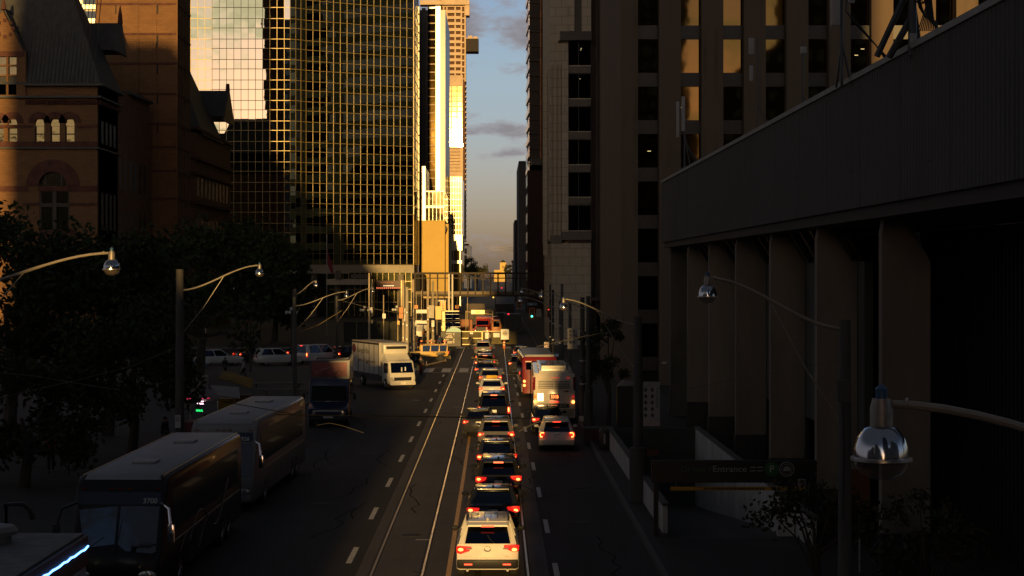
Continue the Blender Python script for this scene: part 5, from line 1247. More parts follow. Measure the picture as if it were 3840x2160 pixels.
cluster('globe cluster lamp in the sun beside the flag pole under the glass tower', 917, 780, 200, 4)
cluster('globe cluster lamp under the dark theatre style sign', 998, 779, 200, 4)

# ------------------------------------------------------------------ wires and trolley fittings
m_wblack = mat('black_insulated_wire', (.006,.006,.006), 1., 0., var=0, spec=0.)
def wire(label, pts, r=.014, m=None, sag=0.):
    P = [Vector(p) for p in pts]
    if len(P) == 2:
        a, b = P; P = [a.lerp(b, i/14)-Vector((0,0,sag*4*(i/14)*(1-i/14))) for i in range(15)]
    w = MB(); w.tube(P, r, 5); o = w.build('overhead_wire', m or m_wblack)
    return tag(o, label, 'wire', 'overhead wires across the street')
m_wire = mat('bare_wire', (.16,.15,.135), .5, .5, var=0)
W = lambda v, y, Y: (px(v,Y), Y, pz(y,Y))
wire('thin dark span wire crossing low over the tram rails and the grey car roof', [W(690,1043,40),W(1330,1052,40)], .014)
wire('pale bent wire over the road near the front of the open top bus', [W(795,1070,60),W(830,1064,60),W(865,1072,60),W(915,1089,60)], .007, m_wire)
wire('pale wire rising before the black sedan towards the white estate car', [W(1305,1085,60),W(1345,1065,60),W(1385,1052,60),W(1420,1054,60)], .012, m_wire)
wire('wire from the banner pole down past the white bus', [W(1350,872,64),W(1470,846,64),W(1600,824,64)], .012, m_wire)
wire('long wire before the pillars with a white insulator', [W(1730,978,32),W(1880,946,32),W(2118,905,32)], .008, m_wire)
wire('wire running from the thick pole towards the dark trees', [W(0,938,50),W(90,946,50),W(180,962,50),W(300,981,50)], .01, m_wire)
wire('wire sloping up from the dark trees to the thick pole', [W(0,1000,55),W(200,955,55),W(330,922,55),W(440,875,55)], .01, m_wire)
wire('slack wire behind the thick pole over the food stalls', [W(470,867,100),W(550,874,100),W(610,866,100)], .016, m_wire)
wire('upper slack wire behind the thick pole', [W(505,850,100),W(570,858,100),W(606,860,100)], .016, m_wire)
wire('sunlit wire curving up left of the box truck', [W(750,837,118),W(800,818,118),W(860,781,118)], .02, m_gold)
wire('dark span wire across the roof of the white coach', [W(560,1010,58),W(740,1042,58)], .014)
wire('span wire from the pole near the box truck to the flag poles', [W(850,753,150),W(930,775,150),W(1020,790,150)], .02, m_wire)
wire('wire stretched over the junction below the footbridge', [W(1025,800,160),W(1085,810,160),W(1160,806,160)], .02, m_gold)
def fitting(label, a, b, c):
    o = thing('wire_hanger', label, 'wire fitting', a, 0, 'trolley wire hangers'); A = Vector(a)
    w = MB(); w.tube([Vector(a)-A, Vector(b)-A], .028, 6); w.ell((0,0,0),(.05,.05,.06),8); w.ell(Vector(b)-A,(.05,.05,.07),8); w.build('bar', mat('brass_fitting', (.75,.6,.35), .25, .9, var=.1), o)
    w = MB(); w.tube([Vector(b)-A, Vector(b)-A+Vector((0,0,.12)), Vector(c)-A], .02, 6); w.ell(Vector(c)-A,(.04,.04,.04),8); w.build('hook', m_gold, o)
    w = MB(); w.tube([(0,0,0),(0,0,.16)], .02, 6); w.build('insulator', m_steel, o)
fitting('gold trolley wire hanger over the left tracks near the yellow off road car', W(1073,918,69), W(1121,907,69), W(1133,901,69))
fitting('gold trolley wire hanger over the blue black sedan', W(1200,908,69), W(1252,914,69), W(1188,900,69))

# ------------------------------------------------------------------ poles, signals and signs at the junction
m_sigy = mat('signal_yellow', (.72,.4,.03), .4, var=.06); m_sigo = mat('signal_orange_rim', (.6,.14,.02), .45, var=.05)
def pole(label, vx, Y, top, r=.13, m=None, cat='pole', z0=.15, fit=True, group='poles at the junction'):
    o = thing('utility_pole', label, cat, (px(vx,Y),Y,z0), 0, group)
    w = MB(); w.tube([(0,0,0),(0,0,top-z0)], [r,r*.8], 10); w.build('shaft', m or m_pole, o)
    if fit:
        w = MB(); w.lathe([(r*1.3,0),(r*1.3,.25),(r*1.0,.3)], (0,0,0), 10)
        for z in (2.2,3.6,4.9): w.lathe([(r*1.12,0),(r*1.12,.09)], (0,0,z), 10)
        w.build('bands', m_steel, o)
    return o
m_polelit = mat('sunlit_pole', (.55,.45,.3), .4, .4, var=.25, scale=2, stretch=(1,1,.6))  # pale gold colour puts sunlight into these poles
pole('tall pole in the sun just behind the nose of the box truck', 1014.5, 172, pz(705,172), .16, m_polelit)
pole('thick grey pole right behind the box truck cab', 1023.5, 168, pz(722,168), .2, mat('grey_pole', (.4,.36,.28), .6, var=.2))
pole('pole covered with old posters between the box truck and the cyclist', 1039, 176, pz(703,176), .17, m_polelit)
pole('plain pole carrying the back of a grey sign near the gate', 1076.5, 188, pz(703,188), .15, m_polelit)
pole('pole behind the yellow signal near the gate', 1089, 192, pz(706,192), .17, mat('dull_pole', (.3,.26,.17), .7, var=.3))
pole('slender white pole before the footbridge, first of a pair', 1129.5, 215, pz(689,215), .13, mat('white_pole', (.8,.74,.6), .4, var=.05), fit=False)
pole('slender white pole before the footbridge, second of a pair', 1138, 218, pz(690,218), .13, bpy.data.materials['white_pole'], fit=False)
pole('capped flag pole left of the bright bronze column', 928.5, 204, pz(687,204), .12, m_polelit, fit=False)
pole('dark pole left of the pale corner block on the south kerb', 1384, 138, pz(716,138), .1, m_black)
pole('dark pole beside the no turn sign', 1391, 132, pz(729,132), .12, m_black)
pole('thin signal pole behind the banner lamp post', 1408, 126, pz(757,126), .09, m_pole)
pole('tall pale pole next to the orange banner', 1465, 101, pz(748,101), .17)
pole('slim post by the leafy tree on the south kerb', 1486, 99, pz(770,99), .12)
fl = pole('thin flag pole with a dark red flag under the glass tower', 822, 235, pz(590,235), .08, m_steel, 'flag pole', fit=False)
w = MB(); q = px(822,235); w.add([(.1,0,pz(613,235)),(.25,0.1,pz(640,235)),(.75,-.1,pz(660,235)),(1.0,.1,pz(690,235)),(.5,.1,pz(684,235)),(.1,0,pz(664,235))],[(0,1,2,3,4,5)]); w.xf(Matrix.Translation((0,0,-.15))); w.build('flag', mat('flag_red', (.2,.02,.03), .8), fl)
def signal(label, vx, vy, Y, wv, hv, lit=None, rim=None, body=None, side=False):
    s = Y/F; o = thing('traffic_signal', label, 'traffic light', (px(vx,Y),Y,pz(vy,Y)), 0, 'traffic signals at the junction')
    hw, hh = wv*s/2, hv*s/2
    w = MB(); w.box(-hw*.62,hw*.62,-.02,.18,-hh*.86,hh*.86); w.build('housing', body or m_black, o)
    w = MB()
    for (a,b,c,d) in ((-hw,hw,hh*.86,hh),(-hw,hw,-hh,-hh*.86),(-hw,-hw*.78,-hh*.86,hh*.86),(hw*.78,hw,-hh*.86,hh*.86)): w.box(a,b,-.03,.02,c,d)
    w.build('rim', rim or m_sigo, o)
    w = MB(); w.box(-hw*.78,-hw*.63,.0,.02,-hh*.86,hh*.86); w.box(hw*.63,hw*.78,.0,.02,-hh*.86,hh*.86); w.build('backplate', body or m_black, o)
    for i, c in enumerate(('red','amber','green')):
        z = hh*.56*(1-i); on = lit == c
        m_ = emat('lit_'+c, {'red':(1,.05,.02),'amber':(1,.5,.05),'green':(.1,1,.7)}[c], 3.2) if on else mat('unlit_'+c, {'red':(.12,.02,.015),'amber':(.15,.08,.01),'green':(.02,.08,.05)}[c], .3, var=0)
        w = MB(); w.lathe([(0,-.05),(hw*.36,-.04),(hw*.4,.0)], (0,0,z), 14, ax='y'); w.build('lens', m_, o)
        w = MB(); w.tube([(hw*.44*math.cos(a), -.1, z+hw*.44*math.sin(a)) for a in [PI*k/8 for k in range(9)]], .02, 4); w.build('visor', body or m_black, o)
    return o
signal('traffic signal with a lit green lamp under the blue street name sign', 1338, 788, 150, 14, 27, 'green')
signal('traffic signal with a dull orange rim left of the green one', 1306, 766, 170, 11.5, 21)
signal('bright yellow traffic signal facing the street above the solar panel', 1114.5, 769, 176, 13, 24, 'red', m_sigy, m_sigy)
signal('traffic signal high on the dark south pole', 1380, 786, 150, 8, 27, 'red', m_sigo)
def panel(name, label, vx, vy, Y, wv, hv, m, cat='sign', post=None, th=.04, group=None, edge=None):
    s = Y/F; o = thing(name, label, cat, (px(vx,Y),Y,pz(vy,Y)), 0, group)
    w = MB(); w.box(-wv*s/2, wv*s/2, 0, th, -hv*s/2, hv*s/2); p = w.build('panel', m, o)
    if post is not None:
        w = MB(); w.tube([(0,th+.05,post-pz(vy,Y)),(0,th+.05,hv*s/2)], .04, 6); w.build('post', m_steel, o)
    return o, p, s
m_paper = mat('white_sign_face', (.75,.72,.66), .45, var=.06, scale=2)
o, p, s = panel('street_name_sign', 'blue street name sign reading Bay above the green signal', 1339, 765, 149, 25, 7, mat('street_sign_blue', (.04,.13,.2), .4), 'sign')
text('lettering', 'Bay', .17, mat('street_sign_letters', (.5,.55,.6), .4, var=0), p, (-.12,-.01,0), extra=.004)
panel('sign_back', 'grey back of a square sign right of the green signal', 1355.5, 787, 150, 13, 20, mat('sign_back_grey', (.3,.27,.22), .6), 'sign')
o, p, s = panel('no_turn_sign', 'square white sign with a red struck arrow lit orange beside the bus roof', 1376, 867.5, 140, 14, 14, m_paper, 'sign', .15)
w = MB(); w.tube([(.17*math.cos(a*PI/10),-.012,.17*math.sin(a*PI/10)) for a in range(21)], .024, 5); w.tube([(-.12,-.012,.12),(.12,-.012,-.12)], .018, 5); w.build('prohibition_ring', mat('sign_red', (.5,.05,.03), .5), p)
w = MB(); w.tube([(.05,-.012,-.1),(.05,-.012,.05),(-.08,-.012,.05)], .018, 5); w.build('arrow', m_black, p)
panel('sign_back', 'pale grey sign back left of the yellow signal', 1085, 784, 186, 14, 32, mat('pale_sign_back', (.36,.33,.25), .5, var=.15), 'sign')
panel('hanging_board', 'orange board on the pole at the truck nose', 1009, 787, 171, 10, 28, mat('orange_board', (.55,.2,.03), .5), 'sign')
panel('hanging_board', 'yellow signal cabinet seen from the side below the yellow signal', 1103, 787, 180, 15, 33, m_sigy, 'signal cabinet', th=.4)
panel('pole_placard', 'small pale placard on the capped flag pole', 933, 780, 203, 8, 13, m_paper, 'sign')
panel('pole_placard', 'small dull placard lower on the capped flag pole', 935, 809, 203, 6, 9, mat('dull_placard', (.2,.18,.14), .6), 'sign')
panel('pole_placard', 'pale placard on the plain pole over the off road car', 1089, 814, 187, 7, 16, m_paper, 'sign')
panel('pole_placard', 'white strip notice on the thick grey pole', 1019, 792, 170, 3.2, 32, m_paper, 'sign')
o, p, s = panel('notice_board', 'bright white rounded sign with a grey oval above the barrier posts', 1270, 841, 200, 20, 26, mat('fresh_white_sign', (.85,.82,.75), .35, var=.03), 'sign', .05)
w = MB(); w.ell((0,-.01,.12),(.32,.01,.27),18); w.build('oval', mat('oval_grey', (.6,.55,.42), .5), p)
w = MB(); w.box(-.24,.24,-.03,-.02,.08,.16); w.build('wording', mat('wording_grey', (.35,.3,.22), .5), p)
bp = thing('barrier_post', 'orange and red banded barrier post under the bright white sign', 'bollard', (px(1268,200),199.7,0))
w = MB(); w.tube([(0,0,0),(0,0,.95)], [.16,.12], 10); w.build('post', mat('barrier_orange', (.6,.15,.03), .5), bp)
for z in (.35,.65):
    w = MB(); w.lathe([(.15,0),(.15,.12)], (0,0,z), 10); w.build('reflective_band', mat('reflective_white', (.8,.7,.5), .3, var=0), bp)
for k, (v, Y, lab) in enumerate(((1090,190,'orange construction marker drum beside the plain pole'),(1096,186,'orange construction marker drum right of the first drum'),(1058,187,'orange construction marker drum near the poster pole'))):
    o = thing('marker_drum', lab, 'traffic drum', (px(v,Y),Y,0), 0, 'construction marker drums')
    w = MB(); w.lathe([(.3,0),(.28,.1),(.24,.12),(.2,1.05),(0,1.1)], (0,0,0), 14); w.build('drum', bpy.data.materials['barrier_orange'], o)
    for z in (.4,.75):
        w = MB(); w.lathe([(.25-.05*z,0),(.25-.05*z,.12)], (0,0,z), 14); w.build('reflective_band', bpy.data.materials['reflective_white'], o)
# construction gate and hoarding
gy = 209.; gxx = lambda v: px(v,gy); gzz = lambda v: pz(v,gy)
cg = thing('construction_gate', 'mesh construction gate in a bright frame closing the street beyond the junction', 'gate', (px(1185,gy),gy,0))
m_gate = mat('gate_frame_paint', (.62,.48,.24), .45, .2, var=.05)
m_mesh = mat('green_hoarding_mesh', (.12,.1,.045), .9, var=.35, scale=2.5)
w = MB(); w.box(gxx(1158),gxx(1213),gy+.06,gy+.1,.1,gzz(834)); w.build('mesh_screen', m_mesh, cg)
for c in cg.children: c.location = -Vector(cg.location)
w = MB()
for v in (1158,1213): w.box(gxx(v)-.065,gxx(v)+.065,gy-.06,gy+.05,.05,gzz(833))
for v in (834,851,866.5): w.box(gxx(1158)+.066,gxx(1213)-.066,gy-.05,gy+.04,gzz(v)-.05,gzz(v)+.05)
w.build('frame', m_gate, cg, True)
w = MB(); w.box(gxx(1182),gxx(1190),gy-.1,gy-.07,gzz(840.5),gzz(836)); w.build('notice', m_paper, cg, True)
hd2 = thing('hoarding', 'dark hoarding fence with two white notices right of the construction gate', 'fence', (px(1240,gy),gy,0))
w = MB(); w.box(gxx(1214.5),gxx(1300),gy+.2,gy+.3,.1,gzz(833)); w.build('panel', m_mesh, hd2, True)
w = MB(); w.box(gxx(1214.5),gxx(1262),gy+.1,gy+.19,gzz(834),gzz(832.5)); w.build('top_rail', m_gate, hd2, True)
for (a,b,c,d) in ((1220.5,1231.5,852,836.5),(1241,1257,848.5,837.5)):
    w = MB(); w.box(gxx(a),gxx(b),gy+.13,gy+.17,gzz(c),gzz(d)); w.build('notice', m_paper, hd2, True)
wf = thing('wayfinding_board', 'black trailer board of white lines and arrows under a teal arc left of the gate', 'sign', (px(1134,203),203,0))
wx = lambda v: px(v,203); wz = lambda v: pz(v,203)
w = MB(); w.box(wx(1109),wx(1159),203,203.2,.1,wz(835)); w.build('board', mat('board_black', (.035,.03,.022), .5), wf, True)
w = MB()
for (a,b,y) in ((1122,1137,839.5),(1127,1137,843.5),(1123,1138,847),(1121,1139,849.5),(1121,1129,854.5),(1121,1139,859.5),(1124,1137,862.5)): w.box(wx(a),wx(b),202.96,202.99,wz(y)-.045,wz(y)+.045)
for y in (840,853.5,860):
    w.ell((wx(1141.5),202.98,wz(y)),(.1,.02,.12),8); w.box(wx(1141.5)-.03,wx(1141.5)+.03,202.96,202.99,wz(y)-.2,wz(y))
w.build('wording', mat('board_white', (.6,.52,.38), .5, var=0), wf, True)
w = MB(); w.prism([(wx(1141)+(wx(1160)-wx(1141))*math.cos(a*PI/16), wz(835.2)+.6*math.sin(a*PI/16)) for a in range(17)], 'y', 202.9, 203.4); w.build('teal_arc', mat('teal_panel', (.06,.3,.3), .35, var=.2, scale=1.5), wf, True)
sp_ = thing('solar_trailer', 'solar panel mast trailer with dark gridded panel above the teal arc', 'solar panel', (px(1139,206),206,0))
wx = lambda v: px(v,206); wz = lambda v: pz(v,206)
w = MB(); w.slab([(wx(1121),206,wz(822)),(wx(1158),206,wz(822)),(wx(1153.5),206.6,wz(784)),(wx(1120),206.6,wz(784))], .06); pn = w.build('solar_panel', glass('solar_cell', (.03,.035,.06), .1), sp_, True)
w = MB()
for f in (.0,.27,.54,.82,1):
    y = 822-38*f; w.box(wx(1121-1*f),wx(1158-4.5*f),205.93+.6*f,205.97+.6*f,wz(y)-.015,wz(y)+.015)
w.tube([(wx(1139.5),205.93,wz(822)),(wx(1137),206.53,wz(784))], .012, 4); w.each('cell_line', m_steel, pn, True)
w = MB(); w.box(wx(1119),wx(1155),206.4,206.8,wz(783.5),wz(781.5)); w.prism([(wx(1109.5),wz(833)),(wx(1120),wz(833)),(wx(1119),wz(783)),(wx(1112),wz(783))], 'y', 206.2, 206.9); w.tube([(wx(1139),206.7,.1),(wx(1139),206.7,wz(800))], .09, 6); w.build('frame', m_gate, sp_, True)
lb_ = thing('arrow_board', 'yellow lit message board on a frame above the red work truck', 'message board', (px(1202,232),232,0))
wx = lambda v: px(v,232); wz = lambda v: pz(v,232)
w = MB(); w.box(wx(1185.5),wx(1219),232,232.3,wz(790),wz(780)); bd = w.build('board', emat('lit_yellow_board', (1,.55,.06), 1.6), lb_, True)
w = MB()
for i in range(7): w.box(wx(1195+2*i),wx(1196.5+2*i),231.95,231.99,wz(786.5),wz(783.5))
w.box(wx(1194),wx(1209.5),231.93,231.99,wz(788.5)-.02,wz(788.5)+.03); w.box(wx(1194),wx(1209.5),231.93,231.99,wz(782)-.02,wz(782)+.03); w.build('wording', m_sigo, bd, True)
w = MB()
for v in (1172,1239): w.tube([(wx(v),232.2,.1),(wx(v),232.2,wz(782))], .06, 6)
w.tube([(wx(1172),232.2,wz(784)),(wx(1239),232.2,wz(791))], .06, 6); w.build('frame', m_gate, lb_, True)
oc = thing('orange_cabin', 'orange site machine cabin right of the red work truck', 'excavator', (px(1249,226),226,0))
w = MB(); w.puff([(-.65,.5),(.65,.5),(.7,1.9),(.45,2.7),(-.4,2.7),(-.7,1.9)], 'y', 0, 2.2, .1); w.build('body', mat('machine_orange', (.5,.17,.04), .4), oc)
w = MB(); w.box(-.42,.42,-.03,.02,1.7,2.5); w.build('window_glass', m_cglass, oc)
w = MB(); w.puff([(-1,.0),(1,.0),(1.0,.48),(-1,.48)], 'y', -.3, 2.6, .15); w.build('track', m_black, oc)
vans = thing('site_van', 'white topped site van behind the poles, bright roof in the sun', 'van', (px(1062,226),226,0), .2)
w = MB(); w.puff([(0,.4),(0,1.1),(.5,1.6),(.9,2.3),(5,2.35),(5,.4)], 'x', -.95, .95, .1); w.build('body', m_bxw, vans)
w = MB(); w.slab([(-.8,.52,1.62),(.8,.52,1.62),(.75,.86,2.2),(-.75,.86,2.2)], .03); w.build('windshield', m_cglass, vans)
for s_ in (-1,1):
    for yy in (.9,4.0): wheel(vans, s_*.85, yy, .36, .24, s_, False)
panel('site_banner', 'broad cream banner panel behind the poles left of the yellow signal', 1062, 783.5, 224, 31, 9, m_paper, 'banner', .1)
panel('site_banner', 'low cream banner panel by the poles above the off road car', 1062, 810, 223, 34, 8, m_paper, 'banner', .1)
# lamp post banners on the south side
m_ban = mat('banner_pale', (.3,.3,.31), .7, var=.2, scale=2)
o, p, s = panel('street_banner', 'tall pale banner of dark diamonds with a vertical city name on the lamp pole', 1639, 1016, 65.3, 42, 112, m_ban, 'banner', th=.015)
w = MB()
for j in range(5):
    for sx in (-1,1):
        c = (-.1+sx*.13, .55-.25*j); w.prism([(c[0]-.08,c[1]),(c[0],c[1]-.1),(c[0]+.08,c[1]),(c[0],c[1]+.1)], 'y', -.006, -.001)
w.build('diamonds', mat('banner_ink', (.05,.045,.06), .7), p)
text('lettering', 'Toronto', .2, bpy.data.materials['banner_ink'], p, (.23,-.006,.25), (PI/2, PI/2, 0), width=.85, ext=.002)
w = MB(); w.box(-.3,.31,-.006,-.001,-.86,-.62); w.build('lower_panel', mat('banner_pink', (.36,.31,.3), .7, var=.25, scale=5), p)
o, p, s = panel('street_banner', 'pale banner with blue columns and a red ring before the limestone base', 1440, 852, 100, 25, 52, m_ban, 'banner', th=.015)
w = MB()
for j in range(4):
    for k in range(2): w.box(-.2+.22*k,-.06+.22*k,-.006,-.001,-.3+.22*j,-.14+.22*j)
w.build('blue_blocks', mat('banner_blue', (.08,.1,.16), .7), p)
w = MB(); w.tube([(.23+.06*math.cos(a*PI/6),-.004,.22+.09*math.sin(a*PI/6)) for a in range(13)], .02, 4); w.build('ring', mat('banner_red', (.25,.04,.05), .7), p)
o, p, s = panel('street_banner', 'orange banner with a crimson foot on the tall pale pole', 1487, 903, 100.8, 25, 58, mat('banner_orange', (.26,.11,.03), .7, var=.5, scale=2.5), 'banner', th=.015)
w = MB(); w.box(-.3,.3,-.006,-.001,-.68,-.36); w.build('crimson_foot', mat('banner_crimson', (.12,.02,.02), .7), p)
text('lettering', 'ALITY', .13, mat('banner_cream', (.4,.36,.3), .7, var=0), p, (.23,-.006,.42), (PI/2, PI/2, 0), width=.4, ext=.002)
o, p, s = panel('no_stopping_sign', 'white no stopping sign with a ring low on the lamp pole by the bottom edge', 2122, 1425, 31, 24, 48, mat('dim_white_sign', (.4,.4,.4), .5, var=.1), 'sign')
w = MB(); w.tube([(.055*math.cos(a*PI/8),-.006,.03+.075*math.sin(a*PI/8)) for a in range(17)], .011, 5); w.build('ring', m_black, p)
panel('pole_sticker', 'torn pale stickers on the lamp pole above the no stopping sign', 2122, 1360, 31, 22, 50, mat('torn_paper', (.3,.29,.28), .7, var=.9, scale=14), 'sticker', th=.01)
pc_ = thing('pole_box', 'grey control box high on the lamp pole before the pillars', 'control box', (6.42,30.8,7.0))
w = MB(); w.box(-.12,.12,-.1,.02,-.2,.2); w.build('box', m_pole, pc_)
w = MB(); w.tube([(0,-.05,-.2),(.02,-.03,-1.2),(0,-.03,-2.4)], .015, 5); w.build('conduit', m_black, pc_)
o, p, s = panel('no_stopping_sign', 'small white no stopping sign on the thick pole behind the coach', 447, 1060, 69.5, 14, 32, bpy.data.materials['dim_white_sign'], 'sign')
w = MB(); w.tube([(.06*math.cos(a*PI/8),-.006,.08+.08*math.sin(a*PI/8)) for a in range(17)], .012, 5); w.build('ring', m_black, p)
panel('warning_banner', 'orange wrapped site banner behind the large lamp globe', 2165, 1235, 50, 48, 110, mat('dull_orange_sheet', (.14,.05,.015), .8, var=.5, scale=1.2), 'banner', .15)
panel('hanging_board', 'orange worker notice on the slim twin lamp pole', 624, 795, 149, 12, 38, mat('worker_notice', (.16,.06,.03), .6, var=.6, scale=2), 'sign')
panel('pole_placard', 'white placard low on the slim twin lamp pole', 620, 839, 149, 8, 11, m_paper, 'sign')
ub = thing('utility_cabinet', 'dark utility cabinet with a yellow edge and papers on top beside the brown tower', 'cabinet', (px(1577,97),97,.15))
w = MB(); w.box(-.55,.55,0,.9,0,2.35); w.build('cabinet', m_black, ub)
w = MB(); w.box(-.6,-.55,-.02,.06,.3,2.2); w.build('yellow_edge', mat('cabinet_yellow', (.3,.2,.02), .6), ub)
w = MB(); w.puff([(-.55,2.36),(.6,2.36),(.45,2.62),(-.2,2.7)], 'y', 0, .8, .08); w.build('covered_pile', m_ban, ub)
nb = thing('planter_box', 'low brown planter box on the pavement by the white ramp wall', 'planter', (px(1508,90),89,.15))
w = MB(); w.box(-.9,.7,0,1.6,0,.62); w.build('box', mat('planter_wood', (.07,.03,.02), .7, var=.3), nb)
w = MB(); w.box(-.83,.63,.07,1.53,.6,.66); w.build('soil', m_ground, nb)
wb = thing('waste_bin', 'grey litter bin on the pavement at the end of the white ramp wall', 'litter bin', (px(1520,85),84.5,.15))
w = MB(); w.puff([(-.28,0),(.28,0),(.3,.9),(.2,1.05),(-.2,1.05),(-.3,.9)], 'y', 0, .55, .05); w.build('body', m_black, wb)
w = MB(); w.box(-.06,.02,-.02,-.003,.3,.8); w.build('label', m_ban, wb)

# ------------------------------------------------------------------ antennas on the concrete block roof
m_antmast = mat('antenna_mast', (.06,.065,.075), .5, .4, var=.2)
m_antpan = mat('antenna_panel_grey', (.3,.3,.3), .5, var=.08)
def antenna(label, vx, Y, top, panels, legs, r=.045, x=None):
    X = px(vx,Y); z0 = ZT-.15
    o = thing('cell_antenna', label, 'antenna', (X,Y,z0), 0, 'phone antennas on the concrete roof')
    w = MB(); w.tube([(0,0,0),(0,0,pz(top,Y)-z0)], r, 8)
    for (dx, dy, h) in legs: w.tube([(dx,dy,0),(0,0,h)], r*.8, 6)
    w.build('mast', m_antmast, o)
    for (a, b, c, d) in panels:
        w = MB(); w.puff([(px(a,Y)-X,pz(d,Y)-z0),(px(b,Y)-X,pz(d,Y)-z0),(px(b,Y)-X,pz(c,Y)-z0),(px(a,Y)-X,pz(c,Y)-z0)], 'y', -.12, .0, .02); w.build('panel_antenna', m_antpan, o)
    return o
antenna('pair of tall white panel antennas at the far end of the roof edge', 1722, 93, 242, [(1701,1708,345,256),(1714,1723,330,243)], [(1.3,.2,1.7),(1.0,1,2.0),(.4,.1,2.2)])
antenna('thin mast with two short white panels one above the other', 1906, 74, 94, [(1883,1897,138,96),(1885,1894,204,165)], [(1.2,.1,1.9)], .035)
antenna('small mast with a single white box on the roof edge', 2019, 63, 104, [(2013,2028,137,118)], [(.3,.3,1.4)], .03)
a4 = antenna('broad white panel antenna cut by the top of the view with black cables', 2117, 49, -20, [(2089,2112,66,-30),(2130,2148,9,-30)], [(.35,.2,1.3),(-.1,.3,1.2)], .05)
w = MB()
for k in range(4): w.tube([(.15,-.1,2.6+.05*k),(.1,-.12,2.2),(.45,-.1,1.75+.03*k),(1.0,-.05,1.2),(1.35,0,.7+.05*k)], .022, 5)
w.build('cable', m_black, a4)
a5 = antenna('dark tripod mast draped with coiled black cables above the roof edge', 2295, 42, -20, [(2286,2304,118,85)], [(-.85,.2,1.9),(.3,.4,1.4),(-.5,.4,1.0)], .11)
w = MB(); rc = random.Random(4)
for k in range(7):
    cx_, cz_, rr_ = .22+rc.uniform(-.05,.05), 1.55+rc.uniform(-.1,.1), .2+rc.uniform(-.06,.05)
    w.tube([(cx_+rr_*.75*math.cos(a*PI/10), -.08-.02*k, cz_+rr_*math.sin(a*PI/10)) for a in range(21)], .014, 5)
for k in range(11): w.tube([(.02,-.12,2.0),(.2+.02*k,-.16,1.75),(.3+.02*k,-.14,1.2-.03*k),(.12+.05*k,-.1,.6)], .016, 5)
for k in range(6): w.tube([(.02,-.05,1.9),(.15+.03*k,-.08,1.2-.05*k),(.45+.03*k,-.06,.85),(.7,0,.6-.06*k)], .018, 5)
w.build('cable_coil', m_black, a5)

# ------------------------------------------------------------------ food stalls on the square
fs = thing('food_stall', 'food stall with a green lit halal sign and pink light strings', 'food stall', (px(505,88),88,.15))
w = MB(); w.box(-.9,1.0,0,1.8,0,1.1); w.build('counter', mat('stall_red', (.12,.03,.03), .6, var=.3), fs)
w = MB(); w.slab([(-1.0,-.4,2.35),(1.1,-.4,2.3),(1.2,1.9,2.7),(-.9,1.9,2.7)], .05); w.build('awning', mat('stall_awning', (.25,.22,.2), .8, var=.2), fs)
w = MB()
for (x, y) in ((-.85,-.2),(.95,-.2),(-.85,1.7),(.95,1.7)): w.tube([(x,y,0),(x,y,2.4)], .03, 6)
w.build('posts', m_steel, fs)
w = MB(); w.tube([(-1.0,-.42,2.28),(-.3,-.44,2.42),(.1,-.44,2.36),(.55,-.42,2.4)], .014, 5); w.build('light_string', emat('pink_led', (1,.03,.12), 1.0), fs)
w = MB(); w.box(-.1,.32,-.5,-.45,2.08,2.14); w.box(.1,.32,-.5,-.45,2.2,2.25); w.build('light_tube', emat('pink_tube', (1,.6,.75), 3.5), fs)
text('lit_lettering', 'HALAL', .16, emat('green_led', (.02,1,.2), 1.8), fs, (.02,-.5,1.75), width=.36, extra=.004)
w = MB(); w.box(-.6,-.05,.3,.8,2.75,3.5); w.box(0.0,.25,.4,.9,2.75,3.5); w.build('white_box', m_ftw, fs)
fs2 = thing('food_stall', 'food stall with a plain grey sloping awning over a yellow box', 'food stall', (px(567,87),87,.15))
w = MB(); w.box(-.35,.4,0,.9,0,2.4); w.build('yellow_box', mat('stall_yellow', (.32,.19,.02), .6, var=.15), fs2)
w = MB(); w.slab([(-.2,-.6,2.62),(.85,-.6,2.5),(.55,1.0,2.95),(-.95,1.0,3.05)], .06); w.build('awning', mat('pale_awning', (.33,.3,.28), .8, var=.15), fs2)
w = MB(); w.box(.45,.8,.2,.8,0,2.0); w.build('side_shelf', mat('stall_dark_red', (.06,.015,.015), .7), fs2)
fs3 = thing('food_stall', 'food stall under long dull yellow roof flaps behind the pale awning', 'food stall', (px(590,96),96,.15))
w = MB(); w.slab([(-1.0,.2,2.9),(-.2,.2,2.75),(-.05,1.6,3.1),(-.9,1.6,3.25)], .05); w.slab([(-.15,0,2.72),(1.0,0,2.35),(.9,1.2,2.8),(-.1,1.4,3.05)], .05); w.build('roof_flap', mat('flap_yellow', (.28,.17,.03), .8, var=.25), fs3)
w = MB(); w.box(-.8,.85,.3,1.4,0,1.9); w.build('counter', mat('stall_brown', (.08,.03,.025), .7), fs3)
for (lab, v, Y, L_) in (('long concrete bench on the square behind the open top bus', 690, 128, 4.6), ('second concrete bench on the square, below the first', 705, 121, 3.6)):
    o = thing('concrete_bench', lab, 'bench', (px(v,Y),Y,.15), 0, 'concrete benches on the square')
    w = MB(); w.puff([(-L_/2,.38),(L_/2,.38),(L_/2,.52),(-L_/2,.52)], 'y', 0, .7, .03); w.build('seat', m_kerb, o)
    for sx in (-1,1):
        w = MB(); w.box(sx*L_*.36-.25,sx*L_*.36+.25,.1,.6,0,.38); w.build('leg', m_conc, o)
mon = thing('stone_monument', 'pale upright stone marker among the trees behind the thick pole', 'monument', (px(509,175),175,.1))
w = MB(); w.puff([(-.42,0),(.42,0),(.36,3.1),(.25,3.3),(-.25,3.3),(-.36,3.1)], 'y', -.3, .3, .05); w.build('stone', m_lime, mon)
w = MB(); w.ell((.1,0,3.5),(.16,.16,.25),8); w.build('finial', m_steel, mon)
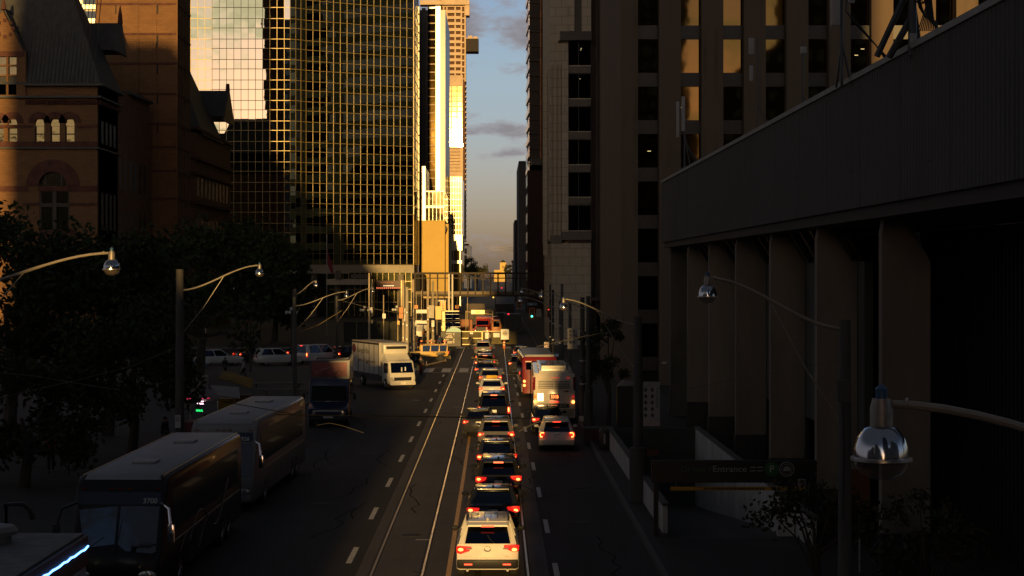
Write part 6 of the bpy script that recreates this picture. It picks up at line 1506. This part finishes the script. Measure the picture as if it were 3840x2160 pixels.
for k in range(5):
    v = 880+34*k; Y = 214
    o = thing('site_fence_panel', ('dark mesh fence panel in front of the lobby, %s' % ('beside the box truck roof','left of the placards','under the theatre style sign','at the orange board','behind the thick grey pole')[k]), 'fence', (px(v,Y),Y,.05), 0, 'dark mesh fence panels')
    w = MB(); w.box(-.83,.83,0,.04,.1,2.7); w.build('mesh_screen', mat('fence_mesh', (.03,.03,.022), .9, var=.3, scale=2), o)
    w = MB(); w.tube([(-.84,-.03,.05),(-.84,-.03,2.75),(.84,-.03,2.75),(.84,-.03,.05)], .035, 6); w.build('frame', m_gold, o)

# ------------------------------------------------------------------ people
def skinned(name, verts, edges, rad, m, parent, root=0, sub=1):
    me = bpy.data.meshes.new('t'); me.from_pydata(verts, edges, []); ob = bpy.data.objects.new('t', me); C.objects.link(ob)
    ob.modifiers.new('s', 'SKIN')
    for i, d in enumerate(me.skin_vertices[0].data): d.radius = (rad[i], rad[i]); d.use_root = (i == root)
    sd = ob.modifiers.new('u', 'SUBSURF'); sd.levels = sub; sd.render_levels = sub
    bpy.context.view_layer.update()
    m2 = bpy.data.meshes.new_from_object(ob.evaluated_get(bpy.context.evaluated_depsgraph_get()))
    bpy.data.objects.remove(ob); bpy.data.meshes.remove(me)
    m2.name = name; m2.materials.clear(); m2.materials.append(m); m2.polygons.foreach_set('use_smooth', [True]*len(m2.polygons))
    o = bpy.data.objects.new(name, m2); C.objects.link(o); o.parent = parent; return o
m_skin = mat('skin', (.3,.17,.11), .6, var=.08, scale=8); m_hair = mat('dark_hair', (.02,.015,.012), .6, var=.2)
def person(label, x, y, z=.15, rz=0., pose='stand', top=(.03,.03,.035), legs=(.025,.03,.04), hgt=1.74, group='people on the square and street', hair=m_hair):
    k = hgt/1.74; o = thing('person', label, 'person', (x,y,z), rz, group)
    st = {'stand':0.,'walk':1.,'ride':2.}[pose]
    J = {}
    if pose == 'ride':
        J.update(pel=(0,.12,.98), ches=(0,-.12,1.36), nk=(0,-.2,1.52), hd=(0,-.24,1.66), ht=(0,-.24,1.77))
        J.update(hL=(-.1,.12,.95), kL=(-.12,-.22,.72), aL=(-.11,-.02,.32), tL=(-.11,-.16,.27), hR=(.1,.12,.95), kR=(.12,-.16,.58), aR=(.11,.06,.14), tR=(.11,-.08,.08))
        J.update(sL=(-.19,-.12,1.42), eL=(-.26,-.3,1.2), wL=(-.24,-.5,1.07), sR=(.19,-.12,1.42), eR=(.26,-.3,1.2), wR=(.24,-.5,1.07))
    else:
        a = .28 if pose == 'walk' else .02
        J.update(pel=(0,0,.95), ches=(0,-.01,1.33), nk=(0,-.015,1.49), hd=(0,-.03,1.63), ht=(0,-.025,1.73))
        J.update(hL=(-.095,0,.9), kL=(-.1,-a*.7,.5), aL=(-.1,-a*.9+.02,.09), tL=(-.11,-a*.9-.13,.035), hR=(.095,0,.9), kR=(.1,a*.25,.5), aR=(.1,a*1.3+.02,.11), tR=(.11,a*1.3-.12,.04))
        J.update(sL=(-.19,0,1.43), eL=(-.25,a*.5+.02,1.14), wL=(-.26,a*.5-.1,.88), sR=(.19,0,1.43), eR=(.25,-a*.5+.02,1.14), wR=(.26,-a*.6-.08,.88))
    J = {n: Vector(v)*k for n, v in J.items()}
    names = list(J); V = [J[n] for n in names]; ix = {n: i for i, n in enumerate(names)}
    E = [('pel','ches'),('ches','nk'),('nk','hd'),('hd','ht'),('pel','hL'),('hL','kL'),('kL','aL'),('aL','tL'),('pel','hR'),('hR','kR'),('kR','aR'),('aR','tR'),('ches','sL'),('sL','eL'),('eL','wL'),('ches','sR'),('sR','eR'),('eR','wR')]
    rad = dict(pel=.13,ches=.14,nk=.055,hd=.095,ht=.06,hL=.085,hR=.085,kL=.055,kR=.055,aL=.038,aR=.038,tL=.035,tR=.035,sL=.06,sR=.06,eL=.042,eR=.042,wL=.028,wR=.028)
    rd = [rad[n]*k for n in names]; E = [(ix[a], ix[b]) for a, b in E]
    for s, wn_ in ((-1,'wL'),(1,'wR')):     # palm, four fingers of different length and a thumb
        wv = V[ix[wn_]]; d = (wv-V[ix['e'+wn_[1]]]).normalized(); sd = Vector((0,1,0)); n0 = len(V)
        V.append(wv+d*.07*k); rd.append(.03*k); E.append((ix[wn_], n0))
        for f, (off, ln) in enumerate(((-.03,.075),(-.01,.085),(.01,.08),(.03,.062))):
            a = V[n0]+d*.035+sd*off; b_ = a+d*ln*.5; c = b_+d*ln*.4+Vector((-s*.02,0,0)); i = len(V); V += [a,b_,c]; rd += [.01,.009,.008]; E += [(n0,i),(i,i+1),(i+1,i+2)]
        i = len(V); V += [wv+d*.04-sd*.035, wv+d*.075-sd*.055]; rd += [.012,.01]; E += [(n0,i),(i,i+1)]
    hd = V[ix['hd']]
    i = len(V); V.append(hd+Vector((0,-.105,-.005))*k); rd.append(.014); E.append((ix['hd'], i))    # nose
    body = skinned('body', V, E, rd, m_skin, o, 0)
    def sub(keys, grow, name, m_):
        vv = [J[n] for n in keys]; id2 = {n: i for i, n in enumerate(keys)}
        ee = [(id2[names[a]], id2[names[b]]) for a, b in E if a < len(names) and b < len(names) and names[a] in id2 and names[b] in id2]
        return skinned(name, vv, ee, [rad[n]*k+grow for n in keys], m_, o, 0)
    sub(['ches','pel','sL','eL','wL','sR','eR','wR','nk'], .028, 'jacket', mat('clothing', top, .85, var=.2, scale=6)) if True else None
    sub(['pel','hL','kL','aL','hR','kR','aR'], .022, 'trousers', mat('trouser_cloth', legs, .85, var=.2, scale=6))
    w = MB(); w.ell(hd+Vector((0,.018,.035))*k, (.1*k,.112*k,.1*k), 12); w.build('hair', hair, o)
    w = MB()
    for q in ('L','R'): a, t = J['a'+q], J['t'+q]; w.ell((a+t)/2+Vector((0,0,-.01)), (.05,.14,.05), 10)
    w.each('shoe', m_black, o)
    return o
person('person in an orange vest standing on the dark square below the trees', px(128,75), 75, top=(.3,.08,.02), rz=.4)
person('dark clad person standing by the thick lamp pole behind the coach', px(415,84), 84, rz=1.2)
person('person in black facing the food stall counter with the green sign', px(515,85.5), 85.5, rz=PI)
sp = person('person in a striped top walking between the food stalls and the cross street', px(613,139), 139, pose='walk', rz=-1.2, top=(.25,.25,.25))
person('person in dark clothes behind the yellow stall roof', px(566,142), 142, rz=.8)
person('person in a long dark coat walking past the construction gate', px(1183,198), 198, z=0, pose='walk', rz=1.3)
person('pedestrian in dark clothes at the poster pole near the poles', px(1051,189), 189, top=(.05,.03,.03), rz=.5)
person('pedestrian in a navy top beside the wayfinding board', px(1106,196), 196, z=0, top=(.03,.05,.12), rz=-.7)
person('lone walker in the dark covered passage behind the pillars', 14.2, 52.5, pose='walk', rz=-1.0)
person('cyclist in a black top and orange trousers beside the box truck', px(1058,147), 147, z=0, pose='ride', rz=.12, top=(.03,.028,.03), legs=(.32,.08,.03))
bk = thing('bicycle', 'dark bicycle ridden beside the box truck', 'bicycle', (px(1058,147),147,0), .12)
for y in (-.52,.52):
    w = MB(); w.tube([(0,y+.33*math.cos(a*PI/12),.34+.33*math.sin(a*PI/12)) for a in range(25)], .02, 6)
    for a in range(6): w.tube([(0,y,.34),(0,y+.32*math.cos(a*PI/3),.34+.32*math.sin(a*PI/3))], .004, 3)
    w.build('wheel', m_rubber, bk)
w = MB(); w.tube([(0,.52,.34),(0,.15,.36),(0,.2,.85)], .02, 6); w.tube([(0,.15,.36),(0,-.38,.8),(0,.19,.8)], .02, 6); w.tube([(0,-.52,.34),(0,-.36,.95)], .02, 6); w.tube([(0,.52,.34),(0,.19,.8)], .015, 6); w.build('frame', m_black, bk)
w = MB(); w.tube([(-.26,-.5,1.03),(0,-.4,1.0),(.26,-.5,1.03)], .016, 6); w.build('handlebar', m_black, bk)
w = MB(); w.puff([(-.07,.05),(.07,.1),(.08,.32),(-.08,.32)], 'z', .85, .91, .02); w.build('saddle', m_black, bk)

# ------------------------------------------------------------------ trees
def leafy(name, col, col2):
    m, t, b = nt(name); tc = nd(t,'ShaderNodeTexCoord'); n = nd(t,'ShaderNodeTexNoise',Scale=.9,Detail=4.); t.links.new(tc.outputs['Object'], n.inputs['Vector'])
    r = nd(t,'ShaderNodeValToRGB'); r.color_ramp.elements[0].position=.35; r.color_ramp.elements[1].position=.65; r.color_ramp.elements[0].color=mul(col,1); r.color_ramp.elements[1].color=mul(col2,1)
    t.links.new(n.outputs['Fac'], r.inputs[0]); t.links.new(r.outputs[0], b.inputs['Base Color']); b.inputs['Roughness'].default_value=.75; b.inputs['Specular IOR Level'].default_value=.15; return m
m_leaf = leafy('leaf_green', (.026,.038,.014), (.045,.057,.02)); m_leaf2 = leafy('leaf_olive', (.038,.042,.016), (.06,.057,.024)); m_bark = mat('bark', (.06,.045,.035), .9, var=.3, scale=4, stretch=(1,1,.3), bump=.4, bsc=8)
def tree(label, x, y, cz, rx, rz_, n, leaf, m_=None, seed=1, z0=.15, group='trees on the square', name='broadleaf_tree', sparse=.62):
    rt = random.Random(seed); o = thing(name, label, 'tree', (x,y,z0), 0, group); c = Vector((0,0,cz-z0))
    w = MB(); w.tube([(0,0,0),(.05*rx,.03,(cz-z0)*.45),(-.03*rx,0,(cz-z0)*.95)], [rx*.07+.04,rx*.05+.03,rx*.02], 8)
    cl = []
    for k in range(int(14+rx*5)):
        a = rt.uniform(0,2*PI); u = rt.uniform(-.75,1); q = rt.uniform(.35,1)**.5; h = math.sqrt(max(0,1-u*u))
        p = c+Vector((rx*q*h*math.cos(a), rx*q*h*math.sin(a), rz_*q*u)); cl.append((p, rt.uniform(.2,.38)*rx))
        if k < 9: w.tube([(0,0,(cz-z0)*rt.uniform(.4,.7)), (p*.5+Vector((0,0,(cz-z0)*.3))), p], [rx*.03,rx*.018,.01], 5)
    w.build('trunk', m_bark, o)
    w = MB()
    for i in range(n):
        p, r_ = cl[rt.randrange(len(cl))]
        d = Vector((rt.gauss(0,1),rt.gauss(0,1),rt.gauss(0,.8))); d = d/max(.6,d.length)*r_*rt.uniform(.3,1.1); q = p+d
        a, b_ = Vector((rt.gauss(0,1),rt.gauss(0,1),rt.gauss(0,1))).normalized(), Vector((rt.gauss(0,1),rt.gauss(0,1),rt.gauss(0,1))).normalized()
        a = a*leaf*rt.uniform(.6,1.3); b_ = (b_-a.normalized()*b_.dot(a.normalized())).normalized()*leaf*.55
        w.add([q-a, q+b_, q+a, q-b_], [(0,1,2,3)])
    w.build('crown', m_ or m_leaf, o); return o
tree('big dark tree hiding the foot of the sandstone front, its top before the sunlit corner', px(20,88), 88, 7.6, 5.4, 4.6, 9000, .2, seed=1)
tree('dark tree right of the big one under the slate roofed front', px(270,92), 92, 6.6, 5., 4.6, 8000, .2, seed=2)
tree('dark tree behind the thick lamp pole', px(500,140), 140, 7.6, 6.2, 6., 7000, .27, seed=3)
tree('dark tree standing before the second sandstone pavilion', px(610,205), 205, 8., 7., 6.5, 6000, .33, seed=4)
tree('dark tree at the foot of the glass tower beside the cross street', px(690,215), 215, 7.6, 5.4, 6.6, 5000, .32, seed=5)
tree('low dark tree over the square left of the food stalls', px(330,80), 80, 4.4, 3.6, 3., 6000, .17, seed=6)
tree('dark shrubby tree at the far edge of the square', px(60,70), 70, 3.2, 3.3, 2.6, 5000, .16, seed=7)
tree('thin street tree in leaf beside the brown tower', px(1530,97), 97, 4.4, 1.5, 2.4, 2200, .12, seed=8, group='street trees')
tree('sparse young street tree at the mouth of the car park ramp', px(2050,44), 44, 2.7, 1.5, 1.1, 1300, .085, m_leaf2, seed=9, group='street trees')
tree('sparse leafy tree before the slatted wall near the walker', px(2330,40), 40, 2.6, 1.6, 1.2, 1100, .085, m_leaf2, seed=10, group='street trees')
tree('sunlit tree beyond the footbridge below the pale corner block', px(1180,640), 640, pz(674,640), 4.2, 3.2, 2500, .35, m_leaf2, seed=11, group='far trees')
tree('small far tree beside the sunlit one at the street end', px(1200,700), 700, pz(680,700), 4., 3., 2000, .35, m_leaf2, seed=12, group='far trees')
tree('distant tree close to the tiny clock tower', px(1279,1200), 1200, pz(678,1200), 3.2, 4., 1200, .5, m_leaf2, seed=13, group='far trees')

# ------------------------------------------------------------------ site clutter beyond the gate
def container(label, vx, Y, w_, h_, d_, c, group='site boxes beyond the gate', rz=0.):
    o = thing('site_container', label, 'container', (px(vx,Y),Y,.02), rz, group)
    w = MB(); w.box(-w_/2,w_/2,0,d_,.1,h_); w.build('body', mat('container_paint', c, .6, var=.3, scale=.8), o)
    w = MB()
    for i in range(int(w_/.35)): w.box(-w_/2+.1+.35*i,-w_/2+.28+.35*i,-.04,-.002,.2,h_-.15)
    w.each('door_rib', mat('container_rib', mul(c,.8), .6, var=.3), o)
    w = MB(); w.box(-w_/2,w_/2,0,.2,0,.1); w.box(-w_/2,w_/2,d_-.2,d_,0,.1); w.each('skid', m_black, o)
    return o
container('dark green site container just past the hoarding', 1252, 262, 2.6, 2.7, 6, (.02,.03,.025))
container('brown site container beyond the red work truck', 1224, 275, 3.0, 2.9, 6, (.07,.04,.025))
container('tall dark brown site cabin under the footbridge', 1196, 290, 3.2, 3.6, 5, (.05,.03,.02))
container('rusty orange skip beyond the solar trailer', 1168, 250, 2.4, 2.0, 4, (.3,.1,.03))
container('grey site cabin beside the dark south kerb', 1290, 250, 2.6, 2.8, 6, (.06,.06,.06))
container('dark cabin under the far end of the footbridge', 1270, 300, 3.4, 3.4, 6, (.03,.025,.025))
for (v, y, Y, lab) in ((1222,742,305,'tiny red warning lamp on the footbridge post'),(1262,724,299,'small red lamp high on the footbridge'),(1186,738,303,'small red lamp under the footbridge by the slender poles'),(1279,790,248,'dim red lamp on the grey site cabin'),(1241,748,300,'small yellow lamp under the middle of the footbridge')):
    o = thing('warning_lamp', lab, 'lamp', (px(v,Y),Y-.4,pz(y,Y)), 0, 'small warning lamps near the footbridge')
    w = MB(); w.ell((0,0,0),(.16,.1,.16),10); w.build('lens', emat('warning_yellow', (1,.6,.08), 1.4) if 'yellow' in lab else emat('warning_red', (1,.03,.05), 1.1), o)
    w = MB(); w.box(-.06,.06,.05,.4,-.1,.06); w.build('bracket', m_black, o)
sf = thing('shopfront', 'gold lit shopfront of tall columns and dark windows under the footbridge', 'shop', (px(1098,345),345,0))
w = MB(); w.box(px(1050,362),px(1138,362),361,362,.1,4.4); w.build('wall', m_wood, sf, True)
w = MB(); w.box(px(1050,360),px(1138,360),360,360.9,3.5,4.4); w.build('sign_band', mat('sign_band_gold', (.5,.33,.1), .5, var=.3), sf, True)
w = MB()
for i in range(9): w.box(px(1052+10.5*i,360),px(1055+10.5*i,360),360.2,360.95,.1,3.49)
w.each('column', m_fin, sf, True)
w = MB()
for i in range(8): w.quad((px(1056+10.5*i,361),360.95,.5),(px(1061.5+10.5*i,361),360.95,.5),(px(1061.5+10.5*i,361),360.95,3.3),(px(1056+10.5*i,361),360.95,3.3))
w.each('shop_window', m_goldglass, sf, True)
for k, (v, Y, top) in enumerate(((1068,216,(.3,.12,.03)),(1081,222,(.25,.2,.05)),(1124,214,(.4,.1,.03)),(1046,200,(.06,.05,.05)),(1232,205,(.3,.28,.25)))):
    person(('worker in an orange vest by the poles past the junction','worker in a yellow vest near the site van','worker in a red orange vest beside the solar trailer','pedestrian in a brown coat at the corner by the poster pole','person in a pale shirt before the white notices')[k], px(v,Y), Y, .05, rz=k*1.1, top=top)

# poles and fittings added to thicken the amber glow under the footbridge
for (lab, v, Y, top, r_) in (('thin added sunlit pole in front of the lobby doors',965,205,742,.07),('thin added sunlit pole beside the theatre style sign',1001,208,735,.06),('added sunlit scaffold pole near the site van',1047,230,735,.07),('added sunlit scaffold pole above the site van roof',1060,236,730,.07),('added dull scaffold pole behind the signal cabinet',1099,240,728,.08),('thin added sunlit pole above the wayfinding board',1150,245,742,.07),('pale added thin pole by the message board',1176,250,748,.06),('thin added dark pole above the hoarding notices',1246,245,752,.07)):
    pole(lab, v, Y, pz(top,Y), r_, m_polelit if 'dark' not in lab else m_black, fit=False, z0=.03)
for (lab, v, y, Y, w_, h_, m_) in (('small orange detour plate on the sunlit scaffold pole',1047,772,229,9,9,mat('detour_orange', (.6,.22,.03), .5)),('cream placard on the pole before the lobby',966,795,204,8,12,m_paper),('amber plate on the pole beside the sign',1001,812,207,8,10,m_sigy),('cream shop sign under the footbridge',1110,758,330,24,7,m_paper),('orange plate above the wayfinding board',1150,772,244,9,9,bpy.data.materials['detour_orange'])):
    panel('pole_placard', lab, v, y, Y, w_, h_, m_, 'sign')
bc = thing('site_barricade', 'long low barricade with orange slats behind the off road car', 'barrier', (px(1085,200),200,0))
w = MB()
for z in (.35,.75): w.box(-1.8,1.8,0,.05,z,z+.22)
w.each('slat', bpy.data.materials['barrier_orange'], bc)
w = MB()
for x in (-1.6,0,1.6): w.box(x-.05,x+.05,.06,.14,0,1.1)
w.each('leg', m_gate, bc)
# ------------------------------------------------------------------ unseen blockers added behind the viewpoint to shape sun and reflections
SUN_EL, DRIFT = math.radians(4.5), .012
def light_blocker(name, label, prof, y0, y1, m=None):
    o = thing(name, label, 'building', (prof[0][0], y0, 0), 0)
    w = MB(); w.prism(prof, 'y', y0, y1); w.build('wall', m or m_conc, o, True)
    xs = [p[0] for p in prof]; zs_ = [p[1] for p in prof]
    w = MB(); z = 5.
    while z < max(zs_)-2:
        for i in range(len(prof)):      # window ribbons only where the wall stands full height
            pass
        x = min(xs)+1.5
        while x < max(xs)-2.5:
            def inside(px_, pz_):
                c = False; n = len(prof)
                for i in range(n):
                    a, b = prof[i], prof[(i+1) % n]
                    if (a[1] > pz_) != (b[1] > pz_) and px_ < (b[0]-a[0])*(pz_-a[1])/(b[1]-a[1])+a[0]: c = not c
                return c
            if all(inside(x+dx, z+dz) for dx in (-.3,2.1) for dz in (-.3,2.0)): w.quad((x+1.8,y1+.02,z),(x,y1+.02,z),(x,y1+.02,z+1.7),(x+1.8,y1+.02,z+1.7))
            x += 3.2
        z += 3.8
    if w.f: w.build('window_glass', m_tint, o, True)
    return o
YB_ = -60.
light_blocker('stepped_sun_blocker', 'unseen stepped sun blocker added behind the viewpoint on the north side', [(-6.3,0),(-6.3,8),(-7.3,13.0),(-9.4,13.4),(-9.7,15.2),(-11.0,15.9),(-11.6,17.2),(-14.5,18.7),(-24.7,35.7),(-44,58),(-50,65.8),(-63.2,65.8),(-63.2,0)], YB_-16, YB_)
light_blocker('low_sun_blocker', 'unseen low blocker behind the viewpoint that leaves a gap for the sun', [(-63.3,0),(-63.3,24),(-83,24),(-83,0)], YB_-20, YB_-1)
light_blocker('broad_sky_blocker', 'unseen broad blocker behind the viewpoint cut to shape the mirrored sky', [(-83.1,0),(-83.1,56),(-100,57),(-112,55),(-114,45),(-134,44),(-160,45),(-260,44),(-260,0)], YB_-20, YB_)
light_blocker('overhanging_sun_blocker', 'unseen overhanging blocker behind the viewpoint with an outline cut to shape the sun', [(-.5,0),(-.5,9.7),(.2,12.6),(.7,13.1),(1.1,13.6),(1.3,15.8),(2.1,16.8),(2.1,18.7),(1.7,21),(-1.1,22.3),(-5.7,29.7),(-5.7,120),(24,120),(24,0)], YB_-25, YB_, m_granite)  # outline cut freely to light and shade chosen parts of the street
light_blocker('gapped_sun_blocker', 'unseen gapped blocker behind the viewpoint letting sun reach the brown piers', [(24.1,0),(24.1,90),(27.6,90),(27.6,38),(35.9,38),(35.9,0)], YB_-20, YB_)
light_blocker('reflection_blocker', 'unseen tall blocker far behind the viewpoint added to darken mirrored windows', [(36.5,0),(36.5,130),(55,130),(55,0)], -230, -200, m_granite)  # added far back to keep bright sky out of the mirrored windows
light_blocker('low_sky_blocker', 'unseen lower blocker behind the viewpoint shaped for the window reflections', [(36.1,0),(36.1,31),(42,31),(45,47),(48,50),(60,57),(60,0)], YB_-20, YB_)
light_blocker('wide_sky_blocker', 'unseen wide blocker behind the viewpoint darkening the window reflections', [(60.1,0),(60.1,85),(170,90),(170,0)], YB_-20, YB_)
mr = thing('mid_street_tower', 'dark greenish tower on the south side mirrored in the glass tower', 'building', (25,300,0))
w = MB(); w.box(10.2, 40, 253, 356, .15, 100); w.build('wall', mat('green_grey_stone', (.2,.21,.11), .8, var=.5, scale=.06), mr, True)
w = MB()
for j in range(24):
    for i in range(4): w.quad((10.18,256+25*i,4+4*j),(10.18,278+25*i,4+4*j),(10.18,278+25*i,6.2+4*j),(10.18,256+25*i,6.2+4*j))
w.each('window_ribbon', m_tint, mr, True)

# ------------------------------------------------------------------ sky, sun and camera
SKY0, SKY1, SKYG = (.55,.53,1.,1), (1,.8,.9,1), 2.
SKYM = ((.03,(.75,.63,.95,1)),(.06,(.88,.7,.93,1)),(.2,(.95,.78,.9,1)),(.42,(.4,.38,.42,1)))
wd = bpy.data.worlds.new('World'); SC.world = wd; wd.use_nodes = True; t = wd.node_tree
bg = t.nodes['Background']
sky = nd(t, 'ShaderNodeTexSky', sky_type='NISHITA'); sky.sun_disc = False; sky.sun_elevation = SUN_EL; sky.sun_rotation = PI+DRIFT
sky.air_density = 1.0; sky.dust_density = .7; sky.ozone_density = 2.5; sky.altitude = 100
tc = nd(t, 'ShaderNodeTexCoord'); sp3 = nd(t, 'ShaderNodeSeparateXYZ'); t.links.new(tc.outputs['Generated'], sp3.inputs[0])
mp = nd(t, 'ShaderNodeMapping'); mp.inputs['Scale'].default_value = (24,24,62); mp.inputs['Location'].default_value = (1.3,.4,2.1); t.links.new(tc.outputs['Generated'], mp.inputs[0])
n1 = nd(t, 'ShaderNodeTexNoise', Scale=1., Detail=9., Roughness=.58); t.links.new(mp.outputs[0], n1.inputs['Vector'])
cov = nd(t, 'ShaderNodeValToRGB')     # cloud cover against the sine of the elevation
els = cov.color_ramp.elements; els[0].position = 0; els[0].color = (.42,)*3+(1,); els[1].position = 1; els[1].color = (.95,)*3+(1,)
for p_, v_ in ((.045,.44),(.064,.48),(.071,.66),(.077,.52),(.083,.62),(.09,.46),(.115,.44),(.13,.5),(.141,.67),(.157,.6),(.2,.52),(.3,.57),(.5,.6),(.75,.85)):
    e = els.new(p_); e.color = (v_,)*3+(1,)
t.links.new(sp3.outputs[2], cov.inputs[0])
ad = nd(t, 'ShaderNodeMath', operation='ADD'); t.links.new(n1.outputs['Fac'], ad.inputs[0]); t.links.new(cov.outputs[0], ad.inputs[1])
nb_ = nd(t, 'ShaderNodeMapRange', interpolation_type='SMOOTHSTEP'); nb_.inputs[1].default_value = -.25; nb_.inputs[2].default_value = -.7; nb_.inputs[4].default_value = .4; t.links.new(sp3.outputs[0], nb_.inputs[0])  # added unseen cloud bank to the north cuts the side light
ad0 = ad; ad = nd(t, 'ShaderNodeMath', operation='ADD'); t.links.new(ad0.outputs[0], ad.inputs[0]); t.links.new(nb_.outputs[0], ad.inputs[1])
mk = nd(t, 'ShaderNodeMapRange', interpolation_type='SMOOTHSTEP'); mk.inputs[1].default_value = 1.0; mk.inputs[2].default_value = 1.2; t.links.new(ad.outputs[0], mk.inputs[0])
# cloud light: cream towards the low sun in the west, mauve grey in the east, added dark slate overhead to dim the street
wst = nd(t, 'ShaderNodeMapRange', interpolation_type='SMOOTHSTEP'); wst.inputs[1].default_value = -.35; wst.inputs[2].default_value = -.9; t.links.new(sp3.outputs[1], wst.inputs[0])
ce = nd(t, 'ShaderNodeMix', data_type='RGBA'); ce.inputs[6].default_value = (2.9,2.65,2.85,1); ce.inputs[7].default_value = (12.5,11.2,7.2,1); t.links.new(wst.outputs[0], ce.inputs[0])
shd = nd(t, 'ShaderNodeMapRange'); shd.inputs[1].default_value = 1.0; shd.inputs[2].default_value = 1.35; shd.inputs[3].default_value = 1.25; shd.inputs[4].default_value = .6; t.links.new(ad.outputs[0], shd.inputs[0])
cm_ = nd(t, 'ShaderNodeMix', data_type='RGBA', blend_type='MULTIPLY'); cm_.inputs[0].default_value = 1; t.links.new(ce.outputs[2], cm_.inputs[6]); t.links.new(shd.outputs[0], cm_.inputs[7])
up = nd(t, 'ShaderNodeMapRange', interpolation_type='SMOOTHSTEP'); up.inputs[1].default_value = .2; up.inputs[2].default_value = .5; t.links.new(sp3.outputs[2], up.inputs[0])
cu_ = nd(t, 'ShaderNodeMix', data_type='RGBA'); cu_.inputs[7].default_value = (.37,.39,.46,1); t.links.new(up.outputs[0], cu_.inputs[0]); t.links.new(cm_.outputs[2], cu_.inputs[6])
tint = nd(t, 'ShaderNodeMix', data_type='RGBA', blend_type='MULTIPLY'); tint.inputs[0].default_value = 1; t.links.new(sky.outputs[0], tint.inputs[6])
trp = nd(t, 'ShaderNodeValToRGB'); trp.color_ramp.elements[0].position = 0; trp.color_ramp.elements[0].color = SKY0; trp.color_ramp.elements[1].position = .12; trp.color_ramp.elements[1].color = SKY1
for q_, c_ in SKYM: e = trp.color_ramp.elements.new(q_); e.color = c_
t.links.new(sp3.outputs[2], trp.inputs[0]); t.links.new(trp.outputs[0], tint.inputs[7])
gain = nd(t, 'ShaderNodeMix', data_type='RGBA', blend_type='MULTIPLY'); gain.inputs[0].default_value = 1; gain.inputs[7].default_value = (SKYG,)*3+(1,); t.links.new(tint.outputs[2], gain.inputs[6]); gain.clamp_result = False
mf = nd(t, 'ShaderNodeMath', operation='MULTIPLY'); mf.inputs[1].default_value = .9; t.links.new(mk.outputs[0], mf.inputs[0])
fin = nd(t, 'ShaderNodeMix', data_type='RGBA'); t.links.new(mf.outputs[0], fin.inputs[0]); t.links.new(gain.outputs[2], fin.inputs[6]); t.links.new(cu_.outputs[2], fin.inputs[7])
t.links.new(fin.outputs[2], bg.inputs[0]); bg.inputs[1].default_value = .1

sl = bpy.data.lights.new('sun', 'SUN'); sl.energy = 4.8; sl.angle = math.radians(.53); sl.color = (1,.6,.19)
so = bpy.data.objects.new('sun', sl); C.objects.link(so)
so.rotation_euler = Vector((DRIFT, 1, -math.tan(SUN_EL))).to_track_quat('-Z','Y').to_euler(); so.location = (-5,-50,40)

cam = bpy.data.cameras.new('camera'); co = bpy.data.objects.new('camera', cam); C.objects.link(co)
co.location = (0,0,H); co.rotation_euler = (PI/2,0,0)
cam.sensor_width = 36; cam.lens = 36*6240/3840; cam.clip_end = 8000; cam.clip_start = .5
cam.shift_x = (1920-1859.7)/3840; cam.shift_y = -(1080-1018.9)/3840
SC.camera = co
SC.render.engine = 'CYCLES'
SC.cycles.use_denoising = True
SC.cycles.max_bounces = 8; SC.cycles.diffuse_bounces = 3; SC.cycles.glossy_bounces = 4; SC.cycles.transparent_max_bounces = 12
SC.cycles.sample_clamp_indirect = 6; SC.cycles.caustics_reflective = False; SC.cycles.caustics_refractive = False
SC.view_settings.view_transform = 'Standard'; SC.view_settings.look = 'None'; SC.view_settings.gamma = 1; SC.view_settings.exposure = 0
